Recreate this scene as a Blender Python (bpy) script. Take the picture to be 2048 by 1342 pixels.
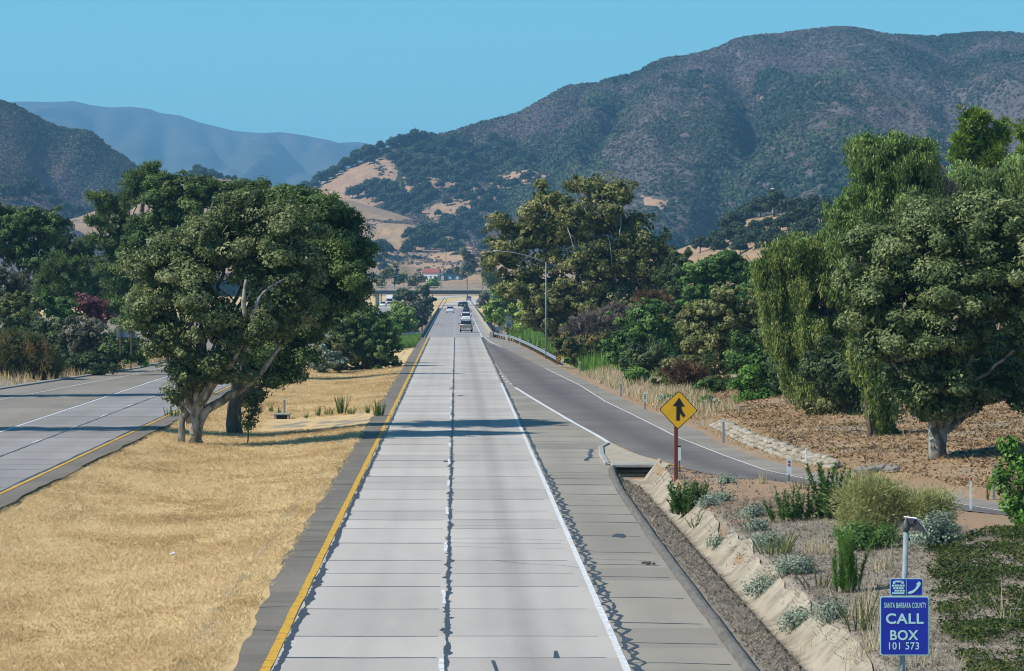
import bpy, math, random
import numpy as np
from mathutils import Vector

for _o in list(bpy.data.objects):
    bpy.data.objects.remove(_o)
rng = np.random.default_rng(11)
random.seed(11)
SC = bpy.context.scene
COL = SC.collection
R = math.radians

# ------------------------------------------------------------------ camera
# a long lens on an overpass: 7.85 m above the road, looking along +Y
F, U0, V0, CAMH = 6322.0, 912.0, 561.0, 7.85
cam_d = bpy.data.cameras.new('camera')
cam = bpy.data.objects.new('camera', cam_d)
COL.objects.link(cam)
cam.location = (0, 0, CAMH)
cam.rotation_euler = (R(90), 0, 0)
cam_d.sensor_fit = 'HORIZONTAL'
cam_d.sensor_width = 36.0
cam_d.lens = 36.0 * F / 2048.0
cam_d.shift_x = (1024 - U0) / 2048.0
cam_d.shift_y = -(671 - V0) / 2048.0
cam_d.clip_start = 0.5
cam_d.clip_end = 40000
SC.camera = cam

# ------------------------------------------------------------------ sky, sun, exposure
SUN_EL, SUN_AZ = R(44), R(254)
wd = bpy.data.worlds.new('World')
SC.world = wd
wd.use_nodes = True
wn = wd.node_tree
for n in list(wn.nodes):
    wn.nodes.remove(n)
w_out = wn.nodes.new('ShaderNodeOutputWorld')
w_bg = wn.nodes.new('ShaderNodeBackground')
w_sky = wn.nodes.new('ShaderNodeTexSky')
w_sky.sky_type = 'NISHITA'
w_sky.sun_disc = False
w_sky.sun_elevation = SUN_EL
w_sky.sun_rotation = SUN_AZ
w_sky.altitude = 0
w_sky.air_density = 1.0
w_sky.dust_density = 0.1
w_sky.ozone_density = 4.0
w_bg.inputs['Strength'].default_value = 0.09
w_mx = wn.nodes.new('ShaderNodeMix')
w_mx.data_type = 'RGBA'
w_mx.blend_type = 'MULTIPLY'
w_mx.inputs[0].default_value = 1.0
w_mx.inputs[7].default_value = (0.53, 1.10, 1.15, 1)
wn.links.new(w_sky.outputs[0], w_mx.inputs[6])
wn.links.new(w_mx.outputs[2], w_bg.inputs['Color'])
wn.links.new(w_bg.outputs[0], w_out.inputs['Surface'])

sd = bpy.data.lights.new('sun', 'SUN')
sd.energy = 5.0
sd.angle = R(0.53)
sd.color = (1.0, 0.94, 0.83)
sun = bpy.data.objects.new('sun', sd)
COL.objects.link(sun)
sv = Vector((math.sin(SUN_AZ) * math.cos(SUN_EL), math.cos(SUN_AZ) * math.cos(SUN_EL), math.sin(SUN_EL)))
sun.rotation_euler = (-sv).to_track_quat('-Z', 'Y').to_euler()
sun.location = (-60, 40, 90)

SC.view_settings.view_transform = 'Standard'
SC.view_settings.look = 'None'
SC.view_settings.exposure = 0.3
SC.view_settings.gamma = 1.0
SC.view_settings.use_curve_mapping = False
SC.cycles.filter_width = 1.1
SC.cycles.volume_bounces = 1
SC.cycles.max_bounces = 6
SC.cycles.diffuse_bounces = 3
SC.cycles.glossy_bounces = 2
SC.cycles.transmission_bounces = 3
SC.cycles.caustics_reflective = False
SC.cycles.caustics_refractive = False


# ------------------------------------------------------------------ helpers
def _setprops(o, label=None, cat=None, group=None, kind=None):
    if label: o['label'] = label
    if cat: o['category'] = cat
    if group: o['group'] = group
    if kind: o['kind'] = kind
    return o


def thing(name, label, cat, loc=(0, 0, 0), rotz=0.0, group=None):
    o = bpy.data.objects.new(name, None)
    o.empty_display_size = 0.3
    COL.objects.link(o)
    o.location = loc
    o.rotation_euler = (0, 0, rotz)
    return _setprops(o, label, cat, group)


def mk(name, V, Fs, mats, parent=None, smooth=False, midx=None, attrs=None, local=False):
    """one mesh object; V (n,3); Fs list of int arrays (m,k)"""
    V = np.asarray(V, dtype=np.float32)
    if parent is not None and not local:
        V = V - np.array(parent.location, dtype=np.float32)
    Fs = [np.asarray(f, dtype=np.int32) for f in Fs if len(f)]
    me = bpy.data.meshes.new(name)
    me.vertices.add(len(V))
    me.vertices.foreach_set('co', V.ravel())
    idx = np.concatenate([f.ravel() for f in Fs])
    tot = np.concatenate([np.full(len(f), f.shape[1], np.int32) for f in Fs])
    st = np.concatenate([[0], np.cumsum(tot)[:-1]]).astype(np.int32)
    me.loops.add(len(idx))
    me.loops.foreach_set('vertex_index', idx)
    me.polygons.add(len(tot))
    me.polygons.foreach_set('loop_start', st)
    me.polygons.foreach_set('loop_total', tot)
    if not isinstance(mats, (list, tuple)):
        mats = [mats]
    for m in mats:
        me.materials.append(m)
    if midx is not None:
        me.polygons.foreach_set('material_index', np.asarray(midx, np.int32))
    me.update(calc_edges=True)
    me.validate()
    me.polygons.foreach_set('use_smooth', np.full(len(me.polygons), bool(smooth)))
    for an, (dom, arr) in (attrs or {}).items():
        arr = np.asarray(arr, np.float32)
        if arr.ndim == 1:
            a = me.attributes.new(an, 'FLOAT', dom)
            a.data.foreach_set('value', arr)
        else:
            a = me.attributes.new(an, 'FLOAT_COLOR', dom)
            a.data.foreach_set('color', arr.ravel())
    o = bpy.data.objects.new(name, me)
    COL.objects.link(o)
    if parent is not None:
        o.parent = parent
    return o


class MB:
    """collects shapes into one mesh"""
    def __init__(s):
        s.V, s.F, s.M, s.n = [], [], [], 0

    def add(s, v, f, mi=0):
        v = np.asarray(v, float).reshape(-1, 3)
        for q in f:
            s.F.append([i + s.n for i in q])
            s.M.append(mi)
        s.V.append(v)
        s.n += len(v)
        return s

    def box(s, c, d, rz=0.0, mi=0, bev=0.0, rx=0.0):
        x, y, z = d[0] / 2, d[1] / 2, d[2] / 2
        if bev <= 0:
            v = np.array([(-x, -y, -z), (x, -y, -z), (x, y, -z), (-x, y, -z), (-x, -y, z), (x, -y, z), (x, y, z), (-x, y, z)])
            f = [(0, 3, 2, 1), (4, 5, 6, 7), (0, 1, 5, 4), (1, 2, 6, 5), (2, 3, 7, 6), (3, 0, 4, 7)]
        else:
            b = min(bev, x * .9, y * .9, z * .9)
            rings = []
            for zz, k in ((-z, b), (-z + b, 0), (z - b, 0), (z, b)):
                rings.append([(-x + b, -y + k, zz), (x - b, -y + k, zz), (x - k, -y + b, zz), (x - k, y - b, zz),
                              (x - b, y - k, zz), (-x + b, y - k, zz), (-x + k, y - b, zz), (-x + k, -y + b, zz)])
            v = np.array(rings).reshape(-1, 3)
            f = [tuple(range(7, -1, -1)), tuple(range(24, 32))]
            for i in range(3):
                for j in range(8):
                    a, b2 = i * 8 + j, i * 8 + (j + 1) % 8
                    f.append((a, b2, b2 + 8, a + 8))
        if rx:
            cx, sx = math.cos(rx), math.sin(rx)
            v = np.stack([v[:, 0], v[:, 1] * cx - v[:, 2] * sx, v[:, 1] * sx + v[:, 2] * cx], 1)
        cz, sz = math.cos(rz), math.sin(rz)
        v = np.stack([v[:, 0] * cz - v[:, 1] * sz, v[:, 0] * sz + v[:, 1] * cz, v[:, 2]], 1) + np.array(c, float)
        return s.add(v, f, mi)

    def tube(s, pts, rad, n=8, mi=0, caps=True):
        pts = np.asarray(pts, float)
        m = len(pts)
        rad = np.full(m, rad) if np.isscalar(rad) else np.asarray(rad, float)
        d = np.gradient(pts, axis=0)
        d /= np.linalg.norm(d, axis=1)[:, None] + 1e-9
        ref = np.array((0.31, 0.93, 0.17)) if abs(d[0] @ np.array((0.31, 0.93, 0.17))) < 0.9 else np.array((1., 0, 0))
        a = np.cross(d, ref)
        a /= np.linalg.norm(a, axis=1)[:, None] + 1e-9
        b = np.cross(d, a)
        ang = np.linspace(0, 2 * np.pi, n, endpoint=False)
        v = (pts[:, None, :] + rad[:, None, None] * (np.cos(ang)[None, :, None] * a[:, None, :] + np.sin(ang)[None, :, None] * b[:, None, :])).reshape(-1, 3)
        f = []
        for i in range(m - 1):
            for j in range(n):
                p, q = i * n + j, i * n + (j + 1) % n
                f.append((p, q, q + n, p + n))
        if caps:
            f.append(tuple(range(n - 1, -1, -1)))
            f.append(tuple(range((m - 1) * n, m * n)))
        return s.add(v, f, mi)

    def prism(s, poly, d, c=(0, 0, 0), mi=0, rz=0.0):
        """poly in (x,z), extruded along y by +-d/2"""
        k = len(poly)
        v = np.array([(p[0], -d / 2, p[1]) for p in poly] + [(p[0], d / 2, p[1]) for p in poly])
        f = [tuple(range(k)), tuple(range(2 * k - 1, k - 1, -1))]
        for i in range(k):
            j = (i + 1) % k
            f.append((j, i, i + k, j + k))
        cz, sz = math.cos(rz), math.sin(rz)
        v = np.stack([v[:, 0] * cz - v[:, 1] * sz, v[:, 0] * sz + v[:, 1] * cz, v[:, 2]], 1) + np.array(c, float)
        return s.add(v, f, mi)

    def loft(s, rings, mi=0, caps=True):
        n = len(rings[0])
        v = np.array(rings, float).reshape(-1, 3)
        f = []
        for i in range(len(rings) - 1):
            for j in range(n):
                p, q = i * n + j, i * n + (j + 1) % n
                f.append((p, q, q + n, p + n))
        if caps:
            f.append(tuple(range(n - 1, -1, -1)))
            f.append(tuple(range((len(rings) - 1) * n, len(rings) * n)))
        return s.add(v, f, mi)

    def build(s, name, mats, parent=None, smooth=False, local=False):
        by = {}
        for q, m in zip(s.F, s.M):
            by.setdefault(len(q), []).append((q, m))
        Fs, mi = [], []
        for k, l in by.items():
            Fs.append([q for q, _ in l])
            mi += [m for _, m in l]
        return mk(name, np.concatenate(s.V), Fs, mats, parent, smooth, mi, None, local)


def dup(root, loc, rotz=None, label=None, group=None):
    r = root.copy(); COL.objects.link(r)
    r.location = loc
    if rotz is not None: r.rotation_euler = (0, 0, rotz)
    if label: r['label'] = label
    if group: r['group'] = group
    for ch in list(root.children):
        c = ch.copy(); COL.objects.link(c); c.parent = r
        for g in list(ch.children):
            e = g.copy(); COL.objects.link(e); e.parent = c
    return r


# ---- value noise
def _hash(ix, iy, seed):
    n = (ix.astype(np.int64) * 374761393 + iy.astype(np.int64) * 668265263 + seed * 974711) & 0x7fffffff
    n = ((n ^ (n >> 13)) * 1274126177) & 0x7fffffff
    return ((n ^ (n >> 16)) & 0xffff) / 65535.0


def vnoise(x, y, seed=0):
    x = np.asarray(x, float); y = np.asarray(y, float)
    ix, iy = np.floor(x), np.floor(y)
    fx, fy = x - ix, y - iy
    fx = fx * fx * (3 - 2 * fx); fy = fy * fy * (3 - 2 * fy)
    a, b = _hash(ix, iy, seed), _hash(ix + 1, iy, seed)
    c, d = _hash(ix, iy + 1, seed), _hash(ix + 1, iy + 1, seed)
    return (a + (b - a) * fx) * (1 - fy) + (c + (d - c) * fx) * fy


def fbm(x, y, seed=0, o=4):
    t, a, s = 0, 0.5, 0
    for i in range(o):
        t = t + a * vnoise(x * 2 ** i, y * 2 ** i, seed + i); s += a; a *= 0.5
    return t / s


def sstep(a, b, x):
    t = np.clip((np.asarray(x, float) - a) / (b - a), 0, 1)
    return t * t * (3 - 2 * t)


# ------------------------------------------------------------------ materials
def _nt(name):
    m = bpy.data.materials.new(name)
    m.use_nodes = True
    nt = m.node_tree
    for n in list(nt.nodes):
        nt.nodes.remove(n)
    out = nt.nodes.new('ShaderNodeOutputMaterial')
    return m, nt, out


def N(nt, t, **kw):
    n = nt.nodes.new(t)
    for k, v in kw.items():
        if hasattr(n, k):
            setattr(n, k, v)
        else:
            n.inputs[k].default_value = v
    return n


def c4(c):
    return (c[0], c[1], c[2], 1.0)


def ramp(nt, src, stops):
    r = nt.nodes.new('ShaderNodeValToRGB')
    e = r.color_ramp.elements
    while len(e) < len(stops):
        e.new(0.5)
    for i, (p, c) in enumerate(stops):
        e[i].position = p
        e[i].color = c4(c) if len(c) == 3 else c
    nt.links.new(src, r.inputs[0])
    return r.outputs[0]


def mixc(nt, fac, a, b, mode='MIX'):
    m = nt.nodes.new('ShaderNodeMix')
    m.data_type = 'RGBA'
    m.blend_type = mode
    for i, s in ((0, fac), (6, a), (7, b)):
        if hasattr(s, 'is_output'):
            nt.links.new(s, m.inputs[i])
        else:
            m.inputs[i].default_value = c4(s) if i > 0 and len(s) == 3 else s
    return m.outputs[2]


def noise(nt, scale, detail=4, rough=0.6, vec=None, stretch=None):
    if vec is None:
        tc = nt.nodes.new('ShaderNodeTexCoord')
        vec = tc.outputs['Object']
    if stretch:
        mp = nt.nodes.new('ShaderNodeMapping')
        mp.inputs['Scale'].default_value = stretch
        nt.links.new(vec, mp.inputs[0])
        vec = mp.outputs[0]
    n = N(nt, 'ShaderNodeTexNoise')
    n.inputs['Scale'].default_value = scale
    n.inputs['Detail'].default_value = detail
    n.inputs['Roughness'].default_value = rough
    nt.links.new(vec, n.inputs['Vector'])
    return n.outputs[0]


def attr(nt, name):
    a = nt.nodes.new('ShaderNodeAttribute')
    a.attribute_name = name
    return a


def math_(nt, op, a, b=None, clamp=False):
    m = nt.nodes.new('ShaderNodeMath')
    m.operation = op
    m.use_clamp = clamp
    for i, s in ((0, a), (1, b)):
        if s is None: continue
        if hasattr(s, 'is_output'):
            nt.links.new(s, m.inputs[i])
        else:
            m.inputs[i].default_value = s
    return m.outputs[0]


def surf(nt, out, col, rough=0.8, spec=0.3, metal=0.0, bump=None, bstr=0.3, bdist=0.02):
    p = nt.nodes.new('ShaderNodeBsdfPrincipled')
    if hasattr(col, 'is_output'):
        nt.links.new(col, p.inputs['Base Color'])
    else:
        p.inputs['Base Color'].default_value = c4(col)
    if hasattr(rough, 'is_output'):
        nt.links.new(rough, p.inputs['Roughness'])
    else:
        p.inputs['Roughness'].default_value = rough
    p.inputs['Specular IOR Level'].default_value = spec
    p.inputs['Metallic'].default_value = metal
    if bump is not None:
        b = nt.nodes.new('ShaderNodeBump')
        b.inputs['Strength'].default_value = bstr
        b.inputs['Distance'].default_value = bdist
        nt.links.new(bump, b.inputs['Height'])
        nt.links.new(b.outputs[0], p.inputs['Normal'])
    nt.links.new(p.outputs[0], out.inputs['Surface'])
    return p


def pm(name, a, b=None, scale=6.0, rough=0.7, spec=0.3, metal=0.0, bstr=0.0, stretch=None, lo=0.35, hi=0.65):
    m, nt, out = _nt(name)
    b = b or tuple(x * 0.78 for x in a)
    ns = noise(nt, scale, 5, 0.6, None, stretch)
    col = ramp(nt, ns, [(lo, a), (hi, b)])
    surf(nt, out, col, rough, spec, metal, ns if bstr else None, bstr)
    return m


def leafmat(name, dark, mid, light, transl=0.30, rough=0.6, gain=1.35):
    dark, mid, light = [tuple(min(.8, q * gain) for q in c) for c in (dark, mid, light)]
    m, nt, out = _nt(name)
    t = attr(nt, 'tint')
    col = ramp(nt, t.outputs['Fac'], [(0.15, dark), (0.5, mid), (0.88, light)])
    p = nt.nodes.new('ShaderNodeBsdfPrincipled')
    nt.links.new(col, p.inputs['Base Color'])
    p.inputs['Roughness'].default_value = rough
    p.inputs['Specular IOR Level'].default_value = 0.18
    tr = nt.nodes.new('ShaderNodeBsdfTranslucent')
    nt.links.new(col, tr.inputs['Color'])
    mx = nt.nodes.new('ShaderNodeMixShader')
    mx.inputs[0].default_value = transl
    nt.links.new(p.outputs[0], mx.inputs[1])
    nt.links.new(tr.outputs[0], mx.inputs[2])
    nt.links.new(mx.outputs[0], out.inputs['Surface'])
    return m


M = {}
L = leafmat
M['oak_leaf'] = L('oak_leaf', (.036, .058, .018), (.112, .142, .052), (.27, .28, .14))
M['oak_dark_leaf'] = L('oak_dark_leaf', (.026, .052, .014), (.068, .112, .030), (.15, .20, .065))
M['live_oak_leaf'] = L('live_oak_leaf', (.034, .058, .018), (.098, .132, .048), (.23, .26, .12))
M['pine_leaf'] = L('pine_leaf', (.034, .064, .022), (.10, .15, .052), (.20, .25, .09))
M['bright_pine_leaf'] = L('bright_pine_leaf', (.06, .10, .015), (.13, .20, .03), (.24, .32, .06))
M['sycamore_leaf'] = L('sycamore_leaf', (.052, .064, .018), (.138, .145, .046), (.29, .27, .11))
M['pepper_leaf'] = L('pepper_leaf', (.05, .085, .022), (.12, .18, .05), (.25, .33, .11))
M['pepper_red_leaf'] = L('pepper_red_leaf', (.05, .085, .018), (.135, .195, .048), (.28, .28, .10))
M['pale_pepper_leaf'] = L('pale_pepper_leaf', (.08, .12, .035), (.17, .24, .075), (.30, .38, .14))
M['lime_leaf'] = L('lime_leaf', (.10, .16, .02), (.22, .31, .05), (.38, .46, .14), .3, .5, 1.15)
M['green_leaf'] = L('green_leaf', (.030, .070, .018), (.075, .145, .036), (.15, .24, .07))
M['fresh_leaf'] = L('fresh_leaf', (.05, .12, .02), (.10, .21, .035), (.19, .32, .07), .3, .5, 1.2)
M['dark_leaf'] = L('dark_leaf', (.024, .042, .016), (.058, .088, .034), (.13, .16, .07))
M['olive_leaf'] = L('olive_leaf', (.055, .070, .018), (.135, .150, .050), (.28, .28, .13))
M['grey_leaf'] = L('grey_leaf', (.060, .062, .040), (.12, .122, .082), (.23, .22, .16))
M['twig_leaf'] = L('twig_leaf', (.075, .062, .055), (.145, .120, .105), (.23, .19, .165), 0.1)
M['rust_leaf'] = L('rust_leaf', (.055, .025, .015), (.12, .06, .035), (.16, .13, .06), 0.15)
M['mix_leaf'] = L('mix_leaf', (.05, .075, .025), (.11, .11, .04), (.22, .14, .05))
M['purple_leaf'] = L('purple_leaf', (.09, .03, .035), (.19, .075, .085), (.27, .13, .13))
M['silver_leaf'] = L('silver_leaf', (.10, .13, .09), (.22, .27, .20), (.36, .41, .32), .2, .6, 1.1)
M['broom_leaf'] = L('broom_leaf', (.17, .18, .06), (.34, .34, .13), (.46, .44, .22), .3, .6, 1.2)
M['ivy_leaf'] = L('ivy_leaf', (.014, .028, .006), (.040, .070, .014), (.12, .12, .030))
M['straw'] = L('straw', (.40, .275, .135), (.58, .42, .215), (.72, .56, .33), 0.2, 0.7, 1.0)
M['pale_straw'] = L('pale_straw', (.36, .29, .17), (.54, .45, .28), (.68, .58, .39), 0.2, 0.7, 1.0)
M['brown_litter'] = L('brown_litter', (.06, .038, .022), (.15, .095, .052), (.30, .21, .12), 0.05, .8, 1.1)
M['litter'] = L('litter', (.09, .075, .06), (.20, .165, .125), (.34, .28, .21), 0.05, 0.8, 1.25)
M['green_grass'] = L('green_grass', (.06, .12, .02), (.13, .24, .04), (.24, .36, .09), 0.3, .5, 1.1)
M['chaparral'] = L('chaparral', (.035, .055, .030), (.085, .090, .062), (.155, .118, .112), 0.08, .8, 1.05)
M['hill_oak_leaf'] = L('hill_oak_leaf', (.018, .036, .018), (.042, .066, .032), (.085, .11, .055), 0.1, .7, 1.1)
M['bark_pale'] = pm('bark_pale', (.34, .32, .29), (.10, .085, .07), 2.6, .9, .2, 0, .6, (1.3, 1.3, .6), .40, .60)
M['bark'] = pm('bark', (.16, .125, .10), (.075, .06, .05), 3.0, .9, .2, 0, .6, (2, 2, .4))
M['bark_white'] = pm('bark_white', (.55, .52, .45), (.30, .27, .22), 1.6, .85, .2, 0, .2, None, .45, .62)
M['white_paint'] = pm('white_paint', (.74, .75, .76), (.60, .61, .61), 3, .6)
M['white_marking'] = pm('white_marking', (.66, .67, .69), (.36, .35, .34), 5.0, .75, .3, 0, 0, None, .42, .72)
M['yellow_marking'] = pm('yellow_marking', (.58, .33, .03), (.25, .16, .05), 2.6, .75, .3, 0, 0, None, .45, .78)
M['seal'] = pm('seal', (.026, .029, .036), (.07, .07, .072), 8, .5, .4)
M['steel'] = pm('steel', (.42, .45, .47), (.32, .35, .37), 3, .45, .5, .55)
M['galv'] = pm('galv', (.24, .29, .32), (.17, .21, .24), 4, .6, .4, .0)
M['dark_steel_and_shade'] = pm('dark_steel_and_shade', (.10, .12, .125), (.07, .08, .085), 4, .55, .4, .3)  # steel parts; on the overpass deck it stands for shade
M['wood_post'] = pm('wood_post', (.13, .095, .07), (.08, .06, .05), 6, .85)
M['maroon'] = pm('maroon', (.17, .045, .038), (.12, .035, .03), 6, .75, .3, 0, .1, (3, 3, .3))
M['amber'] = pm('amber', (.80, .42, .014), (.72, .37, .014), 3, .45, .4)
M['black'] = pm('black', (.012, .012, .012), (.02, .02, .02), 5, .5)
M['sign_blue'] = pm('sign_blue', (.014, .032, .42), (.012, .028, .36), 2, .4, .4)
M['sign_cyan'] = pm('sign_cyan', (.52, .80, .78), (.46, .72, .72), 4, .45, .4)
M['sign_green'] = pm('sign_green', (.01, .14, .08), (.012, .12, .07), 2, .45, .4)
M['red'] = pm('red', (.45, .03, .02), (.4, .03, .02), 5, .4)
M['tyre'] = pm('tyre', (.018, .018, .018), (.03, .03, .03), 9, .85)
M['glass'] = pm('glass', (.012, .016, .02), (.02, .025, .03), 2, .08, .6)
M['lamp_red'] = pm('lamp_red', (.35, .02, .02), (.28, .02, .02), 5, .25, .5)
M['rim'] = pm('rim', (.35, .35, .36), (.25, .25, .26), 5, .35, .5, .7)
M['car_white'] = pm('car_white', (.72, .73, .75), (.70, .71, .73), 1, .25, .5)
M['car_tan'] = pm('car_tan', (.28, .255, .22), (.26, .235, .20), 1, .3, .5, .3)
M['car_grey'] = pm('car_grey', (.20, .22, .25), (.18, .20, .23), 1, .3, .5, .3)
M['car_dark'] = pm('car_dark', (.025, .04, .045), (.02, .03, .035), 1, .25, .5)
M['car_silver'] = pm('car_silver', (.40, .42, .45), (.38, .40, .43), 1, .3, .5, .4)
M['concrete_lit'] = pm('concrete_lit', (.42, .37, .29), (.31, .27, .21), 1.5, .85, .3, 0, .25)
M['concrete_grey'] = pm('concrete_grey', (.34, .335, .32), (.26, .255, .245), 1.2, .85, .3, 0, .2)
M['sack'] = pm('sack', (.40, .36, .295), (.17, .145, .11), 2.5, .9, .2, 0, .5)
M['rock'] = pm('rock', (.26, .235, .20), (.15, .135, .12), 3, .9, .2, 0, .6)
M['roof_red'] = pm('roof_red', (.30, .085, .055), (.23, .07, .05), 1.5, .85)
M['house_white'] = pm('house_white', (.72, .70, .66), (.64, .62, .58), 1, .8)
M['shed_blue'] = pm('shed_blue', (.13, .20, .22), (.10, .16, .18), 1, .7)
M['window_pane'] = pm('window_pane', (.05, .07, .08), (.08, .10, .11), .6, .2, .5)
M['panel_back'] = pm('panel_back', (.15, .21, .26), (.12, .17, .21), 1.5, .55, .4, .3)
M['sticker'] = pm('sticker', (.75, .75, .75), None, 4, .6)
M['solar'] = pm('solar', (.02, .03, .07), (.03, .04, .09), 8, .2, .6)


def pavement(name, a, b, dark=None, rough=.85, speck=.12):
    """concrete or asphalt: per-slab tint, long stains, fine grain"""
    m, nt, out = _nt(name)
    n1 = noise(nt, 0.35, 4, .6, None, (1, .25, 1))
    n2 = noise(nt, 9.0, 3, .7)
    n3 = noise(nt, 60.0, 2, .7)
    col = ramp(nt, n1, [(.3, a), (.7, b)])
    t = attr(nt, 'tint')
    v = math_(nt, 'ADD', math_(nt, 'MULTIPLY', t.outputs['Fac'], .22), .87)
    col = mixc(nt, 1.0, col, v, 'MULTIPLY')
    s = math_(nt, 'ADD', math_(nt, 'MULTIPLY', n2, speck * 2), 1 - speck)
    col = mixc(nt, 1.0, col, s, 'MULTIPLY')
    s = math_(nt, 'ADD', math_(nt, 'MULTIPLY', n3, speck * 2), 1 - speck)
    col = mixc(nt, 1.0, col, s, 'MULTIPLY')
    if dark:
        w = attr(nt, 'wear')
        k = math_(nt, 'MULTIPLY', w.outputs['Fac'], math_(nt, 'ADD', math_(nt, 'MULTIPLY', n1, .8), .45), True)
        col = mixc(nt, k, col, dark)
    surf(nt, out, col, rough, .25, 0, n3, .15, .01)
    return m


M['concrete'] = pavement('concrete', (.47, .43, .395), (.42, .382, .35), (.20, .185, .18))
M['concrete_worn'] = pavement('concrete_worn', (.29, .272, .265), (.25, .234, .228), (.17, .16, .165))
M['shoulder'] = pavement('shoulder', (.30, .268, .225), (.25, .22, .183), (.15, .14, .125))
M['asphalt'] = pavement('asphalt', (.185, .165, .152), (.150, .134, .126), (.092, .082, .080), .85, .2)
M['asphalt_pale'] = pavement('asphalt_pale', (.265, .236, .20), (.215, .19, .162), (.12, .11, .10), .9, .25)
M['asphalt_edge'] = pavement('asphalt_edge', (.20, .175, .145), (.145, .126, .105), (.08, .07, .06), .9, .4)
M['bridge_deck'] = pavement('bridge_deck', (.30, .285, .285), (.26, .245, .245), (.18, .17, .17))

# ------------------------------------------------------------------ ground
RO = np.array([(60, 35), (95, 28), (104, 23), (111.5, 19.4), (115, 18), (118.4, 16.4), (124, 15.6), (128.2, 14.9), (133.4, 14.2), (138, 13.5),
               (151, 12.8), (165.4, 12.7), (193, 11.6), (230.8, 10.5), (299, 9.1), (365, 8.0), (410, 7.0), (447, 5.2), (700, 5.3)])
RI = np.array([(98, 22), (105.8, 18.4), (108.6, 17), (117, 13.7), (122.2, 11.95), (126.6, 10.6), (131, 9.7), (135.6, 9.0), (141.8, 8.1), (151.8, 7.5)])
LE = np.array([(0, -47), (120, -41), (226, -32.9), (282, -28.2), (330, -27.0), (450, -26.6), (2000, -26.6)])


def xo(y): return np.interp(y, RO[:, 0], RO[:, 1])
def xi(y): return np.interp(y, RI[:, 0], RI[:, 1])
def xl(y): return np.interp(y, LE[:, 0], LE[:, 1])


def creek(y): return sstep(446, 475, y) * (1 - sstep(845, 880, y))


def bend(y):
    """the far road swings right beyond the bridge"""
    return 4.5e-5 * np.maximum(np.asarray(y, float) - 880, 0) ** 2


def hz(x, y):
    x = np.asarray(x, float); y = np.asarray(y, float)
    near = 1 - sstep(430, 450, y)
    z = np.zeros(np.broadcast(x, y).shape)
    n = fbm(x * .25, y * .25, 3, 3) - .5
    # median swale
    t = np.clip((x + 16.2) / (16.2 - 4.95), 0, 1)
    z = z - np.where((t > 0) & (t < 1), (.42 * np.sin(np.pi * t) + n * .04 * np.sin(np.pi * t)) * near, 0)
    # left bank
    d = np.maximum(xl(y) - .8 - x, 0)
    z = z + near * np.where(d > 0, np.minimum(d * .10, 6) + n * .5 * np.minimum(d * .3, 1), 0)
    # right bank beyond the ramp
    d = np.maximum(x - xo(y) - 1.0, 0)
    z = z + near * np.where(d > 0, np.minimum(d * (.07 + .07 * sstep(150, 210, y)), 4.5) + n * .45 * np.minimum(d * .4, 1), 0)
    # V ditch beside the shoulder, and the mound between ditch and ramp
    dz = (1 - sstep(132.5, 134, y)) * sstep(50, 57, y)
    zz = np.interp(x, [6.15, 6.5, 7.15, 7.35, 7.65, 8.45], [0, -.03, -.2, -.5, -.5, .32])
    zw = np.interp(x, [6.15, 6.55, 6.8, 8.05, 8.45], [0, -.05, -.58, -.58, .30])
    kw = sstep(122, 130, y)
    zz = zz * (1 - kw) + zw * kw
    inner = (x > 6.15) & (x <= 8.45)
    z = np.where(inner & (dz > 0), zz * dz, z)
    bank = (x > 8.45) & (y < 134) & (x < xi(y))
    k = np.clip((xi(y) - x) / 2.6, 0, 1)
    up = np.minimum(.32 + (x - 8.45) * .05, .62) + n * .3 * np.clip((x - 8.45) / 1.5, 0, 1)
    up = up + .06 * np.maximum(x - 10.5, 0) * (1 - sstep(80, 92, y))
    up = up * (1 - .85 * sstep(12.5, 15.5, x) * sstep(90, 97, y))
    z = np.where(bank, up * sstep(0, 1, k) * np.maximum(dz, 1 - sstep(50, 57, y)), z)
    z = z - 6.0 * creek(y)
    return z


def at(u, v, fn=hz, y0=45., y1=1500., st=.25):
    y = np.arange(y0, y1, st)
    x = (u - U0) / F * y
    zr = CAMH - (v - V0) / F * y
    hit = np.nonzero(zr <= fn(x, y))[0]
    i = hit[0] if len(hit) else len(y) - 1
    return np.array((x[i], y[i], float(fn(x[i], y[i]))))


def gp(u, v):
    """pixel on the flat road level -> (x, y)"""
    y = CAMH * F / (v - V0)
    return ((u - U0) / F * y, y)


def wp(u, v, Y):
    return np.array(((u - U0) / F * Y, Y, CAMH - (v - V0) / F * Y))


def grid(name, xs, ys, zf, mats, kind='structure', attrs=None, smooth=True):
    X, Y = np.meshgrid(xs, ys)
    Z = zf(X, Y)
    V = np.stack([X, Y, Z], -1).reshape(-1, 3)
    nx, ny = len(xs), len(ys)
    i = np.arange(nx * ny).reshape(ny, nx)
    f = np.stack([i[:-1, :-1], i[:-1, 1:], i[1:, 1:], i[1:, :-1]], -1).reshape(-1, 4)
    o = mk(name, V, [f], mats, None, smooth, None, {k: ('POINT', a(X, Y).reshape(X.size, -1) if a(X, Y).ndim > 2 else a(X, Y).ravel()) for k, a in (attrs or {}).items()})
    o['kind'] = kind
    return o


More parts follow.
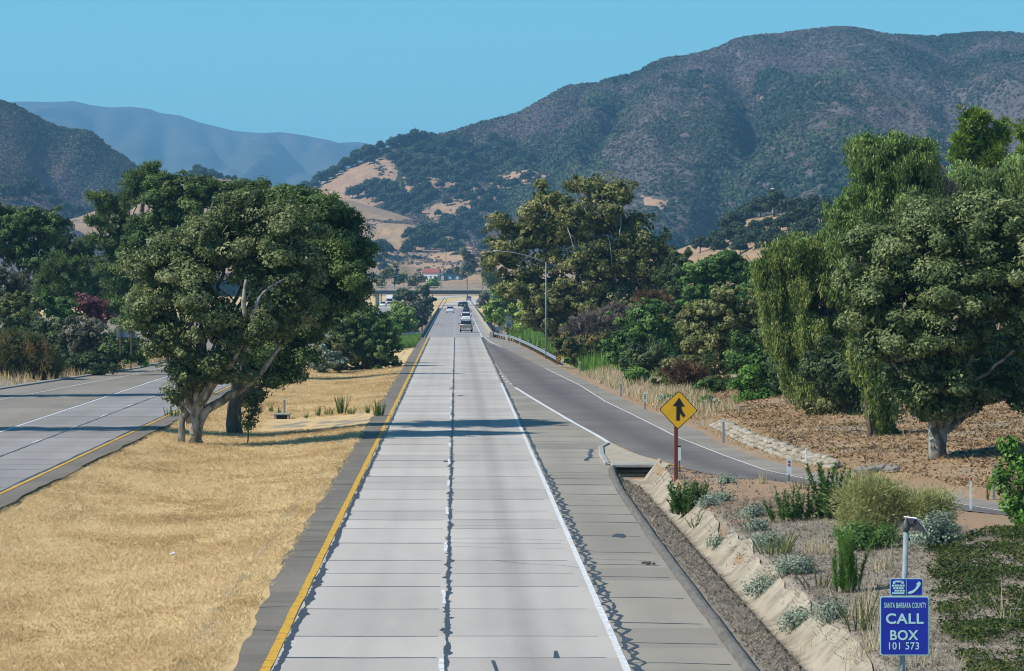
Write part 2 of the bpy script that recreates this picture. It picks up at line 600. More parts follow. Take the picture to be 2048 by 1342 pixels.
def zone(X, Y):
    """R dry grass, G grey litter, B green"""
    n = fbm(X * .5, Y * .35, 21, 4) - .5
    n2 = fbm(X * 1.7, Y * .9, 5, 4) - .5
    med = (X > -16.6) & (X < -4.5) & (Y < 447)
    r = np.where(med, 1.0, 0.)
    patch = np.exp(-(((Y - 180 - n * 9) / 9.5) ** 4)) * np.where((X > -11) & (X < -4.6), 1, .15)
    edge = np.exp(-(((X + 5.75) / .42) ** 2)) * .8
    rows = .36 * sstep(.06, .26, n2 + .15 * np.sin(X * 2.1 + n * 4))
    g = np.where(med, np.maximum(np.maximum(patch * np.clip(.42 + n2 * 2.2, 0, 1), edge * (.6 + n2 * 1.6)), rows), 0)
    lb = (X < xl(Y))
    g = np.where(lb, .75 + n, g); r = np.where(lb, .35 + n * 1.5, r)
    rb = (X > xo(Y) - .3) & (Y < 447)
    r = np.where(rb, .26 + n * 1.5, r); g = np.where(rb, .30 + n * 1.7, g)
    strip = (X > 5.6) & (X < 7.4) & (Y < 136)
    g = np.where(strip, .8 + n2, g); r = np.where(strip, .15 + n2 * .8, r)
    mound = (X > 8.2) & (X < xi(Y)) & (Y < 140)
    low = 1 - sstep(95, 106, Y + n * 14)
    g = np.where(mound, low * (.85 + n2) , g); r = np.where(mound, .12 + low * n2, r)
    far = Y > 860
    r = np.where(far, .9, r); g = np.where(far, 0, g)
    b = np.where((X > xo(Y)) & (Y > 250) & (Y < 447), .35 + n, 0)
    b = np.where(creek(Y) > .1, .4 + n, b)
    b = np.where(med & (X > -9) & (Y > 365), .5 + n, b)
    o = np.stack([np.clip(r, 0, 1), np.clip(g, 0, 1), np.clip(b, 0, 1), np.ones_like(r)], -1)
    return o


def ground_mat():
    m, nt, out = _nt('ground')
    z = attr(nt, 'zone')
    sp = nt.nodes.new('ShaderNodeSeparateColor')
    nt.links.new(z.outputs['Color'], sp.inputs[0])
    n1 = noise(nt, .9, 6, .65)
    n2 = noise(nt, 6.0, 5, .75)
    n3 = noise(nt, 26.0, 4, .75, None, (1, .45, 1))
    soil = ramp(nt, n2, [(.3, (.25, .165, .105)), (.5, (.335, .225, .145)), (.72, (.17, .115, .075))])
    straw = ramp(nt, n3, [(.30, (.36, .245, .12)), (.5, (.57, .41, .205)), (.70, (.72, .56, .33))])
    straw = mixc(nt, ramp(nt, n1, [(.4, (0, 0, 0)), (.68, (.45, .45, .45))]), straw, (.46, .31, .15))
    litter = ramp(nt, n3, [(.3, (.13, .112, .095)), (.52, (.27, .235, .19)), (.72, (.44, .38, .31))])
    green = ramp(nt, n3, [(.3, (.05, .08, .02)), (.7, (.15, .19, .06))])
    def fac(s):
        return math_(nt, 'MULTIPLY', math_(nt, 'SUBTRACT', math_(nt, 'ADD', s, math_(nt, 'MULTIPLY', math_(nt, 'SUBTRACT', n2, .5), 1.0)), .33), 3.2, True)
    c = mixc(nt, fac(sp.outputs[0]), soil, straw)
    c = mixc(nt, fac(sp.outputs[1]), c, litter)
    c = mixc(nt, fac(sp.outputs[2]), c, green)
    surf(nt, out, c, .95, .1, 0, n3, .5, .04)
    return m


M['ground'] = ground_mat()
xs = np.concatenate([[-6000, -2500, -1200, -600, -350, -220, -150, -110, -85, -70], np.arange(-62, -28, 1.2), np.arange(-28, -4.6, .42), np.arange(-4.6, 5.9, 1.05), np.arange(6.1, 9.3, .1),
                     np.arange(9.4, 26, .34), np.arange(26, 60, 2.5), [66, 80, 100, 130, 180, 260, 420, 800, 1600, 3200, 6000]])
ys = np.concatenate([[-300, -100, 0, 25], np.arange(40, 60, 1.5), np.arange(60, 150, .5), np.arange(150, 240, 1.0), np.arange(240, 480, 3.5), np.arange(480, 1000, 20), [1050, 1150, 1300, 1600, 2200, 3500, 6000, 9400]])
ground = grid('ground', xs, ys, lambda X, Y: hz(X, Y) - .055 * (1 - sstep(5.2, 6.2, X)) - .055 * ((X > xi(Y)) & (X < xo(Y))), M['ground'], 'structure', {'zone': zone})

# ------------------------------------------------------------------ pavements
JP = [3.96, 5.79, 5.49, 3.66]   # joint spacing of the slabs


def joints(y0, y1, ph=0.0):
    y, i, o = y0 - ph, 0, []
    while y < y1:
        o.append(y)
        y += JP[i % 4]; i += 1
    return np.array([q for q in o if q > y0] + [y1])


def slab_sheet(name, x0f, x1f, ys, z, mat, nx=10, wear=None, seed=1, dx=lambda y: 0 * y):
    """sheet between x0(y) and x1(y); a tint for each slab, wear along the wheel paths"""
    rg = np.random.default_rng(seed)
    V, Fc, tint, wr = [], [], [], []
    s = np.linspace(0, 1, nx + 1)
    rows = []
    for y in ys:
        a, b = float(x0f(y)), float(x1f(y))
        x = a + (b - a) * s + float(dx(np.array(y)))
        rows.append(np.stack([x, np.full(nx + 1, y), np.full(nx + 1, z)], 1))
        wr.append(wear(x, y) if wear else np.zeros(nx + 1))
    V = np.concatenate(rows)
    i = np.arange(len(V)).reshape(len(ys), nx + 1)
    f = np.stack([i[:-1, :-1], i[:-1, 1:], i[1:, 1:], i[1:, :-1]], -1).reshape(-1, 4)
    tint = np.repeat(rg.random(len(ys) - 1), nx)
    o = mk(name, V, [f], mat, None, False, None, {'tint': ('FACE', tint), 'wear': ('POINT', np.concatenate(wr))})
    o['kind'] = 'structure'
    return o


yj = joints(30, 436, 2.1)
ym = np.array(sorted(set(list(yj) + [30., 436.])))
wr2 = lambda x, y: .10 * (vnoise(x * .0 + 1, y * .12, 3) > .0) + .50 * np.exp(-((x - 1.55) / .42) ** 2) + .20 * np.exp(-((x - .75) / .3) ** 2) + .16 * np.exp(-((x - 2.5) / .3) ** 2)
wr1 = lambda x, y: .24 * np.exp(-((x + 2.0) / .45) ** 2) + .14 * np.exp(-((x + 2.9) / .3) ** 2) + .14 * np.exp(-((x + 1.1) / .3) ** 2)
slab_sheet('road', lambda y: -3.72, lambda y: -.21, ym, .010, M['concrete'], 8, wr1, 3)
slab_sheet('road_2', lambda y: -.21, lambda y: 3.42, ym, .011, M['concrete'], 16, wr2, 4)
# the far road beyond the bridge, both ways
yf = np.concatenate([np.arange(880, 1500, 20), np.arange(1500, 2300, 60)])
slab_sheet('road_3', lambda y: -4.9, lambda y: 6.4, yf, .06, M['concrete'], 6, None, 5, bend)
slab_sheet('road_4', lambda y: -26.6, lambda y: -16.0, yf, .06, M['concrete'], 6, None, 6, bend)
# the other carriageway
yl = joints(60, 436, 1.0)
slab_sheet('road_5', lambda y: -23.75, lambda y: -16.75, yl, .010, M['concrete_worn'], 8, lambda x, y: .25 * np.exp(-((x + 18.7) / .6) ** 2) + .3 * np.exp(-((x + 22.2) / .6) ** 2), 7)
slab_sheet('road_6', lambda y: xl(y), lambda y: -23.75, np.arange(110, 437, 4.), .006, M['asphalt_pale'], 8, lambda x, y: .35 * np.exp(-((x - xl(y) - 4.2) / .9) ** 2), 8)
# shoulders
slab_sheet('shoulder_edge', lambda y: -4.86 + .12 * math.sin(y * .9) * .5 + .10 * (vnoise(np.array(y * .8), np.array(0.), 4) - .5) + .35 * (1 - sstep(60, 95, y)), lambda y: -3.72, np.arange(30, 437, .7), .004, M['asphalt_edge'], 3, None, 9)
slab_sheet('shoulder_edge_2', lambda y: -16.75, lambda y: -15.75 + .25 * (vnoise(np.array(y * .5), np.array(0.), 14) - .5), np.arange(60, 437, 1.5), .004, M['asphalt_edge'], 3, None, 10)
RW = np.array([gp(*q) for q in ((1220, 887), (1190, 869), (1150, 847), (1100, 818), (1062, 795), (1030, 775), (1000, 752), (975, 690))])  # ramp's left white line
RW = RW[np.argsort(RW[:, 1])]
def xw(y): return np.interp(y, RW[:, 1], RW[:, 0])
# concrete shoulder right of the white line, out to the kerb / gore
slab_sheet('shoulder', lambda y: 3.42, lambda y: float(np.interp(y, [30, 63.5, 95.6, 118, 131, 133, 152, 200, 232, 330], [5.72, 5.78, 5.85, 6.0, 6.3, 6.6, 7.5, 5.4, 4.3, 3.46])),
           joints(30, 330, .4), .007, M['shoulder'], 8, lambda x, y: .2 * np.exp(-((x - 4.6) / .5) ** 2), 12)
# ramp: travelled lane, then the paler outer shoulder
RL = np.array(sorted([tuple(float(w) for w in gp(*q)[::-1]) for q in ((975, 685), (1000, 692), (1090, 737), (1160, 771), (1210, 803), (1280, 837), (1353, 874), (1447, 911), (1528, 940), (1620, 960), (1700, 974), (1790, 990), (1900, 1005))] + [(98., 22.6), (105.5, 19.1)]))
def xr(y): return np.interp(y, RL[:, 0], RL[:, 1])
yr = np.concatenate([np.arange(97, 152, .8), np.arange(152, 442, 2.5)])
lft = lambda y: float(xi(y)) if y < 151.8 else float(np.interp(y, [151.8, 232, 330, 442], [7.5, 4.3, 3.44, 3.44]))
slab_sheet('ramp', lft, lambda y: max(float(xr(y)), lft(y) + .1), yr, .003, M['asphalt'], 14,
           lambda x, y: .85 * np.exp(-((x - (xr(y) * .52 + lft(y) * .48)) / (.26 * max(xr(y) - lft(y), 1))) ** 2), 13)
slab_sheet('ramp_shoulder', lambda y: max(float(xr(y)), lft(y) + .1), lambda y: max(float(xo(y)), float(xr(y)) + .3) + .25 * float(vnoise(np.array(y * .5), np.array(1.), 8) - .5), yr, .0015, M['asphalt_pale'], 5, None, 14)


# ---- markings and joints (thin sheets)
def strip(name, cl, w, z, mat, kind='structure', jit=0.0, st=.5, seed=1, spike=0.0):
    """ragged ribbon along centre line cl = list of (x, y)"""
    rg = np.random.default_rng(seed)
    cl = np.asarray(cl, float)
    seg = np.concatenate([[0], np.cumsum(np.hypot(*np.diff(cl, axis=0).T))])
    s = np.arange(0, seg[-1], st)
    x, y = np.interp(s, seg, cl[:, 0]), np.interp(s, seg, cl[:, 1])
    t = np.stack([np.gradient(x), np.gradient(y)], 1)
    t /= np.linalg.norm(t, axis=1)[:, None]
    nrm = np.stack([t[:, 1], -t[:, 0]], 1)
    def rough():
        q = rg.random(len(s) + 16)
        a = np.convolve(q, [.25, .5, .25], 'same')[8:-8]
        b = np.convolve(q, np.ones(9) / 9, 'same')[8:-8]
        return w / 2 * np.maximum(.25, 1 + jit * ((a - .5) * 1.8 + (b - .5) * 3.2) + spike * np.convolve(rg.random(len(s) + 2) ** 14, [.3, 1, .3], 'valid'))
    l, r = rough(), rough()
    A = np.stack([x - nrm[:, 0] * l, y - nrm[:, 1] * l, np.full(len(s), z)], 1)
    B = np.stack([x + nrm[:, 0] * r, y + nrm[:, 1] * r, np.full(len(s), z)], 1)
    return A, B


class Ribbons:
    def __init__(s): s.V, s.F, s.n = [], [], 0
    def add(s, *a, **k):
        A, B = strip('', *a, **k)
        n = len(A)
        s.V += [A, B]
        i = np.arange(n - 1) + s.n
        s.F.append(np.stack([i, i + n, i + n + 1, i + 1], 1)); s.n += 2 * n
    def quad(s, x0, x1, y0, y1, z, sk=0.0):
        s.V.append(np.array([(x0, y0, z), (x1, y0 + sk, z), (x1, y1 + sk, z), (x0, y1, z)])); s.F.append(np.array([[0, 1, 2, 3]]) + s.n); s.n += 4
    def poly(s, pts, z):
        k = len(pts)
        s.V.append(np.array([(p[0], p[1], z) for p in pts])); s.F.append(np.arange(k)[None] + s.n); s.n += k
    def build(s, name, mat):
        o = mk(name, np.concatenate(s.V), s.F, mat); o['kind'] = 'structure'; return o


J = Ribbons()
for y in yj[:-1]:
    w = .075 + .0002 * y
    for a, b, sd_ in ((-3.7, -.25, 1), (-.17, 3.4, 2)):
        k = rng.normal(0, .03)
        J.add([(a, y + k), ((a + b) / 2, y + rng.normal(0, .03)), (b, y - k)], w * (1 if sd_ == 1 else .8) * rng.uniform(.6, 1.5), .0145, None, jit=.5, st=.3, seed=int(y * 10) + sd_)
for y in joints(31, 330, .4):
    b = float(np.interp(y, [63, 131, 152, 232, 330], [5.6, 6.2, 7.2, 4.2, 3.5]))
    if b > 3.9:
        J.add([(3.55, y + .1), ((3.5 + b) / 2, y + rng.normal(0, .06)), (b, y - .25)], .085 * rng.uniform(.6, 1.4), .0125, None, jit=.6, st=.3, seed=int(y))
for y in joints(62, 300, 1.0):
    if rng.random() < .75:
        J.add([(-4.75, y + rng.normal(0, .3)), (-3.95, y)], .08, .0095, None, jit=.6, st=.2, seed=int(y))
for y in yl[:-1]:
    J.add([(-23.7, y), (-20.5, y + rng.normal(0, .03)), (-16.8, y)], .09 * rng.uniform(.6, 1.3), .0145, None, jit=.4, st=.6, seed=int(y * 3))
for y in joints(150, 330, 2.0):
    if rng.random() < .6: J.add([(float(xl(y)) + 2, y), (-24, y + rng.normal(0, .1))], .05, .0105, None, jit=.6, st=.5, seed=int(y * 7))
for y in np.arange(124, 300, 5.2):
    a, b = float(xr(y)) + .2, float(xo(y)) - .1
    if b - a > .5 and rng.random() < .7: J.add([(a, y), (b, y + rng.normal(0, .3))], .05, .007, None, jit=.7, st=.25, seed=int(y * 5))
# stray cracks on the near slabs
for p in ([(1.0, 88.6), (2.0, 87.4), (3.0, 86.9), (3.4, 86.2)], [(-.1, 93.2), (1.5, 92.6), (3.3, 92.5)], [(-.2, 96.), (1.8, 95.9), (3.3, 95.3)],
          [(3.6, 89.), (5, 88.7), (5.7, 87.9)], [(-.2, 101), (3.3, 101.4)], [(-.1, 106.7), (3.3, 106.9)], [(3.6, 72.6), (5.6, 72.1)], [(3.6, 113), (6, 112.2)]):
    J.add(p, .026, .0148, None, jit=.7, st=.2, seed=int(p[0][1]))
J.poly([(.72, 65.2), (.80, 65.2), (.86, 63.4), (.80, 63.0)], .0149)
J.poly([(2.08, 66.9), (2.14, 66.9), (2.16, 65.6), (2.02, 65.6)], .0149)
# ragged sealed seams
J.add([(-.2, 30), (-.2, 436)], .095, .0165, None, jit=.8, st=.17, seed=5, spike=2.0)
J.add([(-3.62, 30), (-3.62, 436)], .13, .0155, None, jit=.7, st=.2, seed=6, spike=1.6)
J.add([(3.66, 128), (3.56, 436)], .10, .0155, None, jit=.8, st=.3, seed=7, spike=1.6)
ph = np.arange(30, 128, .25)
J.add(np.stack([3.66 + .09 * np.sin(ph * 2.2) + .05 * np.sin(ph * 5.3), ph], 1), .075, .0156, None, jit=.9, st=.14, seed=8, spike=2.2)
J.add(np.stack([3.73 - .10 * np.sin(ph * 2.2) + .04 * np.sin(ph * 4.1), ph], 1), .07, .0158, None, jit=.9, st=.14, seed=9, spike=2.4)
J.add([(-20.3, 90), (-20.3, 436)], .10, .0165, None, jit=.7, st=.4, seed=15)
J.add([(-23.75, 110), (-23.75, 436)], .11, .0165, None, jit=.7, st=.4, seed=16)
J.add([(-16.95, 90), (-16.95, 436)], .12, .0155, None, jit=.7, st=.4, seed=17)
J.add([(5.65, 137.5), (6.0, 141), (6.25, 147)], .16, .0155, None, jit=.9, st=.2, seed=18, spike=1.5)
# leaves of dark sealant scattered on the seams
for y, x in ((228, -.35), (231, -.3), (137, -.35), (97, 5.0), (215, .3)):
    J.poly([(x + .28 * math.cos(a) * rng.uniform(.5, 1.2), y + .9 * math.sin(a) * rng.uniform(.4, 1.1)) for a in np.linspace(0, 6.28, 8)[:-1]], .0172)
for k in range(70):
    y = 62 + 170 * rng.random() ** 1.5
    x = -.2 + rng.normal(0, .05); a_, b_ = rng.uniform(.05, .13), rng.uniform(.15, .6)
    J.poly([(x + a_ * math.cos(q) * rng.uniform(.6, 1.3), y + b_ * math.sin(q) * rng.uniform(.6, 1.3)) for q in np.linspace(0, 6.28, 9)[:-1]], .0168 + k * 1e-5)
J.build('road_joints', M['seal'])

W = Ribbons()
W.add([(3.44, 30), (3.44, 242)], .15, .0195, None, jit=.12, st=.4, seed=3)
for y in np.arange(62, 440, 14.63):
    W.add([(-.30, y), (-.30, y + 3.6)], .10, .0190, None, jit=.5, st=.25, seed=int(y))
W.add([tuple(p) for p in RW if p[1] < 236], .20, .0195, None, jit=.15, st=.5, seed=4)
for u_, v_ in ((1022, 769), (1014.5, 764), (1009.5, 759), (1005, 754), (1001, 749)):
    x, y = gp(u_, v_); W.quad(x - .1, x + .1, y, y + 1.6, .0195)
W.add([(p[1], p[0]) for p in RL if p[0] < 360], .085, .0195, None, jit=.12, st=.6, seed=5)
W.add([(3.9, 436), (4.5, 400), (5.3, 372)], .12, .0195, None, jit=.2, st=.6, seed=6)
W.add([(-23.62, 110), (-23.62, 436)], .16, .0195, None, jit=.15, st=.6, seed=7)
W.add([(-32.2, 190), (-30.0, 207), (-26.6, 270), (-25.9, 330)], .13, .0195, None, jit=.2, st=.6, seed=8)
for y in np.arange(94, 430, 14.63):
    W.add([(-20.42, y), (-20.42, y + 3.6)], .10, .0190, None, jit=.4, st=.4, seed=int(y))
W.build('white_markings', M['white_marking'])
Y_ = Ribbons()
Y_.add([(-3.84, 30), (-3.84, 436)], .20, .0175, None, jit=.14, st=.4, seed=3)
Y_.add([(-16.75, 90), (-16.75, 436)], .16, .0175, None, jit=.14, st=.5, seed=4)
Y_.add([(7.45, 152.5), (7.62, 149.), (8.2, 141.5), (9.0, 136), (9.5, 132.6)], .13, .0175, None, jit=.5, st=.3, seed=5)
Y_.build('yellow_markings', M['yellow_marking'])

# ---- kerb along the concrete shoulder and the pale kerb of the far left road
kb = MB()
prev = None
for y in np.arange(30, 133.2, 1.5):
    x = float(np.interp(y, [30, 63.5, 95.6, 118, 131, 133], [5.78, 5.84, 5.92, 6.06, 6.36, 6.62])) + .03 * (vnoise(np.array(y * .6), np.array(2.), 3) - .5)
    ring = [(x - .09, y, .0), (x - .05, y, .075), (x + .03, y, .13), (x + .13, y, .135), (x + .19, y, .09), (x + .24, y, -.30), (x - .02, y, -.30)]
    if prev: kb.loft([prev, ring], 0, False)
    prev = ring
kb.build('kerb', pm('kerb', (.16, .15, .135), (.095, .09, .082), 2.2, .9, .2, 0, .5, (4, .6, 4)), None, True)['kind'] = 'structure'
kb = MB(); prev = None
for y in np.arange(150, 430, 3.):
    x = float(xl(y)) - .02
    ring = [(x, y, -.05), (x, y, .10), (x - .12, y, .13), (x - .3, y, .13), (x - .34, y, -.05)]
    if prev: kb.loft([prev, ring], 0, False)
    prev = ring
kb.build('kerb_2', M['concrete_grey'])['kind'] = 'structure'

# ---- concrete lined ditch, gore slab and drain inlet
dm_, nt_, out_ = _nt('ditch_concrete')
n1_ = noise(nt_, .8, 5, .65); n2_ = noise(nt_, 14, 4, .7)
cc = ramp(nt_, n1_, [(.3, (.40, .35, .28)), (.47, (.335, .29, .225)), (.66, (.19, .16, .12))])
cc = mixc(nt_, ramp(nt_, n2_, [(.5, (0, 0, 0)), (.75, (.5, .5, .5))]), cc, (.33, .27, .19))
surf(nt_, out_, cc, .9, .2, 0, n2_, .4, .03)
yd = np.arange(56, 133.4, .25)
prof = np.array([(7.16, -.235), (7.34, -.49), (7.5, -.52), (7.66, -.47), (8.0, -.12), (8.3, .18)])
prof2 = np.array([(6.62, -.25), (6.82, -.55), (7.3, -.57), (7.9, -.56), (8.2, -.15), (8.5, .26)])
Vd = []
for y in yd:
    k = float(vnoise(np.array(y * .55), np.array(3.), 9)); k2 = float(vnoise(np.array(y * .3), np.array(7.), 19)) - .5
    nearin = float(sstep(122, 130, y))
    k3 = float(vnoise(np.array(y * 1.1), np.array(5.), 29)) - .5
    for i, (px, pz) in enumerate(prof):
        px = px * (1 - nearin) + prof2[i, 0] * nearin
        pz = pz * (1 - nearin) + prof2[i, 1] * nearin
        ex = ((k - .6) * .20 + k3 * .07) * (i == 5) + .05 * k2 * i
        Vd.append((px + ex, y, pz + .065 + ex * .95 * (i == 5)))
i_ = np.arange(len(Vd)).reshape(len(yd), 6)
mk('drainage_ditch', Vd, [np.stack([i_[:-1, :-1], i_[:-1, 1:], i_[1:, 1:], i_[1:, :-1]], -1).reshape(-1, 4)], dm_, None, True)['kind'] = 'structure'

g = Ribbons()
g.poly([(6.42, 133.6), (8.75, 133.6), (8.55, 137.2), (8.0, 142), (7.62, 147), (7.46, 151), (6.95, 148.5), (6.62, 141.5)], .09)
g.build('gore_slab', M['concrete_lit'])
ch = MB()
pk = [(7.2, 150.2), (6.75, 147), (6.5, 141), (6.42, 134.2)]
for (a, b) in zip(pk[:-1], pk[1:]):
    c = ((a[0] + b[0]) / 2, (a[1] + b[1]) / 2, .075)
    ch.box(c, (.26, math.dist(a, b) + .1, .17), math.atan2(-(b[0] - a[0]), b[1] - a[1]), 0, .04)
ch.build('kerb_3', M['concrete_grey'])['kind'] = 'structure'
t = thing('drain_inlet', 'open concrete drain inlet with dark slot at the head of the roadside ditch', 'drain', (7.55, 133.4, 0))
m = MB()
m.box((7.5, 133.35, .06), (1.95, .9, .14), 0, 0, .03)          # lid
m.box((6.66, 133.3, -.32), (.16, .8, .62), 0, 0, .02)
m.box((8.36, 133.3, -.32), (.18, .8, .62), 0, 0, .02)
m.build('inlet_frame', M['concrete_grey'], t)
m = MB(); m.box((7.5, 133.62, -.30), (1.5, .06, .58)); m.build('opening_shade', M['black'], t)  # solid black panel, the dark of the hollow put in as colour
for z in (-.16, -.34):
    m = MB(); m.tube([(6.75, 132.98, z), (8.27, 132.98, z)], .022, 6); m.build('bar', M['dark_steel_and_shade'], t)
m = MB()
m.box((8.62, 131.8, -.1), (.14, 2.6, .75), R(7), 0, .03)
m.build('wing_wall', M['concrete_lit'], t)

# ------------------------------------------------------------------ hills
def ridge_pts(px, Yf):
    P = []
    for u, v in px:
        Y = Yf(u)
        P.append(((u - U0) / F * Y, Y, CAMH - (v - V0) / F * Y))
    return np.array(P)


def inpoly(u, v, poly):
    u = np.asarray(u); v = np.asarray(v)
    c = np.zeros(u.shape, bool)
    n = len(poly)
    for i in range(n):
        x1, y1 = poly[i]; x2, y2 = poly[(i + 1) % n]
        if y1 == y2: continue
        c ^= ((y1 > v) != (y2 > v)) & (u < (x2 - x1) * (v - y1) / (y2 - y1) + x1)
    return c


def proj(x, y, z):
    return U0 + F * x / y, V0 - F * (z - CAMH) / y


def segdist(u, v, a, b):
    a = np.array(a, float); b = np.array(b, float)
    d = b - a
    t = np.clip(((u - a[0]) * d[0] + (v - a[1]) * d[1]) / (d @ d), 0, 1)
    return np.hypot(u - a[0] - t * d[0], v - a[1] - t * d[1])


def hill_mat(name, bare, scrub, grassc, soil):
    m, nt, out = _nt(name)
    n1 = noise(nt, .012, 5, .65)
    n2 = noise(nt, .16, 5, .75)
    n3 = noise(nt, .05, 4, .7)
    c = ramp(nt, n2, [(.34, scrub), (.52, bare), (.70, tuple(x * 1.35 for x in bare))])
    c = mixc(nt, ramp(nt, n1, [(.4, (0, 0, 0)), (.65, (.6, .6, .6))]), c, scrub)
    gr = ramp(nt, n2, [(.3, tuple(x * .78 for x in grassc)), (.6, grassc), (.8, tuple(min(1, x * 1.15) for x in grassc))])
    gr = mixc(nt, ramp(nt, n3, [(.45, (0, 0, 0)), (.66, (.8, .8, .8))]), gr, soil)
    a = attr(nt, 'grassy')
    k = math_(nt, 'MULTIPLY', math_(nt, 'SUBTRACT', math_(nt, 'ADD', a.outputs['Fac'], math_(nt, 'MULTIPLY', math_(nt, 'SUBTRACT', n2, .5), .5)), .4), 4.0, True)
    c = mixc(nt, k, c, gr)
    surf(nt, out, c, 1.0, .05, 0, n2, .9, 2.5)
    return m


class Hill:
    def __init__(s, name, px, Yf, foot, zfoot=0.0, p=1.0, gul=None, namp=0.05, nsc=1 / 160., seed=1, drop=.6):
        s.P = ridge_pts(px, Yf); s.foot = foot; s.zf = zfoot; s.p = p; s.gul = gul; s.namp = namp; s.nsc = nsc; s.seed = seed; s.name = name; s.drop = drop

    def ridge(s, x):
        return np.interp(x, s.P[:, 0], s.P[:, 1]), np.interp(x, s.P[:, 0], s.P[:, 2])

    def base(s, x, y):
        Yr, Zr = s.ridge(x)
        Yf = s.foot(x) if callable(s.foot) else s.foot
        t = (y - Yf) / (Yr - Yf)
        tt = np.clip(t, 0, 1)
        z = s.zf + (Zr - s.zf) * tt ** s.p
        z = np.where(t > 1, Zr - (Zr - s.zf) * s.drop * np.minimum(t - 1, 1.5), z)
        z = np.where(t < 0, s.zf - 2 + t * 6, z)
        return z, t, Zr

    def __call__(s, x, y):
        x = np.asarray(x, float); y = np.asarray(y, float)
        z, t, Zr = s.base(x, y)
        w = np.sin(np.pi * np.clip(t, 0, 1)) ** .8
        rg = 1 - np.abs(2 * fbm(x * s.nsc, y * s.nsc * .35, s.seed, 5) - 1) * 1.6
        z = z + (Zr - s.zf) * s.namp * w * (rg - .55) * 2
        z = z + (fbm(x * .06, y * .03, s.seed + 9, 3) - .5) * 4 * w
        if s.name == 'far_mountains':
            z = z + 46 * w * (.5 - np.abs(2 * fbm(x / 420., y / 1500., 55, 5) - 1))
        if s.gul:
            u, v = proj(x, np.maximum(y, 1), s.base(x, y)[0])
            for a, b, wd, dp in s.gul:
                z = z - dp * np.exp(-(segdist(u, v, a, b) / wd) ** 2) * np.minimum(w * 2.5, 1)
        return z

    def build(s, mat, xs, ts, grassy=None):
        X = np.repeat(xs[None], len(ts), 0)
        Yr, _ = s.ridge(xs)
        Yf = s.foot(xs) if callable(s.foot) else np.full(len(xs), s.foot)
        Yg = Yf[None] + ts[:, None] * (Yr - Yf)[None]
        Z = s(X, Yg)
        V = np.stack([X, Yg, Z], -1).reshape(-1, 3)
        i = np.arange(X.size).reshape(X.shape)
        f = np.stack([i[:-1, :-1], i[:-1, 1:], i[1:, 1:], i[1:, :-1]], -1).reshape(-1, 4)
        u, v = proj(V[:, 0], V[:, 1], V[:, 2])
        nx = 14 * (fbm(V[:, 0] * .02, V[:, 1] * .008, 71, 4) - .5) * 2
        nv = 9 * (fbm(V[:, 0] * .02, V[:, 1] * .008, 91, 4) - .5) * 2
        gr = grassy(u + nx, v + nv) if grassy else np.zeros(len(V))
        o = mk(s.name, V, [f], mat, None, True, None, {'grassy': ('POINT', gr)})
        o['kind'] = 'structure'
        return o


def polys(*ps):
    def g(u, v):
        r = np.zeros(np.shape(u))
        for p, w in ps:
            r = np.maximum(r, np.where(inpoly(u, v, p), w, 0))
        return r
    return g


M['mountain'] = hill_mat('mountain', (.135, .105, .105), (.060, .066, .055), (.40, .265, .165), (.29, .18, .14))
M['golden_hill'] = hill_mat('golden_hill', (.19, .14, .115), (.10, .10, .07), (.40, .27, .165), (.25, .185, .155))
M['far_mountains'] = hill_mat('far_mountains', (.075, .072, .055), (.035, .045, .028), (.2, .17, .1), (.16, .13, .1))

# far blue range
far = Hill('far_mountains', [(-500, 240), (-250, 222), (0, 211), (30, 206), (90, 205), (150, 203), (180, 210), (220, 215), (260, 213), (300, 218), (320, 226), (360, 231), (400, 245), (470, 262), (520, 266), (560, 264), (610, 271),
                             (650, 279), (680, 288), (720, 287), (755, 292), (800, 305), (900, 330), (1100, 360), (1500, 420)], lambda u: 11000., 6500., 0, .95,
           [((480, 290), (400, 420), 24, 40), ((190, 250), (230, 400), 30, 40), ((330, 260), (320, 380), 22, 40), ((620, 300), (560, 400), 26, 40), ((560, 285), (650, 380), 18, 36), ((270, 240), (180, 330), 20, 30), ((420, 270), (480, 380), 20, 30)], .17, 1 / 900., 3)
far.build(M['far_mountains'], np.linspace(-2500, 1000, 320), np.concatenate([np.linspace(0, 1, 90), [1.06, 1.2, 1.5]]))

# the big chaparral mountain on the right; its near end is the golden slope
MRX = [(560, 402), (590, 394), (612, 382), (640, 366), (670, 350), (700, 334), (730, 319), (760, 303), (790, 291), (820, 283), (850, 276), (880, 269), (920, 258), (960, 246), (1000, 236), (1040, 226), (1060, 214), (1085, 199), (1110, 184),
       (1140, 171), (1165, 168), (1200, 166), (1230, 161), (1262, 150), (1290, 137), (1325, 118), (1365, 112), (1400, 106), (1440, 94), (1465, 80), (1500, 72), (1550, 69), (1600, 61), (1640, 57), (1690, 54), (1715, 58), (1750, 66), (1790, 70), (1850, 76), (1900, 72),
       (1960, 66), (2000, 65), (2048, 69), (2120, 80), (2250, 95), (2500, 130)]
MY = lambda u: float(np.interp(u, [560, 800, 1050, 1300, 1700, 2500], [2550, 2700, 2950, 3150, 3400, 3500]))
mount = Hill('mountain', MRX, MY, lambda x: np.interp(x, [-120, -40, 60, 200, 900], [2200, 2150, 2050, 1700, 1600]), 6.0, 1.0,
             [((1480, 150), (1510, 250), 40, 20), ((1510, 250), (1440, 400), 46, 22), ((1440, 400), (1370, 520), 40, 16), ((1335, 210), (1300, 330), 40, -10), ((1160, 200), (1090, 300), 20, 12), ((1900, 140), (1960, 330), 60, 18), ((1700, 190), (1640, 330), 80, -12),
              ((960, 290), (1020, 420), 30, 14), ((1040, 300), (1180, 440), 26, 12), ((1250, 200), (1180, 330), 22, 14)], .085, 1 / 170., 8)
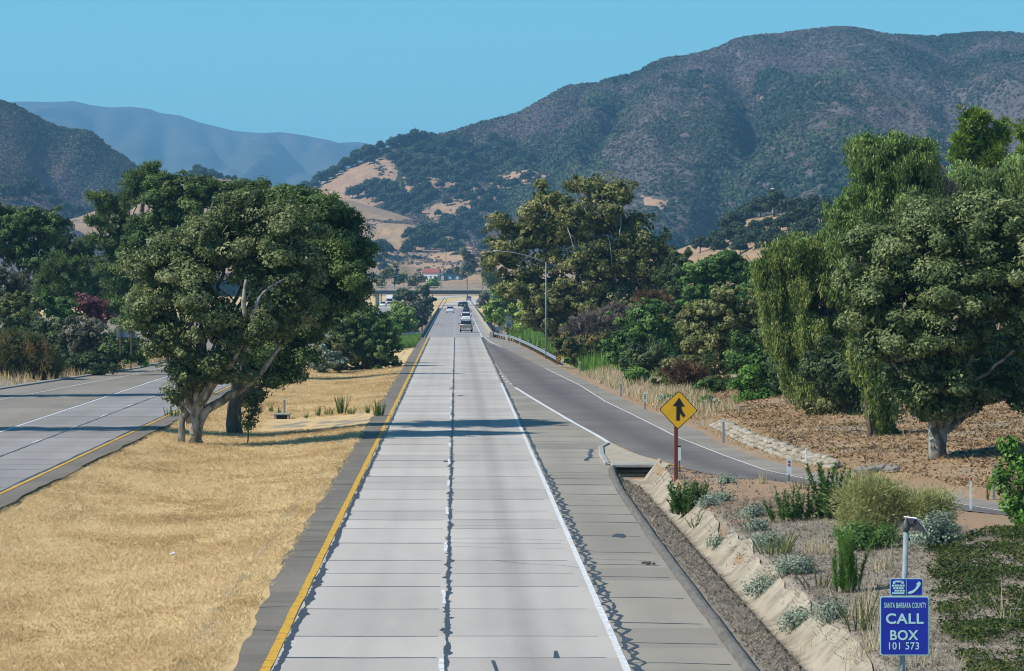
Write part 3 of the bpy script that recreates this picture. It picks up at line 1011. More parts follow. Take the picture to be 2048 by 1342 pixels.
mgr = polys(([(600, 392), (690, 342), (760, 312), (790, 318), (800, 345), (790, 375), (800, 400), (740, 420), (640, 402)], 1.0), ([(790, 400), (800, 345), (850, 350), (930, 370), (1010, 345), (1060, 338), (1100, 352), (1060, 372), (960, 386), (880, 378), (850, 400), (815, 420)], .95),
            ([(840, 420), (900, 395), (1000, 392), (1010, 405), (930, 420), (900, 440), (870, 452)], .9), ([(1190, 214), (1270, 222), (1290, 236), (1240, 240), (1200, 228)], .42), ([(1490, 160), (1520, 165), (1530, 210), (1500, 190)], .5), ([(1850, 135), (1900, 150), (1940, 180), (1900, 175)], .5),
            ([(1280, 390), (1345, 396), (1330, 420), (1290, 412)], .85), ([(1480, 240), (1510, 230), (1520, 290), (1470, 270)], .48), ([(900, 265), (960, 262), (960, 285), (915, 285)], .5))
mount.build(M['mountain'], np.concatenate([np.linspace(-150, 300, 300), np.linspace(302, 900, 190)]), np.concatenate([np.linspace(0, 1, 190), [1.03, 1.1, 1.3]]), mgr)

# shaded chaparral hill on the left
left = Hill('left_hill', [(-600, 60), (-300, 120), (-100, 172), (0, 203), (30, 212), (60, 228), (90, 243), (120, 256), (150, 260), (180, 263), (200, 278), (222, 298), (245, 312), (265, 326), (290, 348), (330, 382), (380, 420), (450, 470), (520, 530)], lambda u: 2600., 1550., 8.0, .95,
            [((110, 320), (215, 400), 60, 30)], .09, 1 / 200., 15)
left.build(M['mountain'], np.linspace(-660, -110, 260), np.concatenate([np.linspace(0, 1, 110), [1.05, 1.2, 1.5]]),
           polys(([(60, 400), (130, 405), (150, 420), (80, 425)], .6)))

# golden foothill with cut benches behind the overpass
GX = [(60, 450), (200, 430), (280, 385), (330, 356), (380, 350), (420, 352), (480, 362), (560, 377), (620, 388), (700, 401), (760, 417), (800, 429), (830, 440), (860, 454), (880, 466), (905, 484), (930, 500), (980, 520), (1040, 538), (1150, 550), (1400, 560)]


class Foot(Hill):
    def __call__(s, x, y):
        x = np.asarray(x, float); y = np.asarray(y, float)
        Yr, Zr = s.ridge(x)
        u = U0 + F * x / np.maximum(y, 1)
        n = (fbm(x * .03, y * .02, 44, 4) - .5)
        yy = y + n * 40 - 40 * np.exp(-((u - 860) / 90) ** 2) * ((y > 1780) & (y < 1960))
        zb = np.interp(yy, [1640, 1690, 1750, 1780, 1800, 1825, 1850, 1870, 1890, 1940, 1950, 1985, 1992, 2015], [0, 1.5, 6, 7.8, 10, 17., 19.0, 24.5, 25.8, 28, 31., 35, 40, 42])
        Zc = np.maximum(Zr, 4)
        k = np.clip((y - 1985) / (2250 - 1985), 0, 1)
        zb = np.minimum(zb, Zc * 1.0)
        z = zb + (Zc - zb) * np.where(y > 1985, np.sin(k * np.pi / 2) * .75 + k * .25, 0)
        z = np.where(y > Yr, Zc - Zc * .8 * np.minimum((y - Yr) / 300, 1.4), z)
        return z + n * 3.0 * sstep(1700, 1780, y) * (1 - sstep(2150, 2250, y))


foot = Foot('golden_hill', GX, lambda u: 2250., 1640.)
foot.build(M['golden_hill'], np.linspace(-390, 150, 260), np.concatenate([np.linspace(0, 1, 190), [1.05, 1.2, 1.5]]),
           polys(([(0, 300), (1400, 300), (1400, 640), (0, 640)], .74), ([(560, 360), (900, 400), (900, 470), (780, 440), (560, 410)], 1.0), ([(620, 446), (800, 452), (860, 468), (840, 500), (640, 500)], .36), ([(770, 505), (860, 512), (1000, 545), (960, 565), (880, 535), (770, 522)], .98)))

# oak covered knoll at right, beyond the round green tree
KX = [(1150, 560), (1260, 530), (1330, 508), (1370, 494), (1410, 478), (1450, 458), (1490, 440), (1540, 428), (1600, 424), (1650, 426), (1720, 424), (1800, 430), (1950, 450), (2200, 480)]
knoll = Hill('oak_knoll', KX, lambda u: 1000., 560., 0., .9, None, .04, 1 / 60., 31)
knoll.build(M['golden_hill'], np.linspace(38, 210, 110), np.concatenate([np.linspace(0, 1, 60), [1.1, 1.3, 1.6]]), polys(([(1000, 400), (2300, 400), (2300, 640), (1000, 640)], .95)))


# ------------------------------------------------------------------ leaves
def tris(P, l, w, T, Bv):
    """leaf triangles at P with long axis T, short axis Bv"""
    l = np.asarray(l)[:, None]; w = np.asarray(w)[:, None]
    V = np.stack([P + T * l * .6, P - T * l * .4 + Bv * w * .5, P - T * l * .4 - Bv * w * .5], 1).reshape(-1, 3)
    return V, np.arange(len(P) * 3).reshape(-1, 3)


def unit(n):
    v = rng.normal(size=(n, 3))
    return v / (np.linalg.norm(v, axis=1)[:, None] + 1e-9)


def nrm(v): return v / (np.linalg.norm(v, axis=1)[:, None] + 1e-9)


# mode, leaf size factor (x pixel size), aspect, cover, clump radius (m), leaves per clump
KIND = {
    'oak':    dict(mode='leaf', l=.15, asp=.72, cov=1.75, rc=.5, per=80),
    'bush':   dict(mode='leaf', l=.14, asp=.7, cov=1.8, rc=.36, per=50),
    'sycamore': dict(mode='leaf', l=.24, asp=.9, cov=1.7, rc=.6, per=40),
    'needle': dict(mode='needle', l=.36, asp=.26, cov=2.2, rc=.45, per=70),
    'droop':  dict(mode='droop', l=.22, asp=.30, cov=2.6, rc=.42, per=90, fall=1.2),
    'twig':   dict(mode='needle', l=.28, asp=.18, cov=1.7, rc=.45, per=40),
    'far':    dict(mode='leaf', l=.9, asp=.8, cov=1.8, rc=1.1, per=26),
}


def leaves(lobes, kind, px=0.0, core=True, sc=1.0):
    """lobes: list of (centre, radii). returns V, F, tint"""
    k = KIND[kind]
    l0 = max(k['l'] * sc, px)
    w0 = l0 * k['asp']
    Vs, Ts = [], []
    rc = max(k['rc'], l0 * 1.6)
    for c, r in lobes:
        c = np.asarray(c, float); r = np.asarray(r, float)
        rm = (r[0] * r[1] * r[2]) ** (1 / 3)
        area = 4 * np.pi * ((r[0] * r[1]) ** 1.6 / 3 + (r[0] * r[2]) ** 1.6 / 3 + (r[1] * r[2]) ** 1.6 / 3) ** (1 / 1.6)
        n = int(k['cov'] * area / (.5 * l0 * w0))
        nc = max(6, n // k['per'])
        # boughs carry the clumps; dark gaps stay between them
        nb_ = int(np.clip(area / (np.pi * (.40 * rm) ** 2) * .92, 5, 34))
        bd = unit(nb_)
        low_ = -.55 if kind in ('oak', 'far') else -1.1
        bd[:, 2] = np.where(bd[:, 2] < low_, -bd[:, 2], bd[:, 2])
        bc = bd * (rng.uniform(.58, 1.02, nb_))[:, None]
        bs = rng.uniform(.26, .46, nb_)
        bt_ = rng.normal(0, .7, nb_)
        bi = rng.integers(0, nb_, nc)
        cd = unit(nc)
        if low_ > -1: cd[:, 2] = np.where(cd[:, 2] < -.3, -cd[:, 2] * .6, cd[:, 2])
        off0 = bc[bi] + cd * (bs[bi] * rng.random(nc) ** .4)[:, None] * np.array((1, 1, .8))
        d = nrm(cd * .75 + bd[bi] * .5)
        ph = rng.random(3) * 6
        bump = 1 + .16 * np.sin(d[:, 0] * 4 + ph[0]) * np.sin(d[:, 1] * 4 + ph[1]) + .10 * np.sin(d[:, 2] * 7 + ph[2])
        far_ = rng.random(nc) < .10
        cc = c + off0 * np.where(far_, rng.uniform(1.05, 1.25, nc), 1.0)[:, None] * r
        ct = .8 * rng.normal(0, 1, nc) + bt_[bi]
        crs = rc * rng.uniform(.45, 1.4, nc) * np.where(far_, .6, 1)
        ii = np.repeat(np.arange(nc), k['per'])
        m = len(ii)
        g = unit(m)
        rr = .35 + .65 * rng.random(m) ** .4
        ll = l0 * rng.uniform(.65, 1.35, m)
        ww = ll * k['asp'] * rng.uniform(.8, 1.2, m)
        if k['mode'] == 'leaf':
            P = cc[ii] + g * (rr * crs[ii])[:, None] * np.array((1, 1, .72))
            nn = nrm(.8 * d[ii] + .6 * g + .42 * rng.normal(size=(m, 3)) + np.array((0, 0, .25)))
            T = nrm(np.cross(nn, rng.normal(size=(m, 3))))
            Bv = np.cross(nn, T)
        elif k['mode'] == 'needle':
            P = cc[ii] + g * (rr * crs[ii])[:, None] * .8
            T = nrm(g + .5 * d[ii] + np.array((0, 0, .45)) + .3 * rng.normal(size=(m, 3)))
            Bv = nrm(np.cross(T, rng.normal(size=(m, 3))))
        else:
            fall = k['fall'] * rng.uniform(.5, 1.5, nc)
            q = rng.random(m)
            off = rng.normal(size=(m, 3)) * (crs[ii] * .45)[:, None]
            off[:, 2] = -q * fall[ii]
            off[:, :2] *= (1.25 - .7 * q)[:, None]
            P = cc[ii] + off
            T = nrm(np.array((0, 0, -1.)) + .42 * rng.normal(size=(m, 3)))
            hn = nrm(.6 * d[ii] + .8 * rng.normal(size=(m, 3)))
            Bv = nrm(np.cross(T, hn))
        V, _ = tris(P, ll, ww, T, Bv)
        Vs.append(V)
        Ts.append(np.clip(.48 + .17 * ct[ii] + .19 * rng.normal(size=m), 0, 1))
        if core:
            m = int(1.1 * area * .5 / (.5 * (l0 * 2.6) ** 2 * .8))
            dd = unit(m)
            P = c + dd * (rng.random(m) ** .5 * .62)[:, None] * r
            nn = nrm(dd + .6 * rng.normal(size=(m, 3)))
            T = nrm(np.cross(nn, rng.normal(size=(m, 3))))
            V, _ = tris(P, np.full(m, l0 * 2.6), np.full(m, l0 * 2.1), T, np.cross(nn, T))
            Vs.append(V); Ts.append(np.clip(.30 + .1 * rng.normal(size=m), 0, 1))  # inner leaves tinted darker, shade inside the crown put into their colour
    V = np.concatenate(Vs)
    return V, np.arange(len(V)).reshape(-1, 3), np.concatenate(Ts)


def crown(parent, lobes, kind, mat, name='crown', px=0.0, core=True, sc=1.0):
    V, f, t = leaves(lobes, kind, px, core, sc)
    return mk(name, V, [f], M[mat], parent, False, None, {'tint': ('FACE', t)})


def limb(mb, pts, r0, r1, n=9, wob=.04, seed=0, mi=0):
    """tapered crooked limb through pts"""
    pts = np.asarray(pts, float)
    s = np.concatenate([[0], np.cumsum(np.linalg.norm(np.diff(pts, axis=0), axis=1))])
    k = max(4, int(s[-1] / .5) + 2)
    q = np.linspace(0, s[-1], k)
    P = np.stack([np.interp(q, s, pts[:, i]) for i in range(3)], 1)
    for _ in range(2):
        P[1:-1] = (P[:-2] + 2 * P[1:-1] + P[2:]) / 4
    P[1:-1] += rng.normal(0, wob, (k - 2, 3))
    t = q / s[-1]
    mb.tube(P, (r0 + (r1 - r0) * t ** .8) * (1 + .06 * rng.normal(size=k)), n, mi)


def lob(Y, u, v, ru, rv, rd=None, dy=0.0):
    s = F / (Y + dy)
    return (wp(u, v, Y + dy), (ru / s, (rd if rd else (ru + rv) / 2 * .85 / s), rv / s))


def tree(name, label, cat, Y, ub, lobes, kind, leaf, bark='bark', r=.22, vb=None, group=None, px=0.0, limbs=True, extra=None, sc=1.0, cn='crown', zf=hz, tn='trunk', core=True, main=True):
    """lobes: (u, v, ru, rv[, rd, dy]) in photo pixels at distance Y. extra: hand-set limbs [(pts (u,v,dy)), r0, r1]"""
    x = (ub - U0) / F * Y
    if vb is not None:
        Y = float(at(ub, vb, hz, 60, 480, .1)[1])
        x = (ub - U0) / F * Y
    z = float(zf(x, Y))
    t = thing(name, label, cat, (x, Y, z), 0, group)
    Ls = [lob(Y, *q) for q in lobes]
    crown(t, Ls, kind, leaf, cn, px or .00078 * Y, core, sc)
    mb = MB()
    if extra:
        for pts, a, b in extra:
            limb(mb, [wp(p[0], p[1], Y + (p[2] if len(p) > 2 else 0)) for p in pts], a, b, 10, .03)
    zs = [q[0][2] for q in Ls]
    top = Ls[int(np.argmax(zs))][0]
    low = min(zs)
    if main and not extra:
        fork = np.array((x + (top[0] - x) * .2, Y, z + max((low - z) * .6, .3)))
        limb(mb, [(x, Y, z - .25), fork, (fork * .4 + top * .6), top], r * 1.15, r * .3)
    else:
        fork = np.array((x, Y, z + max((low - z) * .5, .3)))
    if limbs:
        for c, rr in Ls:
            if np.linalg.norm(c - top) < .1 and not extra: continue
            mid = fork * .5 + c * .5 + np.array((0, 0, .12 * np.linalg.norm(c - fork)))
            limb(mb, [fork, mid, c], r * .42, r * .10, 6, .06)
            for _ in range(3):
                e = c + unit(1)[0] * np.array(rr) * .8
                limb(mb, [c * .6 + mid * .4, (c + e) / 2, e], r * .15, r * .05, 5, .05)
    if mb.V:
        mb.build(tn, M[bark], t, True)
    return t

# ------------------------------------------------------------------ trees near the road
# hero oak in the median with its pale crooked limbs
tree('oak_tree', 'broad grey-green oak with pale crooked limbs leaning over the dry median', 'tree', 153.0, 380,
     [(330, 550, 70, 76, 3.4), (296, 640, 46, 60, 2.0, -1), (430, 500, 88, 70, 3.4), (530, 530, 80, 76, 3.4, .6), (385, 590, 70, 64, 2.6, -1.5), (345, 690, 52, 44, 1.8, -1), (440, 660, 60, 48, 2.0, -1.8), (505, 670, 56, 44, 1.8, -2), (430, 745, 85, 40, 1.8, -1),
      (370, 755, 30, 36, 1.0, -.5), (560, 640, 70, 80, 2.2, -.5), (480, 440, 75, 50, 2.2, .5), (560, 460, 75, 55, 2.2, .5), (600, 560, 60, 70, 2.0, .8), (350, 800, 18, 22, .5, -1)],
     'oak', 'oak_leaf', 'bark_pale', .5, 885, extra=[
         ([(395, 893), (388, 850), (400, 800), (392, 770), (372, 720), (358, 680), (340, 600)], .34, .09), ([(362, 888), (360, 850), (372, 810), (388, 760), (400, 700)], .22, .10),
         ([(385, 890), (400, 830), (432, 806), (470, 786), (520, 756), (548, 706), (585, 660), (600, 600)], .29, .07), ([(388, 870), (405, 790), (430, 740), (470, 690), (500, 600), (520, 560), (530, 500)], .24, .07),
         ([(492, 640, -3.0), (486, 600, -3.4), (492, 560, -3)], .15, .07), ([(480, 690, -2), (506, 640, -3.0), (512, 600, -3.1), (530, 578, -2.8), (565, 560, -2)], .14, .04), ([(392, 730), (410, 690, -1.6), (400, 650, -1.6)], .18, .07),
         ([(455, 735, -2), (478, 705, -2.6), (490, 670, -2.6)], .15, .05), ([(340, 600), (330, 560), (320, 520)], .12, .04), ([(530, 500), (500, 440), (470, 410)], .10, .03)])
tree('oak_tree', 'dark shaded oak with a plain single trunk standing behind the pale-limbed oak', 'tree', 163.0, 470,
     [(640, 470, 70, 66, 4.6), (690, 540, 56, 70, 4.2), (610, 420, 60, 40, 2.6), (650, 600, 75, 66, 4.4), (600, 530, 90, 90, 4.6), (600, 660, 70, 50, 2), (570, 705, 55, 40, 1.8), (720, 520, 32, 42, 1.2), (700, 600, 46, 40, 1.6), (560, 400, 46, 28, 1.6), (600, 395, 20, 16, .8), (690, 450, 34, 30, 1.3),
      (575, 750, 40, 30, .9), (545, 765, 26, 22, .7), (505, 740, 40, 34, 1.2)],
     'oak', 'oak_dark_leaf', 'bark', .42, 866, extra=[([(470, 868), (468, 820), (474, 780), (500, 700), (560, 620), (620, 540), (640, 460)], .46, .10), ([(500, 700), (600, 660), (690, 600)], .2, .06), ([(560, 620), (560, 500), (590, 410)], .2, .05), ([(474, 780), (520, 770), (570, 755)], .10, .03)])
tree('oak_sapling', 'thin leafy sapling sprouting beside the trunk of the dark shaded oak', 'tree', 161.0, 492, [(500, 815, 18, 26, .5), (515, 790, 16, 16, .4), (496, 845, 12, 14, .35)], 'bush', 'dark_leaf', 'bark', .04, core=False)

# trees along the left carriageway
tree('broadleaf_tree', 'tall dense dark green tree with a lumpy top rising behind the median oaks', 'tree', 262.0, 360,
     [(380, 400, 55, 46), (330, 420, 52, 60), (430, 395, 55, 30), (300, 490, 66, 66), (270, 560, 56, 60), (262, 635, 46, 50), (360, 480, 70, 70), (250, 700, 38, 30), (400, 370, 22, 18), (345, 372, 26, 22), (475, 385, 36, 24), (520, 376, 26, 18)], 'oak', 'oak_dark_leaf', px=.2)
tree('pine_tree', 'dark layered pine with jutting horizontal boughs left of the tall lumpy tree', 'tree', 292.0, 235,
     [(200, 392, 22, 12), (225, 418, 40, 16), (190, 440, 22, 11), (235, 455, 46, 18), (205, 480, 34, 15), (250, 500, 46, 24), (228, 535, 36, 24), (268, 470, 40, 40), (282, 352, 22, 12), (300, 338, 20, 14), (318, 352, 22, 12), (262, 366, 18, 12), (290, 385, 40, 22), (250, 400, 24, 16), (245, 580, 40, 40)],
     'needle', 'pine_leaf', px=.24, r=.3)
tree('oak_tree', 'massive dark rounded tree at the left edge above the roadside thicket', 'tree', 318.0, 40, [(40, 462, 64, 48), (-10, 480, 50, 70), (95, 470, 44, 46), (60, 520, 60, 40), (12, 440, 30, 24), (75, 432, 30, 18)], 'oak', 'oak_dark_leaf', px=.25)
tree('oak_tree', 'dark sloping tree between the massive rounded tree and the layered pine', 'tree', 325.0, 140, [(130, 500, 44, 40), (160, 530, 34, 40), (105, 545, 44, 40), (175, 500, 26, 28)], 'oak', 'dark_leaf', px=.25)
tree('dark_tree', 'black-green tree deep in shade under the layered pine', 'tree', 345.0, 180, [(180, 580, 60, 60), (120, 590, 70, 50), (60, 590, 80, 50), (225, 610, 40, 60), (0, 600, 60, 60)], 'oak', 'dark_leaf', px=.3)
tree('pine_tree', 'short bright green bushy pine in front of the dark left trees', 'tree', 300.0, 135, [(130, 548, 38, 34), (100, 560, 24, 26), (155, 535, 26, 24), (118, 520, 20, 14), (140, 580, 34, 20), (92, 585, 22, 18)], 'needle', 'pine_leaf', px=.22, sc=.9)
SH = [
    ('shrub', 'greyish thin shrub at the left edge below the massive rounded tree', 285., 15, [(15, 555, 30, 26), (-10, 580, 34, 30), (35, 580, 24, 24)], 'bush', 'grey_leaf'),
    ('purple_shrub', 'dark red-purple leaved shrub in the left roadside thicket', 290., 178, [(180, 612, 28, 16), (165, 602, 20, 12), (195, 630, 20, 14), (205, 612, 12, 12)], 'bush', 'purple_leaf'),
    ('shrub', 'light green shrub just left of the red-purple shrub', 287., 115, [(118, 612, 28, 18), (95, 600, 18, 12), (130, 630, 24, 14)], 'bush', 'green_leaf'),
    ('shrub', 'olive green shrub at the upper left of the roadside thicket', 280., 55, [(50, 612, 36, 20), (20, 610, 26, 20), (60, 640, 34, 18)], 'bush', 'olive_leaf'),
    ('shrub', 'wide dark green shrub in the middle of the left thicket', 274., 70, [(60, 662, 50, 26), (110, 660, 44, 26), (20, 665, 34, 30), (130, 690, 44, 30)], 'bush', 'dark_leaf'),
    ('shrub', 'grey-green rounded shrub right of centre in the left thicket', 270., 175, [(170, 660, 34, 22), (150, 680, 24, 20), (195, 680, 24, 20)], 'bush', 'grey_leaf'),
    ('shrub', 'brown-tinged low shrub beside the back of the grey road sign', 272., 215, [(215, 690, 26, 26), (190, 715, 40, 24), (150, 728, 40, 20), (228, 715, 18, 20)], 'bush', 'mix_leaf'),
    ('shrub', 'fresh green sprout of shrub under the grey road sign', 276., 262, [(262, 705, 16, 18), (278, 712, 16, 14)], 'bush', 'fresh_leaf'),
    ('shrub', 'large brown twiggy mound of shrub at the lower left roadside', 250., 30, [(25, 700, 50, 34), (70, 720, 40, 30), (-15, 715, 40, 40), (100, 738, 24, 18), (40, 735, 54, 22)], 'twig', 'mix_leaf'),
    ('shrub', 'dark low shrub in shadow along the foot of the left thicket', 262., 120, [(110, 725, 50, 26), (165, 725, 44, 22), (70, 700, 40, 30), (205, 728, 30, 16)], 'bush', 'dark_leaf'),
    ('shrub', 'dense dark dome-shaped thicket in the median beyond the oaks', 290., 725, [(740, 690, 46, 36), (700, 705, 60, 28), (655, 710, 36, 25), (770, 700, 26, 32), (720, 655, 50, 36), (690, 660, 34, 30)], 'bush', 'oak_dark_leaf'),
    ('shrub', 'yellow-green leafy shrub growing out of the front of the median thicket', 284., 680, [(668, 690, 16, 18), (682, 712, 18, 20), (650, 700, 18, 16), (640, 715, 16, 14)], 'bush', 'mix_leaf'),
    ('shrub', 'pale blue-green shrub at the left front of the median thicket', 282., 640, [(645, 712, 24, 18), (632, 722, 18, 12), (668, 722, 26, 12)], 'bush', 'silver_leaf'),
]
for nm, lb, Y, ub, lobes, kd, lf in SH:
    tree(nm, lb, 'shrub', Y, ub, [(q[0], q[1] + 3, q[2] * 1.22, q[3] * 1.3) + tuple(q[4:]) for q in lobes], kd, lf, 'bark', .09, sc=1.15, cn='foliage', tn='stem')
tree('broadleaf_tree', 'sunlit bright green small tree beside the median thicket', 'tree', 300.0, 745, [(735, 640, 36, 26), (765, 660, 28, 30), (710, 625, 26, 18), (780, 680, 16, 20)], 'bush', 'fresh_leaf', sc=1.3)

for lb, X_, Y_, sc_ in (('tall dark tree beyond the left verge whose shadow crosses the left carriageway', -39.0, 162., 1.75), ('shorter dark tree beyond the left verge with a shadow on the outer lane', -40.0, 212., 1.3)):
    u_ = U0 + F * X_ / Y_; v_ = V0 + F * CAMH / Y_; s_ = F / Y_ * sc_
    tree('dark_tree', lb, 'tree', Y_, u_, [(u_, v_ - 9 * s_, 3.0 * s_, 3.0 * s_, 2.4), (u_ + 1.2 * s_, v_ - 12.5 * s_, 2.6 * s_, 2.8 * s_, 2), (u_ - 1.5 * s_, v_ - 7 * s_, 2.5 * s_, 2.4 * s_, 2), (u_ + .5 * s_, v_ - 15.5 * s_, 1.6 * s_, 1.8 * s_, 1.2)], 'oak', 'dark_leaf', r=.3, sc=1.5)

# trees by the creek between the two bridges
tree('willow_tree', 'yellow-green young tree by the creek between the two bridges', 'tree', 520., 802, [(800, 632, 24, 18), (785, 645, 18, 16), (815, 640, 18, 18), (800, 655, 26, 16), (795, 615, 14, 10)], 'bush', 'lime_leaf', px=.42)
tree('willow_tree', 'grey-green round tree just behind the yellow-green creek tree', 'tree', 560., 832, [(826, 612, 20, 20), (835, 630, 18, 20), (818, 596, 14, 10), (838, 648, 14, 14)], 'bush', 'grey_leaf', px=.45)
for lb, Y, ub, lobes in (('dark tree in front of the left half of the overpass', 820., 812, [(808, 588, 16, 13), (825, 600, 18, 16), (800, 598, 12, 9)]), ('taller dark green tree rising above the overpass rail', 860., 853, [(853, 583, 12, 14), (858, 600, 13, 14), (850, 618, 14, 14)]),
                         ('dark tree beside the near end of the left bridge railing', 760., 846, [(843, 615, 16, 18), (850, 632, 13, 14), (835, 602, 12, 10)])):
    tree('dark_tree', lb, 'tree', Y, ub, lobes, 'oak', 'dark_leaf', px=.65, group='dark trees by the overpass')

# right side
for lb, Y, ub, lobes in (('tall lime green tree at the far right end of the bridge parapet', 520., 1012, [(1010, 592, 26, 24), (1030, 575, 18, 14), (995, 610, 20, 16), (1025, 615, 26, 20)]), ('low lime green tree next to the bridge parapet', 465., 990, [(990, 632, 17, 16), (978, 620, 12, 12), (1003, 645, 13, 13)]),
                         ('lime green tree between the speed limit sign and the street lamp', 425., 1055, [(1055, 635, 26, 24), (1040, 655, 18, 14), (1068, 655, 18, 16), (1050, 610, 20, 16)])):
    tree('lime_green_tree', lb, 'tree', Y, ub, lobes, 'bush', 'lime_leaf', px=.36, sc=1.6, group='lime green trees by the bridge')
tree('shrub', 'dull green shrub between the lime green trees behind the speed limit sign', 'shrub', 440., 1022, [(1022, 645, 18, 16), (1030, 660, 20, 12)], 'bush', 'olive_leaf', cn='foliage', tn='stem', px=.36)
tree('sycamore_tree', 'huge olive-brown sycamore with white limbs behind the street lamp', 'tree', 335., 1195,
     [(1140, 440, 80, 56, 4), (1062, 470, 62, 50, 3.4), (1010, 510, 42, 40, 2.4), (1000, 445, 24, 22, 1.4), (1040, 560, 52, 40, 2.8), (1222, 440, 58, 56, 3.4), (1190, 378, 44, 24, 2), (1155, 366, 24, 14, 1.2), (1235, 380, 34, 30, 2), (1280, 485, 48, 56, 3), (1300, 560, 46, 46, 2.8), (1190, 530, 100, 60, 4.4),
      (1100, 590, 70, 50, 3.6), (1200, 610, 90, 46, 4), (1265, 620, 60, 40, 3), (1090, 400, 30, 22, 1.6), (1085, 372, 14, 10, .8), (1330, 510, 20, 40, 1.6), (1240, 655, 60, 30, 3), (1165, 665, 60, 30, 3), (1300, 610, 40, 36, 2.4), (1130, 640, 50, 30, 3), (1080, 630, 30, 30, 2)],
     'sycamore', 'sycamore_leaf', 'bark_white', .30, extra=[([(1205, 700), (1207, 640), (1195, 560), (1190, 500), (1188, 440), (1180, 380)], .5, .08), ([(1200, 640), (1230, 560), (1238, 480), (1228, 400)], .34, .07), ([(1195, 600), (1150, 500), (1148, 440)], .3, .06), ([(1205, 680), (1100, 600), (1050, 520), (1020, 470)], .3, .06),
                                                           ([(1207, 640), (1270, 560), (1290, 500)], .26, .05), ([(1188, 480, -1.6), (1178, 440, -2.0), (1164, 400, -1.6)], .08, .03), ([(1238, 480, -1.8), (1242, 440, -2.2), (1240, 410, -1.4)], .08, .03), ([(1225, 540, -2.6), (1222, 500, -3.2), (1216, 470, -2.6)], .08, .03), ([(1150, 500, -2.6), (1140, 470, -3.0), (1130, 440, -2)], .09, .03)])
tree('round_tree', 'bright green rounded tree between the sycamore and the drooping pepper tree', 'tree', 300., 1440, [(1440, 535, 50, 30), (1400, 550, 36, 30), (1480, 550, 34, 34), (1430, 580, 60, 34), (1395, 605, 36, 30), (1455, 515, 26, 14), (1490, 590, 30, 30)], 'oak', 'green_leaf', px=.24, sc=1.5)
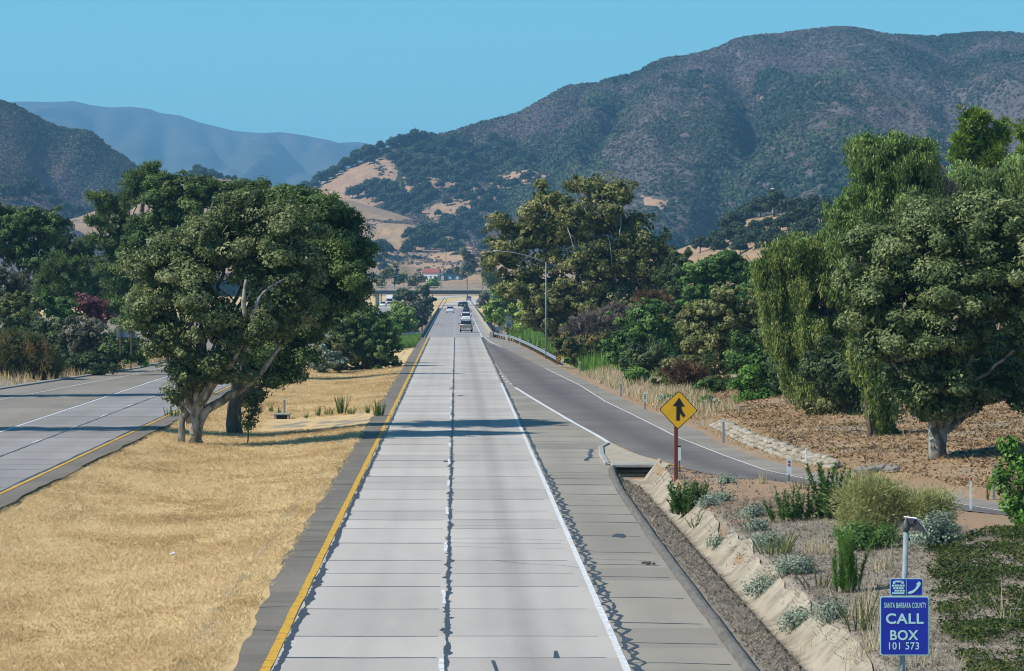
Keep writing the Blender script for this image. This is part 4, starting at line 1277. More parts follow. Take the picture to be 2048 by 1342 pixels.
SR = [
    ('shrub', 'dark green tall bush between the sycamore and the round tree', 322., 1355, [(1372, 540, 30, 34), (1350, 560, 30, 40), (1345, 600, 30, 30), (1385, 620, 36, 30), (1340, 640, 34, 30)], 'bush', 'dark_leaf'),
    ('shrub', 'mixed dull green bush joining the tall dome bush and the olive shrub', 262., 1370, [(1370, 660, 30, 40), (1355, 710, 30, 36), (1390, 700, 30, 36)], 'bush', 'mix_leaf'),
    ('shrub', 'green bush between the large olive shrub and the weeping pepper tree', 232., 1530, [(1525, 620, 36, 50), (1530, 700, 36, 50), (1515, 560, 26, 30)], 'bush', 'green_leaf'),
    ('shrub', 'purple-grey twiggy bare bush below the sycamore', 292., 1195, [(1200, 640, 44, 18), (1235, 625, 34, 14), (1165, 655, 30, 18), (1150, 675, 24, 20)], 'twig', 'twig_leaf'),
    ('shrub', 'dull red-brown dead bush between the sycamore and the green thicket', 296., 1300, [(1300, 597, 30, 14), (1325, 605, 18, 12)], 'twig', 'rust_leaf'),
    ('shrub', 'long mixed green and orange bramble bush behind the street lamp', 282., 1165, [(1160, 705, 40, 30), (1200, 690, 40, 28), (1185, 722, 40, 22), (1130, 690, 26, 18), (1230, 700, 24, 26)], 'bush', 'mix_leaf'),
    ('shrub', 'tall dark green dome bush in the right roadside thicket', 255., 1290, [(1290, 650, 52, 40), (1260, 690, 50, 40), (1320, 690, 44, 44), (1300, 620, 30, 18)], 'bush', 'green_leaf'),
    ('shrub', 'dark glossy bush below the tall dome bush', 244., 1295, [(1290, 725, 44, 34), (1330, 735, 34, 30), (1260, 735, 24, 24)], 'bush', 'dark_leaf'),
    ('shrub', 'bright green leafy bush at the foot of the thicket above the dry grass', 232., 1282, [(1280, 752, 26, 24), (1300, 765, 18, 16), (1265, 765, 14, 14)], 'bush', 'fresh_leaf'),
    ('shrub', 'large olive shrub with yellowish leaf tips beside the drooping pepper tree', 228., 1455, [(1450, 620, 62, 46), (1420, 680, 54, 46), (1490, 670, 50, 54), (1460, 730, 56, 40), (1395, 640, 28, 30)], 'bush', 'olive_leaf'),
    ('shrub', 'tangled olive bush between the rust-red shrub and the bright green bush', 218., 1335, [(1330, 770, 34, 20), (1350, 740, 30, 24), (1400, 730, 34, 26)], 'bush', 'olive_leaf'),
    ('shrub', 'low green brush on the dry slope right of the rust-red shrub', 202., 1455, [(1455, 790, 34, 18), (1420, 775, 26, 16), (1480, 775, 24, 20)], 'bush', 'green_leaf'),
    ('shrub', 'tall green shrub filling the gap under the weeping pepper tree', 200., 1560, [(1555, 680, 40, 60), (1540, 760, 44, 44), (1500, 720, 40, 44), (1620, 700, 44, 60)], 'bush', 'green_leaf'),
    ('shrub', 'dark shrub mass between the weeping pepper tree and the grey oak trunk', 168., 1700, [(1700, 770, 50, 50), (1660, 740, 44, 60), (1740, 810, 40, 40)], 'bush', 'dark_leaf'),
    ('shrub', 'rust-red dry shrub at the edge of the dry slope', 212., 1375, [(1375, 752, 30, 20), (1350, 742, 18, 12), (1398, 762, 18, 16)], 'twig', 'rust_leaf'),
    ('shrub', 'low olive shrub between the rust-red shrub and the small green bush', 206., 1430, [(1440, 770, 34, 22), (1420, 790, 20, 14)], 'bush', 'mix_leaf'),
    ('shrub', 'small round bright green bush on the dry slope above the sack wall', 190., 1515, [(1512, 805, 36, 28), (1490, 780, 20, 26), (1535, 800, 22, 26), (1500, 755, 18, 20)], 'bush', 'fresh_leaf'),
    ('shrub', 'dark leafy shrub at the left foot of the drooping pepper tree', 192., 1590, [(1580, 770, 40, 36), (1610, 740, 50, 60), (1570, 720, 36, 60), (1640, 790, 44, 34)], 'bush', 'dark_leaf'),
    ('shrub', 'sparse olive shrub on straw litter in front of the dark leafy shrub', 172., 1650, [(1650, 822, 30, 24), (1680, 810, 26, 24), (1620, 815, 22, 16)], 'bush', 'olive_leaf'),
    ('shrub', 'bright green shrub left of the grey oak trunk', 153., 1772, [(1772, 850, 26, 26), (1775, 815, 18, 20), (1790, 870, 16, 16)], 'bush', 'green_leaf'),
    ('shrub', 'thin straggly shrub on the straw slope left of the bright green shrub', 160., 1690, [(1690, 860, 18, 14), (1670, 868, 12, 8)], 'bush', 'olive_leaf'),
    ('flower_shrub', 'low dark green plant with white flowers beside the milepost panel', 199., 1345, [(1340, 800, 20, 12), (1325, 808, 10, 8)], 'bush', 'green_leaf'),
    ('flower_shrub', 'low dark green plant with white flowers above the sack wall', 190., 1425, [(1425, 805, 20, 8), (1405, 812, 10, 7)], 'bush', 'green_leaf'),
]
flow = {}
for nm, lb, Y, ub, lobes, kd, lf in SR:
    t_ = tree(nm, lb, 'shrub', Y, ub, [(q[0], q[1], q[2] * 1.14, q[3] * 1.12) + tuple(q[4:]) for q in lobes], kd, lf, 'bark', .08, sc=1.1, cn='foliage', tn='stem')
    if nm == 'flower_shrub':
        m = MB()
        for q in range(7):
            u, v, a, b = lobes[0][:4]
            c = wp(u + rng.uniform(-1, 1) * a, v + rng.uniform(-1, .6) * b, Y - .55)
            k = np.linspace(0, 2 * np.pi, 8)[:-1]
            m.loft([[tuple(c + .02 * np.array((math.cos(z_), -1, math.sin(z_)))) for z_ in k], [tuple(c + np.array((.10 * math.cos(z_), -.07, .10 * math.sin(z_)))) for z_ in k]])
        m.build('blossoms', M['white_paint'], t_)
tree('pepper_tree', 'tall drooping green pepper tree with weeping branches above the right oak', 'tree', 172., 1760,
     [(1770, 320, 60, 46, 2.6), (1840, 300, 34, 32, 1.6), (1735, 285, 38, 24, 1.6), (1790, 280, 30, 18, 1.3), (1715, 400, 48, 46, 2.2), (1800, 390, 66, 56, 2.8), (1860, 350, 20, 30, 1.2), (1680, 450, 34, 40, 1.8), (1740, 470, 60, 40, 2.4)], 'droop', 'pepper_leaf', 'bark', .42,
     extra=[([(1760, 890), (1765, 700), (1770, 560), (1750, 470), (1760, 380), (1770, 320)], .42, .10), ([(1750, 470), (1715, 420), (1700, 380)], .2, .06), ([(1755, 440, -1.2), (1800, 395, -1.8), (1830, 340, -1.0)], .12, .04), ([(1765, 500), (1740, 440, -1.6), (1790, 405, -1.8)], .10, .04)])
tree('pepper_tree', 'wide weeping pepper tree with reddish hanging strands left of the right oak', 'tree', 178., 1640,
     [(1600, 500, 60, 36, 2.2), (1545, 545, 34, 40, 1.8), (1700, 560, 46, 60, 2), (1690, 640, 40, 60, 2), (1560, 500, 36, 30, 1.6), (1545, 610, 26, 50, 1.4), (1650, 760, 50, 36, 1.6), (1600, 730, 40, 40, 1.6), (1570, 600, 46, 44, 2), (1640, 560, 60, 60, 2.6), (1660, 480, 40, 30, 1.8), (1620, 650, 56, 44, 2.2), (1660, 700, 40, 40, 1.8), (1580, 670, 34, 40, 1.6)], 'droop', 'pepper_red_leaf', 'bark', .36)
tree('pepper_tree', 'narrow curtain of red-tinged pepper strands hanging before the right oak', 'tree', 152., 1740, [(1738, 710, 26, 40, .9), (1752, 765, 24, 46, .9), (1770, 790, 16, 44, .7), (1715, 690, 18, 24, .8)], 'droop', 'pepper_red_leaf', 'bark', .14, limbs=False)
tree('oak_tree', 'great dark blue-green live oak with a short pale trunk on the right bank', 'tree', 141., 1875,
     [(1880, 490, 110, 74, 3), (1790, 540, 86, 70, 2.4), (1720, 590, 46, 60, 2), (1740, 500, 50, 40, 1.8), (1980, 480, 90, 80, 2.6), (1760, 630, 72, 64, 2, -1), (1880, 590, 110, 70, 3, -1.5), (1990, 600, 80, 80, 2.4, -.5), (1850, 680, 90, 56, 2.4, -2), (1760, 700, 46, 40, 1.4, -1), (1880, 760, 66, 48, 2, -1.5), (1850, 820, 44, 34, 1.2, -1.2), (1900, 810, 30, 26, 1, -1),
      (1940, 690, 50, 50, 1.8), (1985, 775, 70, 48, 2.2, .5), (2045, 790, 50, 50, 2), (1935, 810, 40, 30, 1.4, .8), (2050, 560, 60, 110, 2.4, -1), (2046, 690, 34, 60, 1.2, -2), (1800, 770, 40, 40, 1.4, .4), (1850, 430, 50, 26, 1.6), (1940, 420, 50, 26, 1.6)],
     'oak', 'live_oak_leaf', 'bark_pale', .4, 918, extra=[([(1876, 922), (1875, 885), (1874, 850), (1872, 800), (1866, 740), (1850, 650), (1850, 500)], .42, .11), ([(1880, 868), (1900, 858), (1935, 838), (1960, 795)], .13, .06), ([(1872, 800), (1895, 760), (1930, 680), (1970, 560)], .22, .07), ([(1872, 810), (1850, 760), (1790, 680), (1770, 560)], .22, .07),
                                                         ([(1862, 842), (1860, 815), (1835, 780, -1.4)], .14, .05), ([(1850, 700, -2), (1815, 720, -2.6), (1800, 690, -2.6)], .09, .04)])
tree('dark_tree', 'deep shaded tree filling the gap behind the right oak at the frame edge', 'tree', 178., 2010, [(2000, 700, 80, 90), (1930, 760, 80, 70), (2060, 780, 60, 90), (1990, 820, 60, 40), (1840, 790, 70, 60), (1860, 700, 80, 70)], 'oak', 'dark_leaf', px=.2)
tree('pine_tree', 'bright yellow-green pine standing above the right oak', 'tree', 218., 1950, [(1935, 245, 22, 30), (1960, 240, 24, 28), (1950, 285, 44, 36), (1990, 290, 28, 40), (2005, 262, 16, 24), (1930, 315, 30, 28), (1975, 320, 36, 28), (1945, 225, 12, 14), (1918, 285, 14, 20)], 'needle', 'bright_pine_leaf', px=.18, r=.3)
tree('pine_tree', 'second bright pine cut off by the right frame edge', 'tree', 216., 2056, [(2056, 270, 20, 40), (2048, 310, 18, 24), (2060, 330, 26, 20)], 'needle', 'bright_pine_leaf', px=.18)
tree('pepper_tree', 'pale silvery-green weeping tree at the right edge below the pines', 'tree', 196., 2000, [(1985, 365, 56, 34, 2), (2040, 340, 44, 40, 2), (1960, 395, 40, 30, 1.6), (2030, 400, 50, 40, 2), (1925, 350, 24, 40, 1)], 'droop', 'pale_pepper_leaf', px=.2)
tree('dead_shrub', 'brown dead treetop between the weeping tree and the pines', 'tree', 190., 1890, [(1892, 375, 20, 22), (1902, 395, 16, 14), (1880, 350, 10, 16)], 'twig', 'twig_leaf', 'bark', .12)

# far trees round the overpass and the house
for lb, Y, ub, lobes, lf, kd in (
        ('dark pine right of the far overpass pier', 930., 985, [(985, 555, 20, 30), (990, 580, 18, 20), (978, 535, 12, 18)], 'pine_leaf', 'needle'), ('bluish bush under the right end of the overpass', 900., 968, [(968, 612, 10, 14), (972, 595, 10, 14)], 'grey_leaf', 'bush'),
        ('tall grey-green eucalyptus right of the white house', 1240., 935, [(932, 515, 14, 20), (942, 535, 20, 24), (928, 545, 16, 22)], 'grey_leaf', 'oak'), ('thin greyish eucalyptus beside the tall grey-green one', 1220., 965, [(965, 520, 10, 20), (968, 545, 10, 18)], 'twig_leaf', 'oak'),
        ('dark bushy tree left of the overpass lamp', 1060., 762, [(758, 560, 12, 14), (766, 548, 12, 10)], 'olive_leaf', 'bush'), ('round dark tree behind the overpass lamp', 1080., 790, [(788, 548, 18, 16), (796, 562, 14, 12)], 'dark_leaf', 'oak'), ('rounded grey-green tree left of the white house', 1120., 828, [(828, 560, 22, 11), (840, 555, 10, 9)], 'grey_leaf', 'bush'),
        ('bright green bush in front of the white house', 1100., 864, [(864, 566, 13, 9), (870, 563, 9, 7)], 'green_leaf', 'bush'), ('yellowish slim tree between the dark tree and the white house', 1110., 808, [(807, 555, 7, 14)], 'olive_leaf', 'bush')):
    tree('distant_tree', lb, 'tree', Y, ub, lobes, kd, lf, px=.8, limbs=False)

# ------------------------------------------------------------------ oaks on the hills
ho = []
for i in range(4):
    r_ = 5.0
    ls = [(np.array((0, 0, 5.2)), (4.6, 4.6, 3.6)), (np.array((2.6, .8, 4.4)), (2.8, 2.8, 2.6)), (np.array((-2.7, -.5, 4.2)), (2.8, 2.8, 2.5)), (np.array((.4 * i - .6, -1.5, 6.6)), (2.8, 2.6, 2.2))]
    V, f, tt = leaves(ls, 'far', .95)
    m = MB()
    limb(m, [(0, 0, -1.2), (.2, 0, 1.8), (.4 * (i - 1), 0, 4.5)], .45, .15, 6, .03)
    ho.append((V, f, tt, m))
hill_oaks = 0
protos = {}


def hill_oak(u, v, w, hill, lab, grp, kind=None):
    global hill_oaks
    y0, y1 = (1500., 4200.) if hill is not foot else (1645., 2350.)
    if hill is knoll: y0, y1 = 540., 1100.
    if hill is left: y0, y1 = 1500., 2700.
    p = at(u, v, hill, y0, y1, 2.0)
    s = w / F * p[1] / (10.2 if grp not in ('oaks across the golden grass', 'oaks in the gully', 'woodland above the golden grass') else 12.0)
    i = hill_oaks % 4
    hill_oaks += 1
    if i not in protos:
        t = thing('hill_oak', lab, 'tree', tuple(p), 0, grp)
        V, f, tt, m = ho[i]
        mk('crown', V, [f], M['hill_oak_leaf'], t, False, None, {'tint': ('FACE', tt)}, True)
        m.build('trunk', M['bark'], t, True, True)
        protos[i] = t
    else:
        t = dup(protos[i], tuple(p), None, lab, grp)
    t.location = tuple(p)
    t.rotation_euler = (0, 0, rng.uniform(-.6, .6))
    t.scale = (s, s, s * rng.uniform(.85, 1.15))


def row(pts, hill, lab, grp):
    for u, v, w in pts: hill_oak(u, v, w, hill, lab, grp)


row([(612, 386, 24), (628, 378, 22), (640, 371, 28), (655, 362, 26), (668, 354, 24), (680, 347, 22), (690, 340, 26), (702, 336, 22), (716, 330, 30), (732, 324, 32), (746, 316, 30), (738, 330, 22), (762, 303, 20), (785, 300, 26), (800, 296, 28), (815, 292, 30), (832, 286, 28), (845, 282, 22), (770, 312, 20)],
    mount, 'dark oak along the ridge line of the bare golden slope', 'oaks along the golden ridge')
row([(704, 398, 26), (716, 394, 24), (735, 390, 32), (752, 384, 30), (768, 392, 34), (745, 404, 28), (783, 398, 34), (765, 412, 28), (790, 415, 32), (806, 410, 34), (800, 425, 28), (812, 430, 24), (825, 408, 32), (838, 398, 28), (845, 412, 26), (830, 420, 24), (858, 405, 28), (868, 396, 26), (850, 388, 26), (776, 422, 22)],
    mount, 'dark oak in the clump low on the golden slope', 'oak clump low on the golden slope')
row([(826, 362, 28), (838, 352, 28), (850, 362, 30), (822, 372, 24), (842, 374, 30), (860, 352, 30), (812, 350, 26), (800, 336, 24), (872, 362, 30), (785, 326, 28), (798, 322, 26), (815, 330, 30), (832, 338, 30), (855, 335, 32), (875, 340, 32), (890, 352, 34), (905, 355, 30), (918, 360, 30), (932, 364, 30), (940, 352, 32), (925, 345, 30), (958, 350, 28), (972, 347, 26),
     (990, 340, 30), (1005, 335, 30), (975, 335, 34), (955, 332, 34), (935, 326, 34), (910, 328, 34), (885, 318, 34), (862, 312, 34), (838, 310, 34), (900, 300, 34), (930, 302, 32), (965, 312, 36), (995, 318, 34), (1020, 325, 34), (1015, 300, 34), (985, 292, 32), (1045, 320, 30), (1060, 330, 28), (1035, 340, 24)],
    mount, 'oak in the dense woodland above the golden grass', 'woodland above the golden grass')
row([(880, 378, 22), (912, 372, 26), (918, 384, 26), (932, 390, 28), (905, 392, 26), (950, 380, 24), (985, 372, 30), (1000, 378, 32), (1018, 382, 30), (1030, 374, 26), (1050, 366, 26), (1062, 360, 22), (1075, 372, 24), (960, 398, 30), (985, 400, 32), (1005, 408, 30), (975, 412, 30), (940, 408, 28), (920, 404, 26), (895, 412, 24)],
    mount, 'oak dotted across the golden grass beyond the overpass', 'oaks across the golden grass')
row([(835, 432, 20), (876, 435, 18), (890, 446, 22), (905, 450, 30), (890, 460, 30), (915, 462, 32), (930, 450, 32), (945, 440, 30), (925, 435, 28), (955, 455, 32), (940, 470, 34), (962, 480, 30), (905, 470, 28), (965, 425, 30), (950, 418, 28), (985, 425, 28), (990, 450, 30), (975, 465, 30), (1000, 470, 28)],
    mount, 'dark oak in the gully left of the sycamore', 'oaks in the gully')
row([(342, 352, 20), (372, 350, 18), (395, 352, 26), (405, 356, 24), (425, 360, 22), (440, 362, 16), (455, 363, 16), (468, 364, 14), (528, 376, 16), (380, 362, 20), (565, 383, 6)],
    foot, 'small dark oak on the golden hill crest above the left trees', 'oaks on the golden crest')
row([(830, 505, 40), (850, 500, 44), (870, 498, 40), (845, 484, 38), (862, 480, 40), (815, 512, 26), (885, 505, 30), (820, 498, 30), (905, 512, 28), (915, 505, 26), (900, 485, 30), (925, 490, 26), (755, 508, 36), (742, 515, 34), (775, 510, 26), (765, 498, 24), (838, 522, 10), (828, 518, 9), (824, 527, 6), (766, 545, 22), (758, 530, 20), (955, 480, 26), (968, 505, 24), (900, 555, 22), (915, 552, 20)],
    foot, 'oak on the cut bench above the overpass', 'oaks above the overpass')
row([(1490, 440, 46), (1520, 435, 50), (1548, 432, 52), (1575, 435, 40), (1600, 432, 40), (1625, 430, 38), (1650, 432, 36), (1460, 470, 44), (1610, 450, 44), (1580, 455, 40), (1640, 452, 40), (1660, 470, 40), (1475, 462, 42), (1470, 485, 46), (1490, 495, 46), (1510, 500, 44), (1450, 490, 36), (1535, 460, 30), (1560, 465, 34), (1590, 450, 30), (1530, 505, 40), (1480, 510, 36), (1400, 505, 34), (1425, 500, 36), (1440, 510, 36), (1545, 490, 40), (1565, 505, 40), (1590, 490, 40), (1615, 480, 40), (1640, 490, 40), (1510, 478, 36), (1430, 486, 30), (1660, 450, 36), (1600, 470, 36), (1680, 440, 36), (1625, 462, 30)],
    knoll, 'dark oak on the small golden knoll right of the round tree', 'oaks on the right knoll')
row([(60, 395, 40), (85, 398, 34), (40, 402, 36), (15, 405, 40), (110, 415, 30), (150, 440, 36), (175, 445, 40), (130, 430, 26), (165, 460, 36), (190, 455, 34)], left, 'grey-green oak at the foot of the shaded left hill', 'oaks below the shaded hill')


# ------------------------------------------------------------------ chaparral on the mountains: nobody could count it
def scrub(name, label, hill, n, urange, vrange, size, mat, seed, y01, keep=None, ntri=9, small=1.0):
    rg = np.random.default_rng(seed)
    xs_ = rg.uniform(*urange, n * 3); ts_ = rg.random(n * 3) ** .8 * 1.0
    # uniform over the sheet, then thin to what faces the valley
    Ymid = y01
    x = (xs_ - U0) / F * np.interp(xs_, [urange[0], urange[1]], Ymid)
    Yr, _ = hill.ridge(x)
    Yf = hill.foot(x) if callable(hill.foot) else np.full(len(x), hill.foot)
    y = Yf + ts_ * (Yr - Yf)
    z = hill(x, y)
    u, v = proj(x, y, z)
    ok = (v > vrange[0]) & (v < vrange[1])
    if keep is not None: ok &= keep(u, v, x, y, rg)
    x, y, z, u, v = (q[ok][:n] for q in (x, y, z, u, v))
    m = len(x)
    big = fbm(x * .012, y * .005, seed, 4)
    sz = size * rg.uniform(.45, 1.1, m) * (1 + 1.5 * np.clip(big - .50, 0, 1) * 2.2) * (y / 2500.) ** .5
    ii = np.repeat(np.arange(m), ntri)
    g = rg.normal(size=(m * ntri, 3)); g /= np.linalg.norm(g, axis=1)[:, None]
    g[:, 2] = np.abs(g[:, 2])
    P = np.stack([x, y, z], 1)[ii] + g * (sz[ii] * .5)[:, None] * np.array((1, 1, .75))
    nn = nrm(g + .35 * rg.normal(size=g.shape))
    ks = 2.2 / ntri ** .5
    T = nrm(np.cross(nn, rg.normal(size=g.shape)))
    V, f = tris(P, sz[ii] * ks, sz[ii] * ks * .85, T, np.cross(nn, T))
    tt = np.clip(.50 - (big[ii] - .5) * 2.2 + .13 * rg.normal(size=m)[ii] + .07 * rg.normal(size=m * ntri), 0, 1)
    o = mk(name, V, [f], M[mat], None, False, None, {'tint': ('FACE', tt)})
    return _setprops(o, label, None, None, 'stuff')


gm = polys(([(600, 392), (690, 342), (760, 312), (790, 318), (800, 345), (790, 375), (800, 400), (740, 420), (640, 402)], 1.0), ([(800, 350), (850, 350), (930, 370), (1010, 345), (1060, 338), (1100, 352), (1060, 372), (960, 386), (880, 378), (850, 400), (815, 420)], 1.), ([(840, 420), (900, 395), (1000, 392), (1010, 405), (930, 420), (900, 440), (870, 452)], .9),
           ([(1280, 390), (1345, 396), (1330, 420), (1290, 412)], .8))
scrub('chaparral', 'dense grey-green chaparral covering the big mountain', mount, 84000, (740, 2450), (40, 540), 3.0, 'chaparral', 5, (2500, 3000), lambda u, v, x, y, rg: (gm(u, v) < .5) | (rg.random(len(u)) < .06))
scrub('oak_scrub', 'dark green oak scrub on the left flank of the big mountain', mount, 10000, (800, 1700), (110, 500), 6.5, 'hill_oak_leaf', 6, (2500, 2800), lambda u, v, x, y, rg: (gm(u, v) < .5) & (fbm(x * .014, y * .006, 77, 4) > .47 + .09 * (u > 1250)) & (v > np.interp(u, [800, 1100, 1300, 1700], [270, 185, 150, 90])), 22)
scrub('chaparral_2', 'grey chaparral covering the shaded left hill', left, 44000, (-560, 420), (190, 470), 2.6, 'chaparral', 7, (2000, 2200))
scrub('scrub_3', 'scattered low brush on the golden hill', foot, 2200, (600, 1050), (440, 560), 2.6, 'chaparral', 9, (1900, 2000), lambda u, v, x, y, rg: fbm(x * .03, y * .02, 17, 3) > .45, 14)


# ------------------------------------------------------------------ grass and foreground plants
def blades(P, h, w, lean=.35, taper=True):
    """one triangle per blade, rooted at P"""
    n = len(P)
    a = rng.uniform(0, 2 * np.pi, n)
    T = np.stack([np.cos(a), np.sin(a), np.zeros(n)], 1)
    ln = rng.normal(0, lean, (n, 2)) * h[:, None]
    tip = P + np.stack([ln[:, 0], ln[:, 1], h], 1)
    V = np.stack([P - T * w[:, None] / 2, P + T * w[:, None] / 2, tip], 1).reshape(-1, 3)
    return V, np.arange(3 * n).reshape(-1, 3)


def stuff(name, V, f, mat, tint, label):
    o = mk(name, V, [f], M[mat], None, False, None, {'tint': ('FACE', tint)})
    return _setprops(o, label, None, None, 'stuff')


def scatter(n, x0, x1, y0, y1, keep, ypow=1.6):
    y = y0 + (y1 - y0) * rng.random(n * 2) ** ypow
    x = rng.uniform(x0, x1, n * 2)
    k = keep(x, y)
    x, y = x[k][:n], y[k][:n]
    return np.stack([x, y, hz(x, y)], 1)


# dry median grass, in mown swathes
P = scatter(95000, -17, -4.75, 62, 290, lambda x, y: (np.abs((x) / y * F + U0 - 500) < 700) & (x > -15.7 - 0 * y) & (x < -4.8 + .25 * (vnoise(y * 1.3, x * 0, 3) - .5)) & (rng.random(len(x)) < -.05 + 1.5 * fbm(x * .8, y * .4, 12, 4)) & ~((y > 173) & (y < 190) & (x > -11)))
nb = 4
P = np.repeat(P, nb, 0) + rng.normal(0, .06, (len(P) * nb, 3)) * np.array((1, 1, 0))
hh = np.clip(.03 + .085 * fbm(P[:, 0] * .6, P[:, 1] * .3, 33, 3) * rng.random(len(P)) * 1.3 + .10 * (rng.random(len(P)) > .98), .03, .25)
V, f = blades(P, hh, np.full(len(P), .016) + P[:, 1] * .00011, 1.1)
tn = fbm(P[:, 0] * .45, P[:, 1] * .22, 61, 4)
stuff('dry_grass', V, f, 'straw', np.clip(.52 + (tn - .5) * 1.1 + .2 * rng.normal(size=len(P)), 0, 1), 'golden dry grass covering the median')
# straw and litter on the right bank, mound and strip
P = scatter(31000, 8.6, 40, 68, 215, lambda x, y: (x > xo(y) + .5) & ((x / y * F + U0) < 2420) & (rng.random(len(x)) < 1.25 * fbm(x * .5, y * .5, 5, 3)), 1.0)
P = np.repeat(P, 3, 0) + rng.normal(0, .09, (len(P) * 3, 3)) * np.array((1, 1, 0))
V, f = blades(P, np.clip(rng.gamma(2, .045, len(P)), .03, .4), np.full(len(P), .026) + P[:, 1] * .00012, 1.6)
stuff('dry_grass_2', V, f, 'straw', np.clip(.22 + .26 * rng.normal(size=len(P)), 0, 1), 'straw and leaf litter covering the right bank')
P = scatter(26000, 6.2, 16, 55, 128, lambda x, y: (((x > 6.22) & (x < 7.22)) | ((x > 8.05) & (x < 8.8) & (rng.random(len(x)) < .8)) | ((x > 8.5) & (x < xi(y) - .2) & (y < 108) & (rng.random(len(x)) < .75)) | ((x > 8.5) & (x < xi(y) - .2) & (rng.random(len(x)) < .10))) & ((x / y * F + U0) < 2420), 1.2)
P = np.repeat(P, 3, 0) + rng.normal(0, .06, (len(P) * 3, 3)) * np.array((1, 1, 0))
V, f = blades(P, np.clip(rng.gamma(2, .028, len(P)), .02, .22), np.full(len(P), .018) + P[:, 1] * .00012, 1.9)
stuff('leaf_litter', V, f, 'litter', np.clip(.45 + .22 * rng.normal(size=len(P)), 0, 1), 'grey dead brush litter beside the ditch')
P = scatter(32000, 10, 42, 105, 215, lambda x, y: (x > xo(y) + 2.2 + 1.5 * fbm(x * .7, y * .5, 8, 2)) & ((x / y * F + U0) < 2420) & (rng.random(len(x)) < 1.5 * fbm(x * .35, y * .3, 15, 3) - .1), 1.0)
P = np.repeat(P, 2, 0) + rng.normal(0, .12, (len(P) * 2, 3)) * np.array((1, 1, .15)); P[:, 2] = hz(P[:, 0], P[:, 1]) + .02 + .05 * rng.random(len(P))
n_ = nrm(rng.normal(size=P.shape) * .5 + np.array((0, 0, 1.))); T_ = nrm(np.cross(n_, rng.normal(size=P.shape)))
V, f = tris(P, rng.uniform(.08, .24, len(P)), rng.uniform(.05, .13, len(P)), T_, np.cross(n_, T_))
stuff('leaf_litter_2', V, f, 'brown_litter', np.clip(.5 + .25 * rng.normal(size=len(P)) + .6 * (fbm(P[:, 0] * .6, P[:, 1] * .4, 28, 3) - .5), 0, 1), 'brown fallen leaf litter under the trees on the bank')
P = scatter(2600, 6.2, 12, 57, 132, lambda x, y: (x < 9 + rng.random(len(x)) * 3) & (x < xi(y) - .3), 1.2)
T_ = unit(len(P)); n_ = nrm(np.cross(T_, rng.normal(size=T_.shape)))
P[:, 2] += .02; sz_ = .02 + .05 * rng.random(len(P)) ** 3
V4 = np.concatenate([P + np.array(o_) * sz_[:, None] for o_ in ((1, 0, -.5), (-.6, .9, -.5), (-.6, -.9, -.5), (0, 0, .9))])
k_ = np.arange(len(P)); q_ = len(P)
f4 = np.concatenate([np.stack([k_ + a * q_, k_ + b * q_, k_ + c * q_], 1) for a, b, c in ((0, 1, 3), (1, 2, 3), (2, 0, 3), (0, 2, 1))])
o_ = mk('gravel', V4, [f4], M['rock']); _setprops(o_, 'small stones along the ditch and dirt strip', None, None, 'stuff')
for u_, v_, a_, lb_ in ((1690, 868, .2, 'dark fallen branch lying on the straw slope above the sack wall'), (1590, 880, -.3, 'short fallen twig on the slope behind the sack wall'), (1790, 905, .1, 'thin fallen branch in front of the bright green shrub'), (1960, 905, -.1, 'fallen branch in the shade right of the oak trunk')):
    p = at(u_, v_, hz, 60., 300., .1); m = MB()
    c_, s2 = math.cos(a_), math.sin(a_)
    pts_ = [p + np.array((c_ * k * .9, s2 * k * .9, .06 + .12 * math.sin(k * 2.6 + u_))) for k in np.linspace(-1, 1, 7)]
    m.tube(pts_, np.linspace(.05, .015, 7), 6)
    for k in (2, 3, 4, 5):
        e_ = pts_[k] + np.array((rng.normal(0, .35), rng.normal(0, .35), .22)); m.tube([pts_[k], (pts_[k] + e_) / 2 + np.array((0, 0, .05)), e_], [.022, .014, .006], 5)
    o_ = m.build('fallen_branch', M['bark'], None, True); _setprops(o_, lb_, 'branch')
# green grass behind the guard rail, dry grass along the bank foot, grass by the left road
P = scatter(5500, 7, 22, 262, 430, lambda x, y: (x > xo(y) + 1.2) & (x < xo(y) + 6.5 - .012 * (y - 240)) & (fbm(x * .5, y * .12, 9, 3) > .36), 1.0)
P = np.repeat(P, 3, 0) + rng.normal(0, .15, (len(P) * 3, 3)) * np.array((1, 1, 0))
V, f = blades(P, rng.uniform(.5, 1.5, len(P)) * (.6 + .8 * fbm(P[:, 0] * .4, P[:, 1] * .1, 4, 2)), np.full(len(P), .11), .16)
stuff('green_grass', V, f, 'green_grass', np.clip(.5 + .2 * rng.normal(size=len(P)), 0, 1), 'tall green weeds growing behind the guard rail')
P = scatter(3000, -9, -4.9, 372, 432, lambda x, y: x > -9 + (y - 372) * .03, 1.)
V, f = blades(np.repeat(P, 2, 0), rng.uniform(.4, .9, len(P) * 2), np.full(len(P) * 2, .14), .2)
stuff('green_grass_2', V, f, 'green_grass', np.clip(.5 + .2 * rng.normal(size=len(P) * 2), 0, 1), 'green grass at the near end of the left bridge railing')
P = scatter(5500, 10, 24, 178, 262, lambda x, y: (x > xo(y) + .8) & (x < xo(y) + 4.2) & (fbm(x * .6, y * .2, 14, 3) > .42), 1.)
P = np.repeat(P, 3, 0) + rng.normal(0, .1, (len(P) * 3, 3)) * np.array((1, 1, 0))
V, f = blades(P, rng.uniform(.3, .8, len(P)), np.full(len(P), .05), .3)
stuff('dry_grass_3', V, f, 'pale_straw', np.clip(.45 + .2 * rng.normal(size=len(P)), 0, 1), 'tall dry grass along the foot of the right bank')
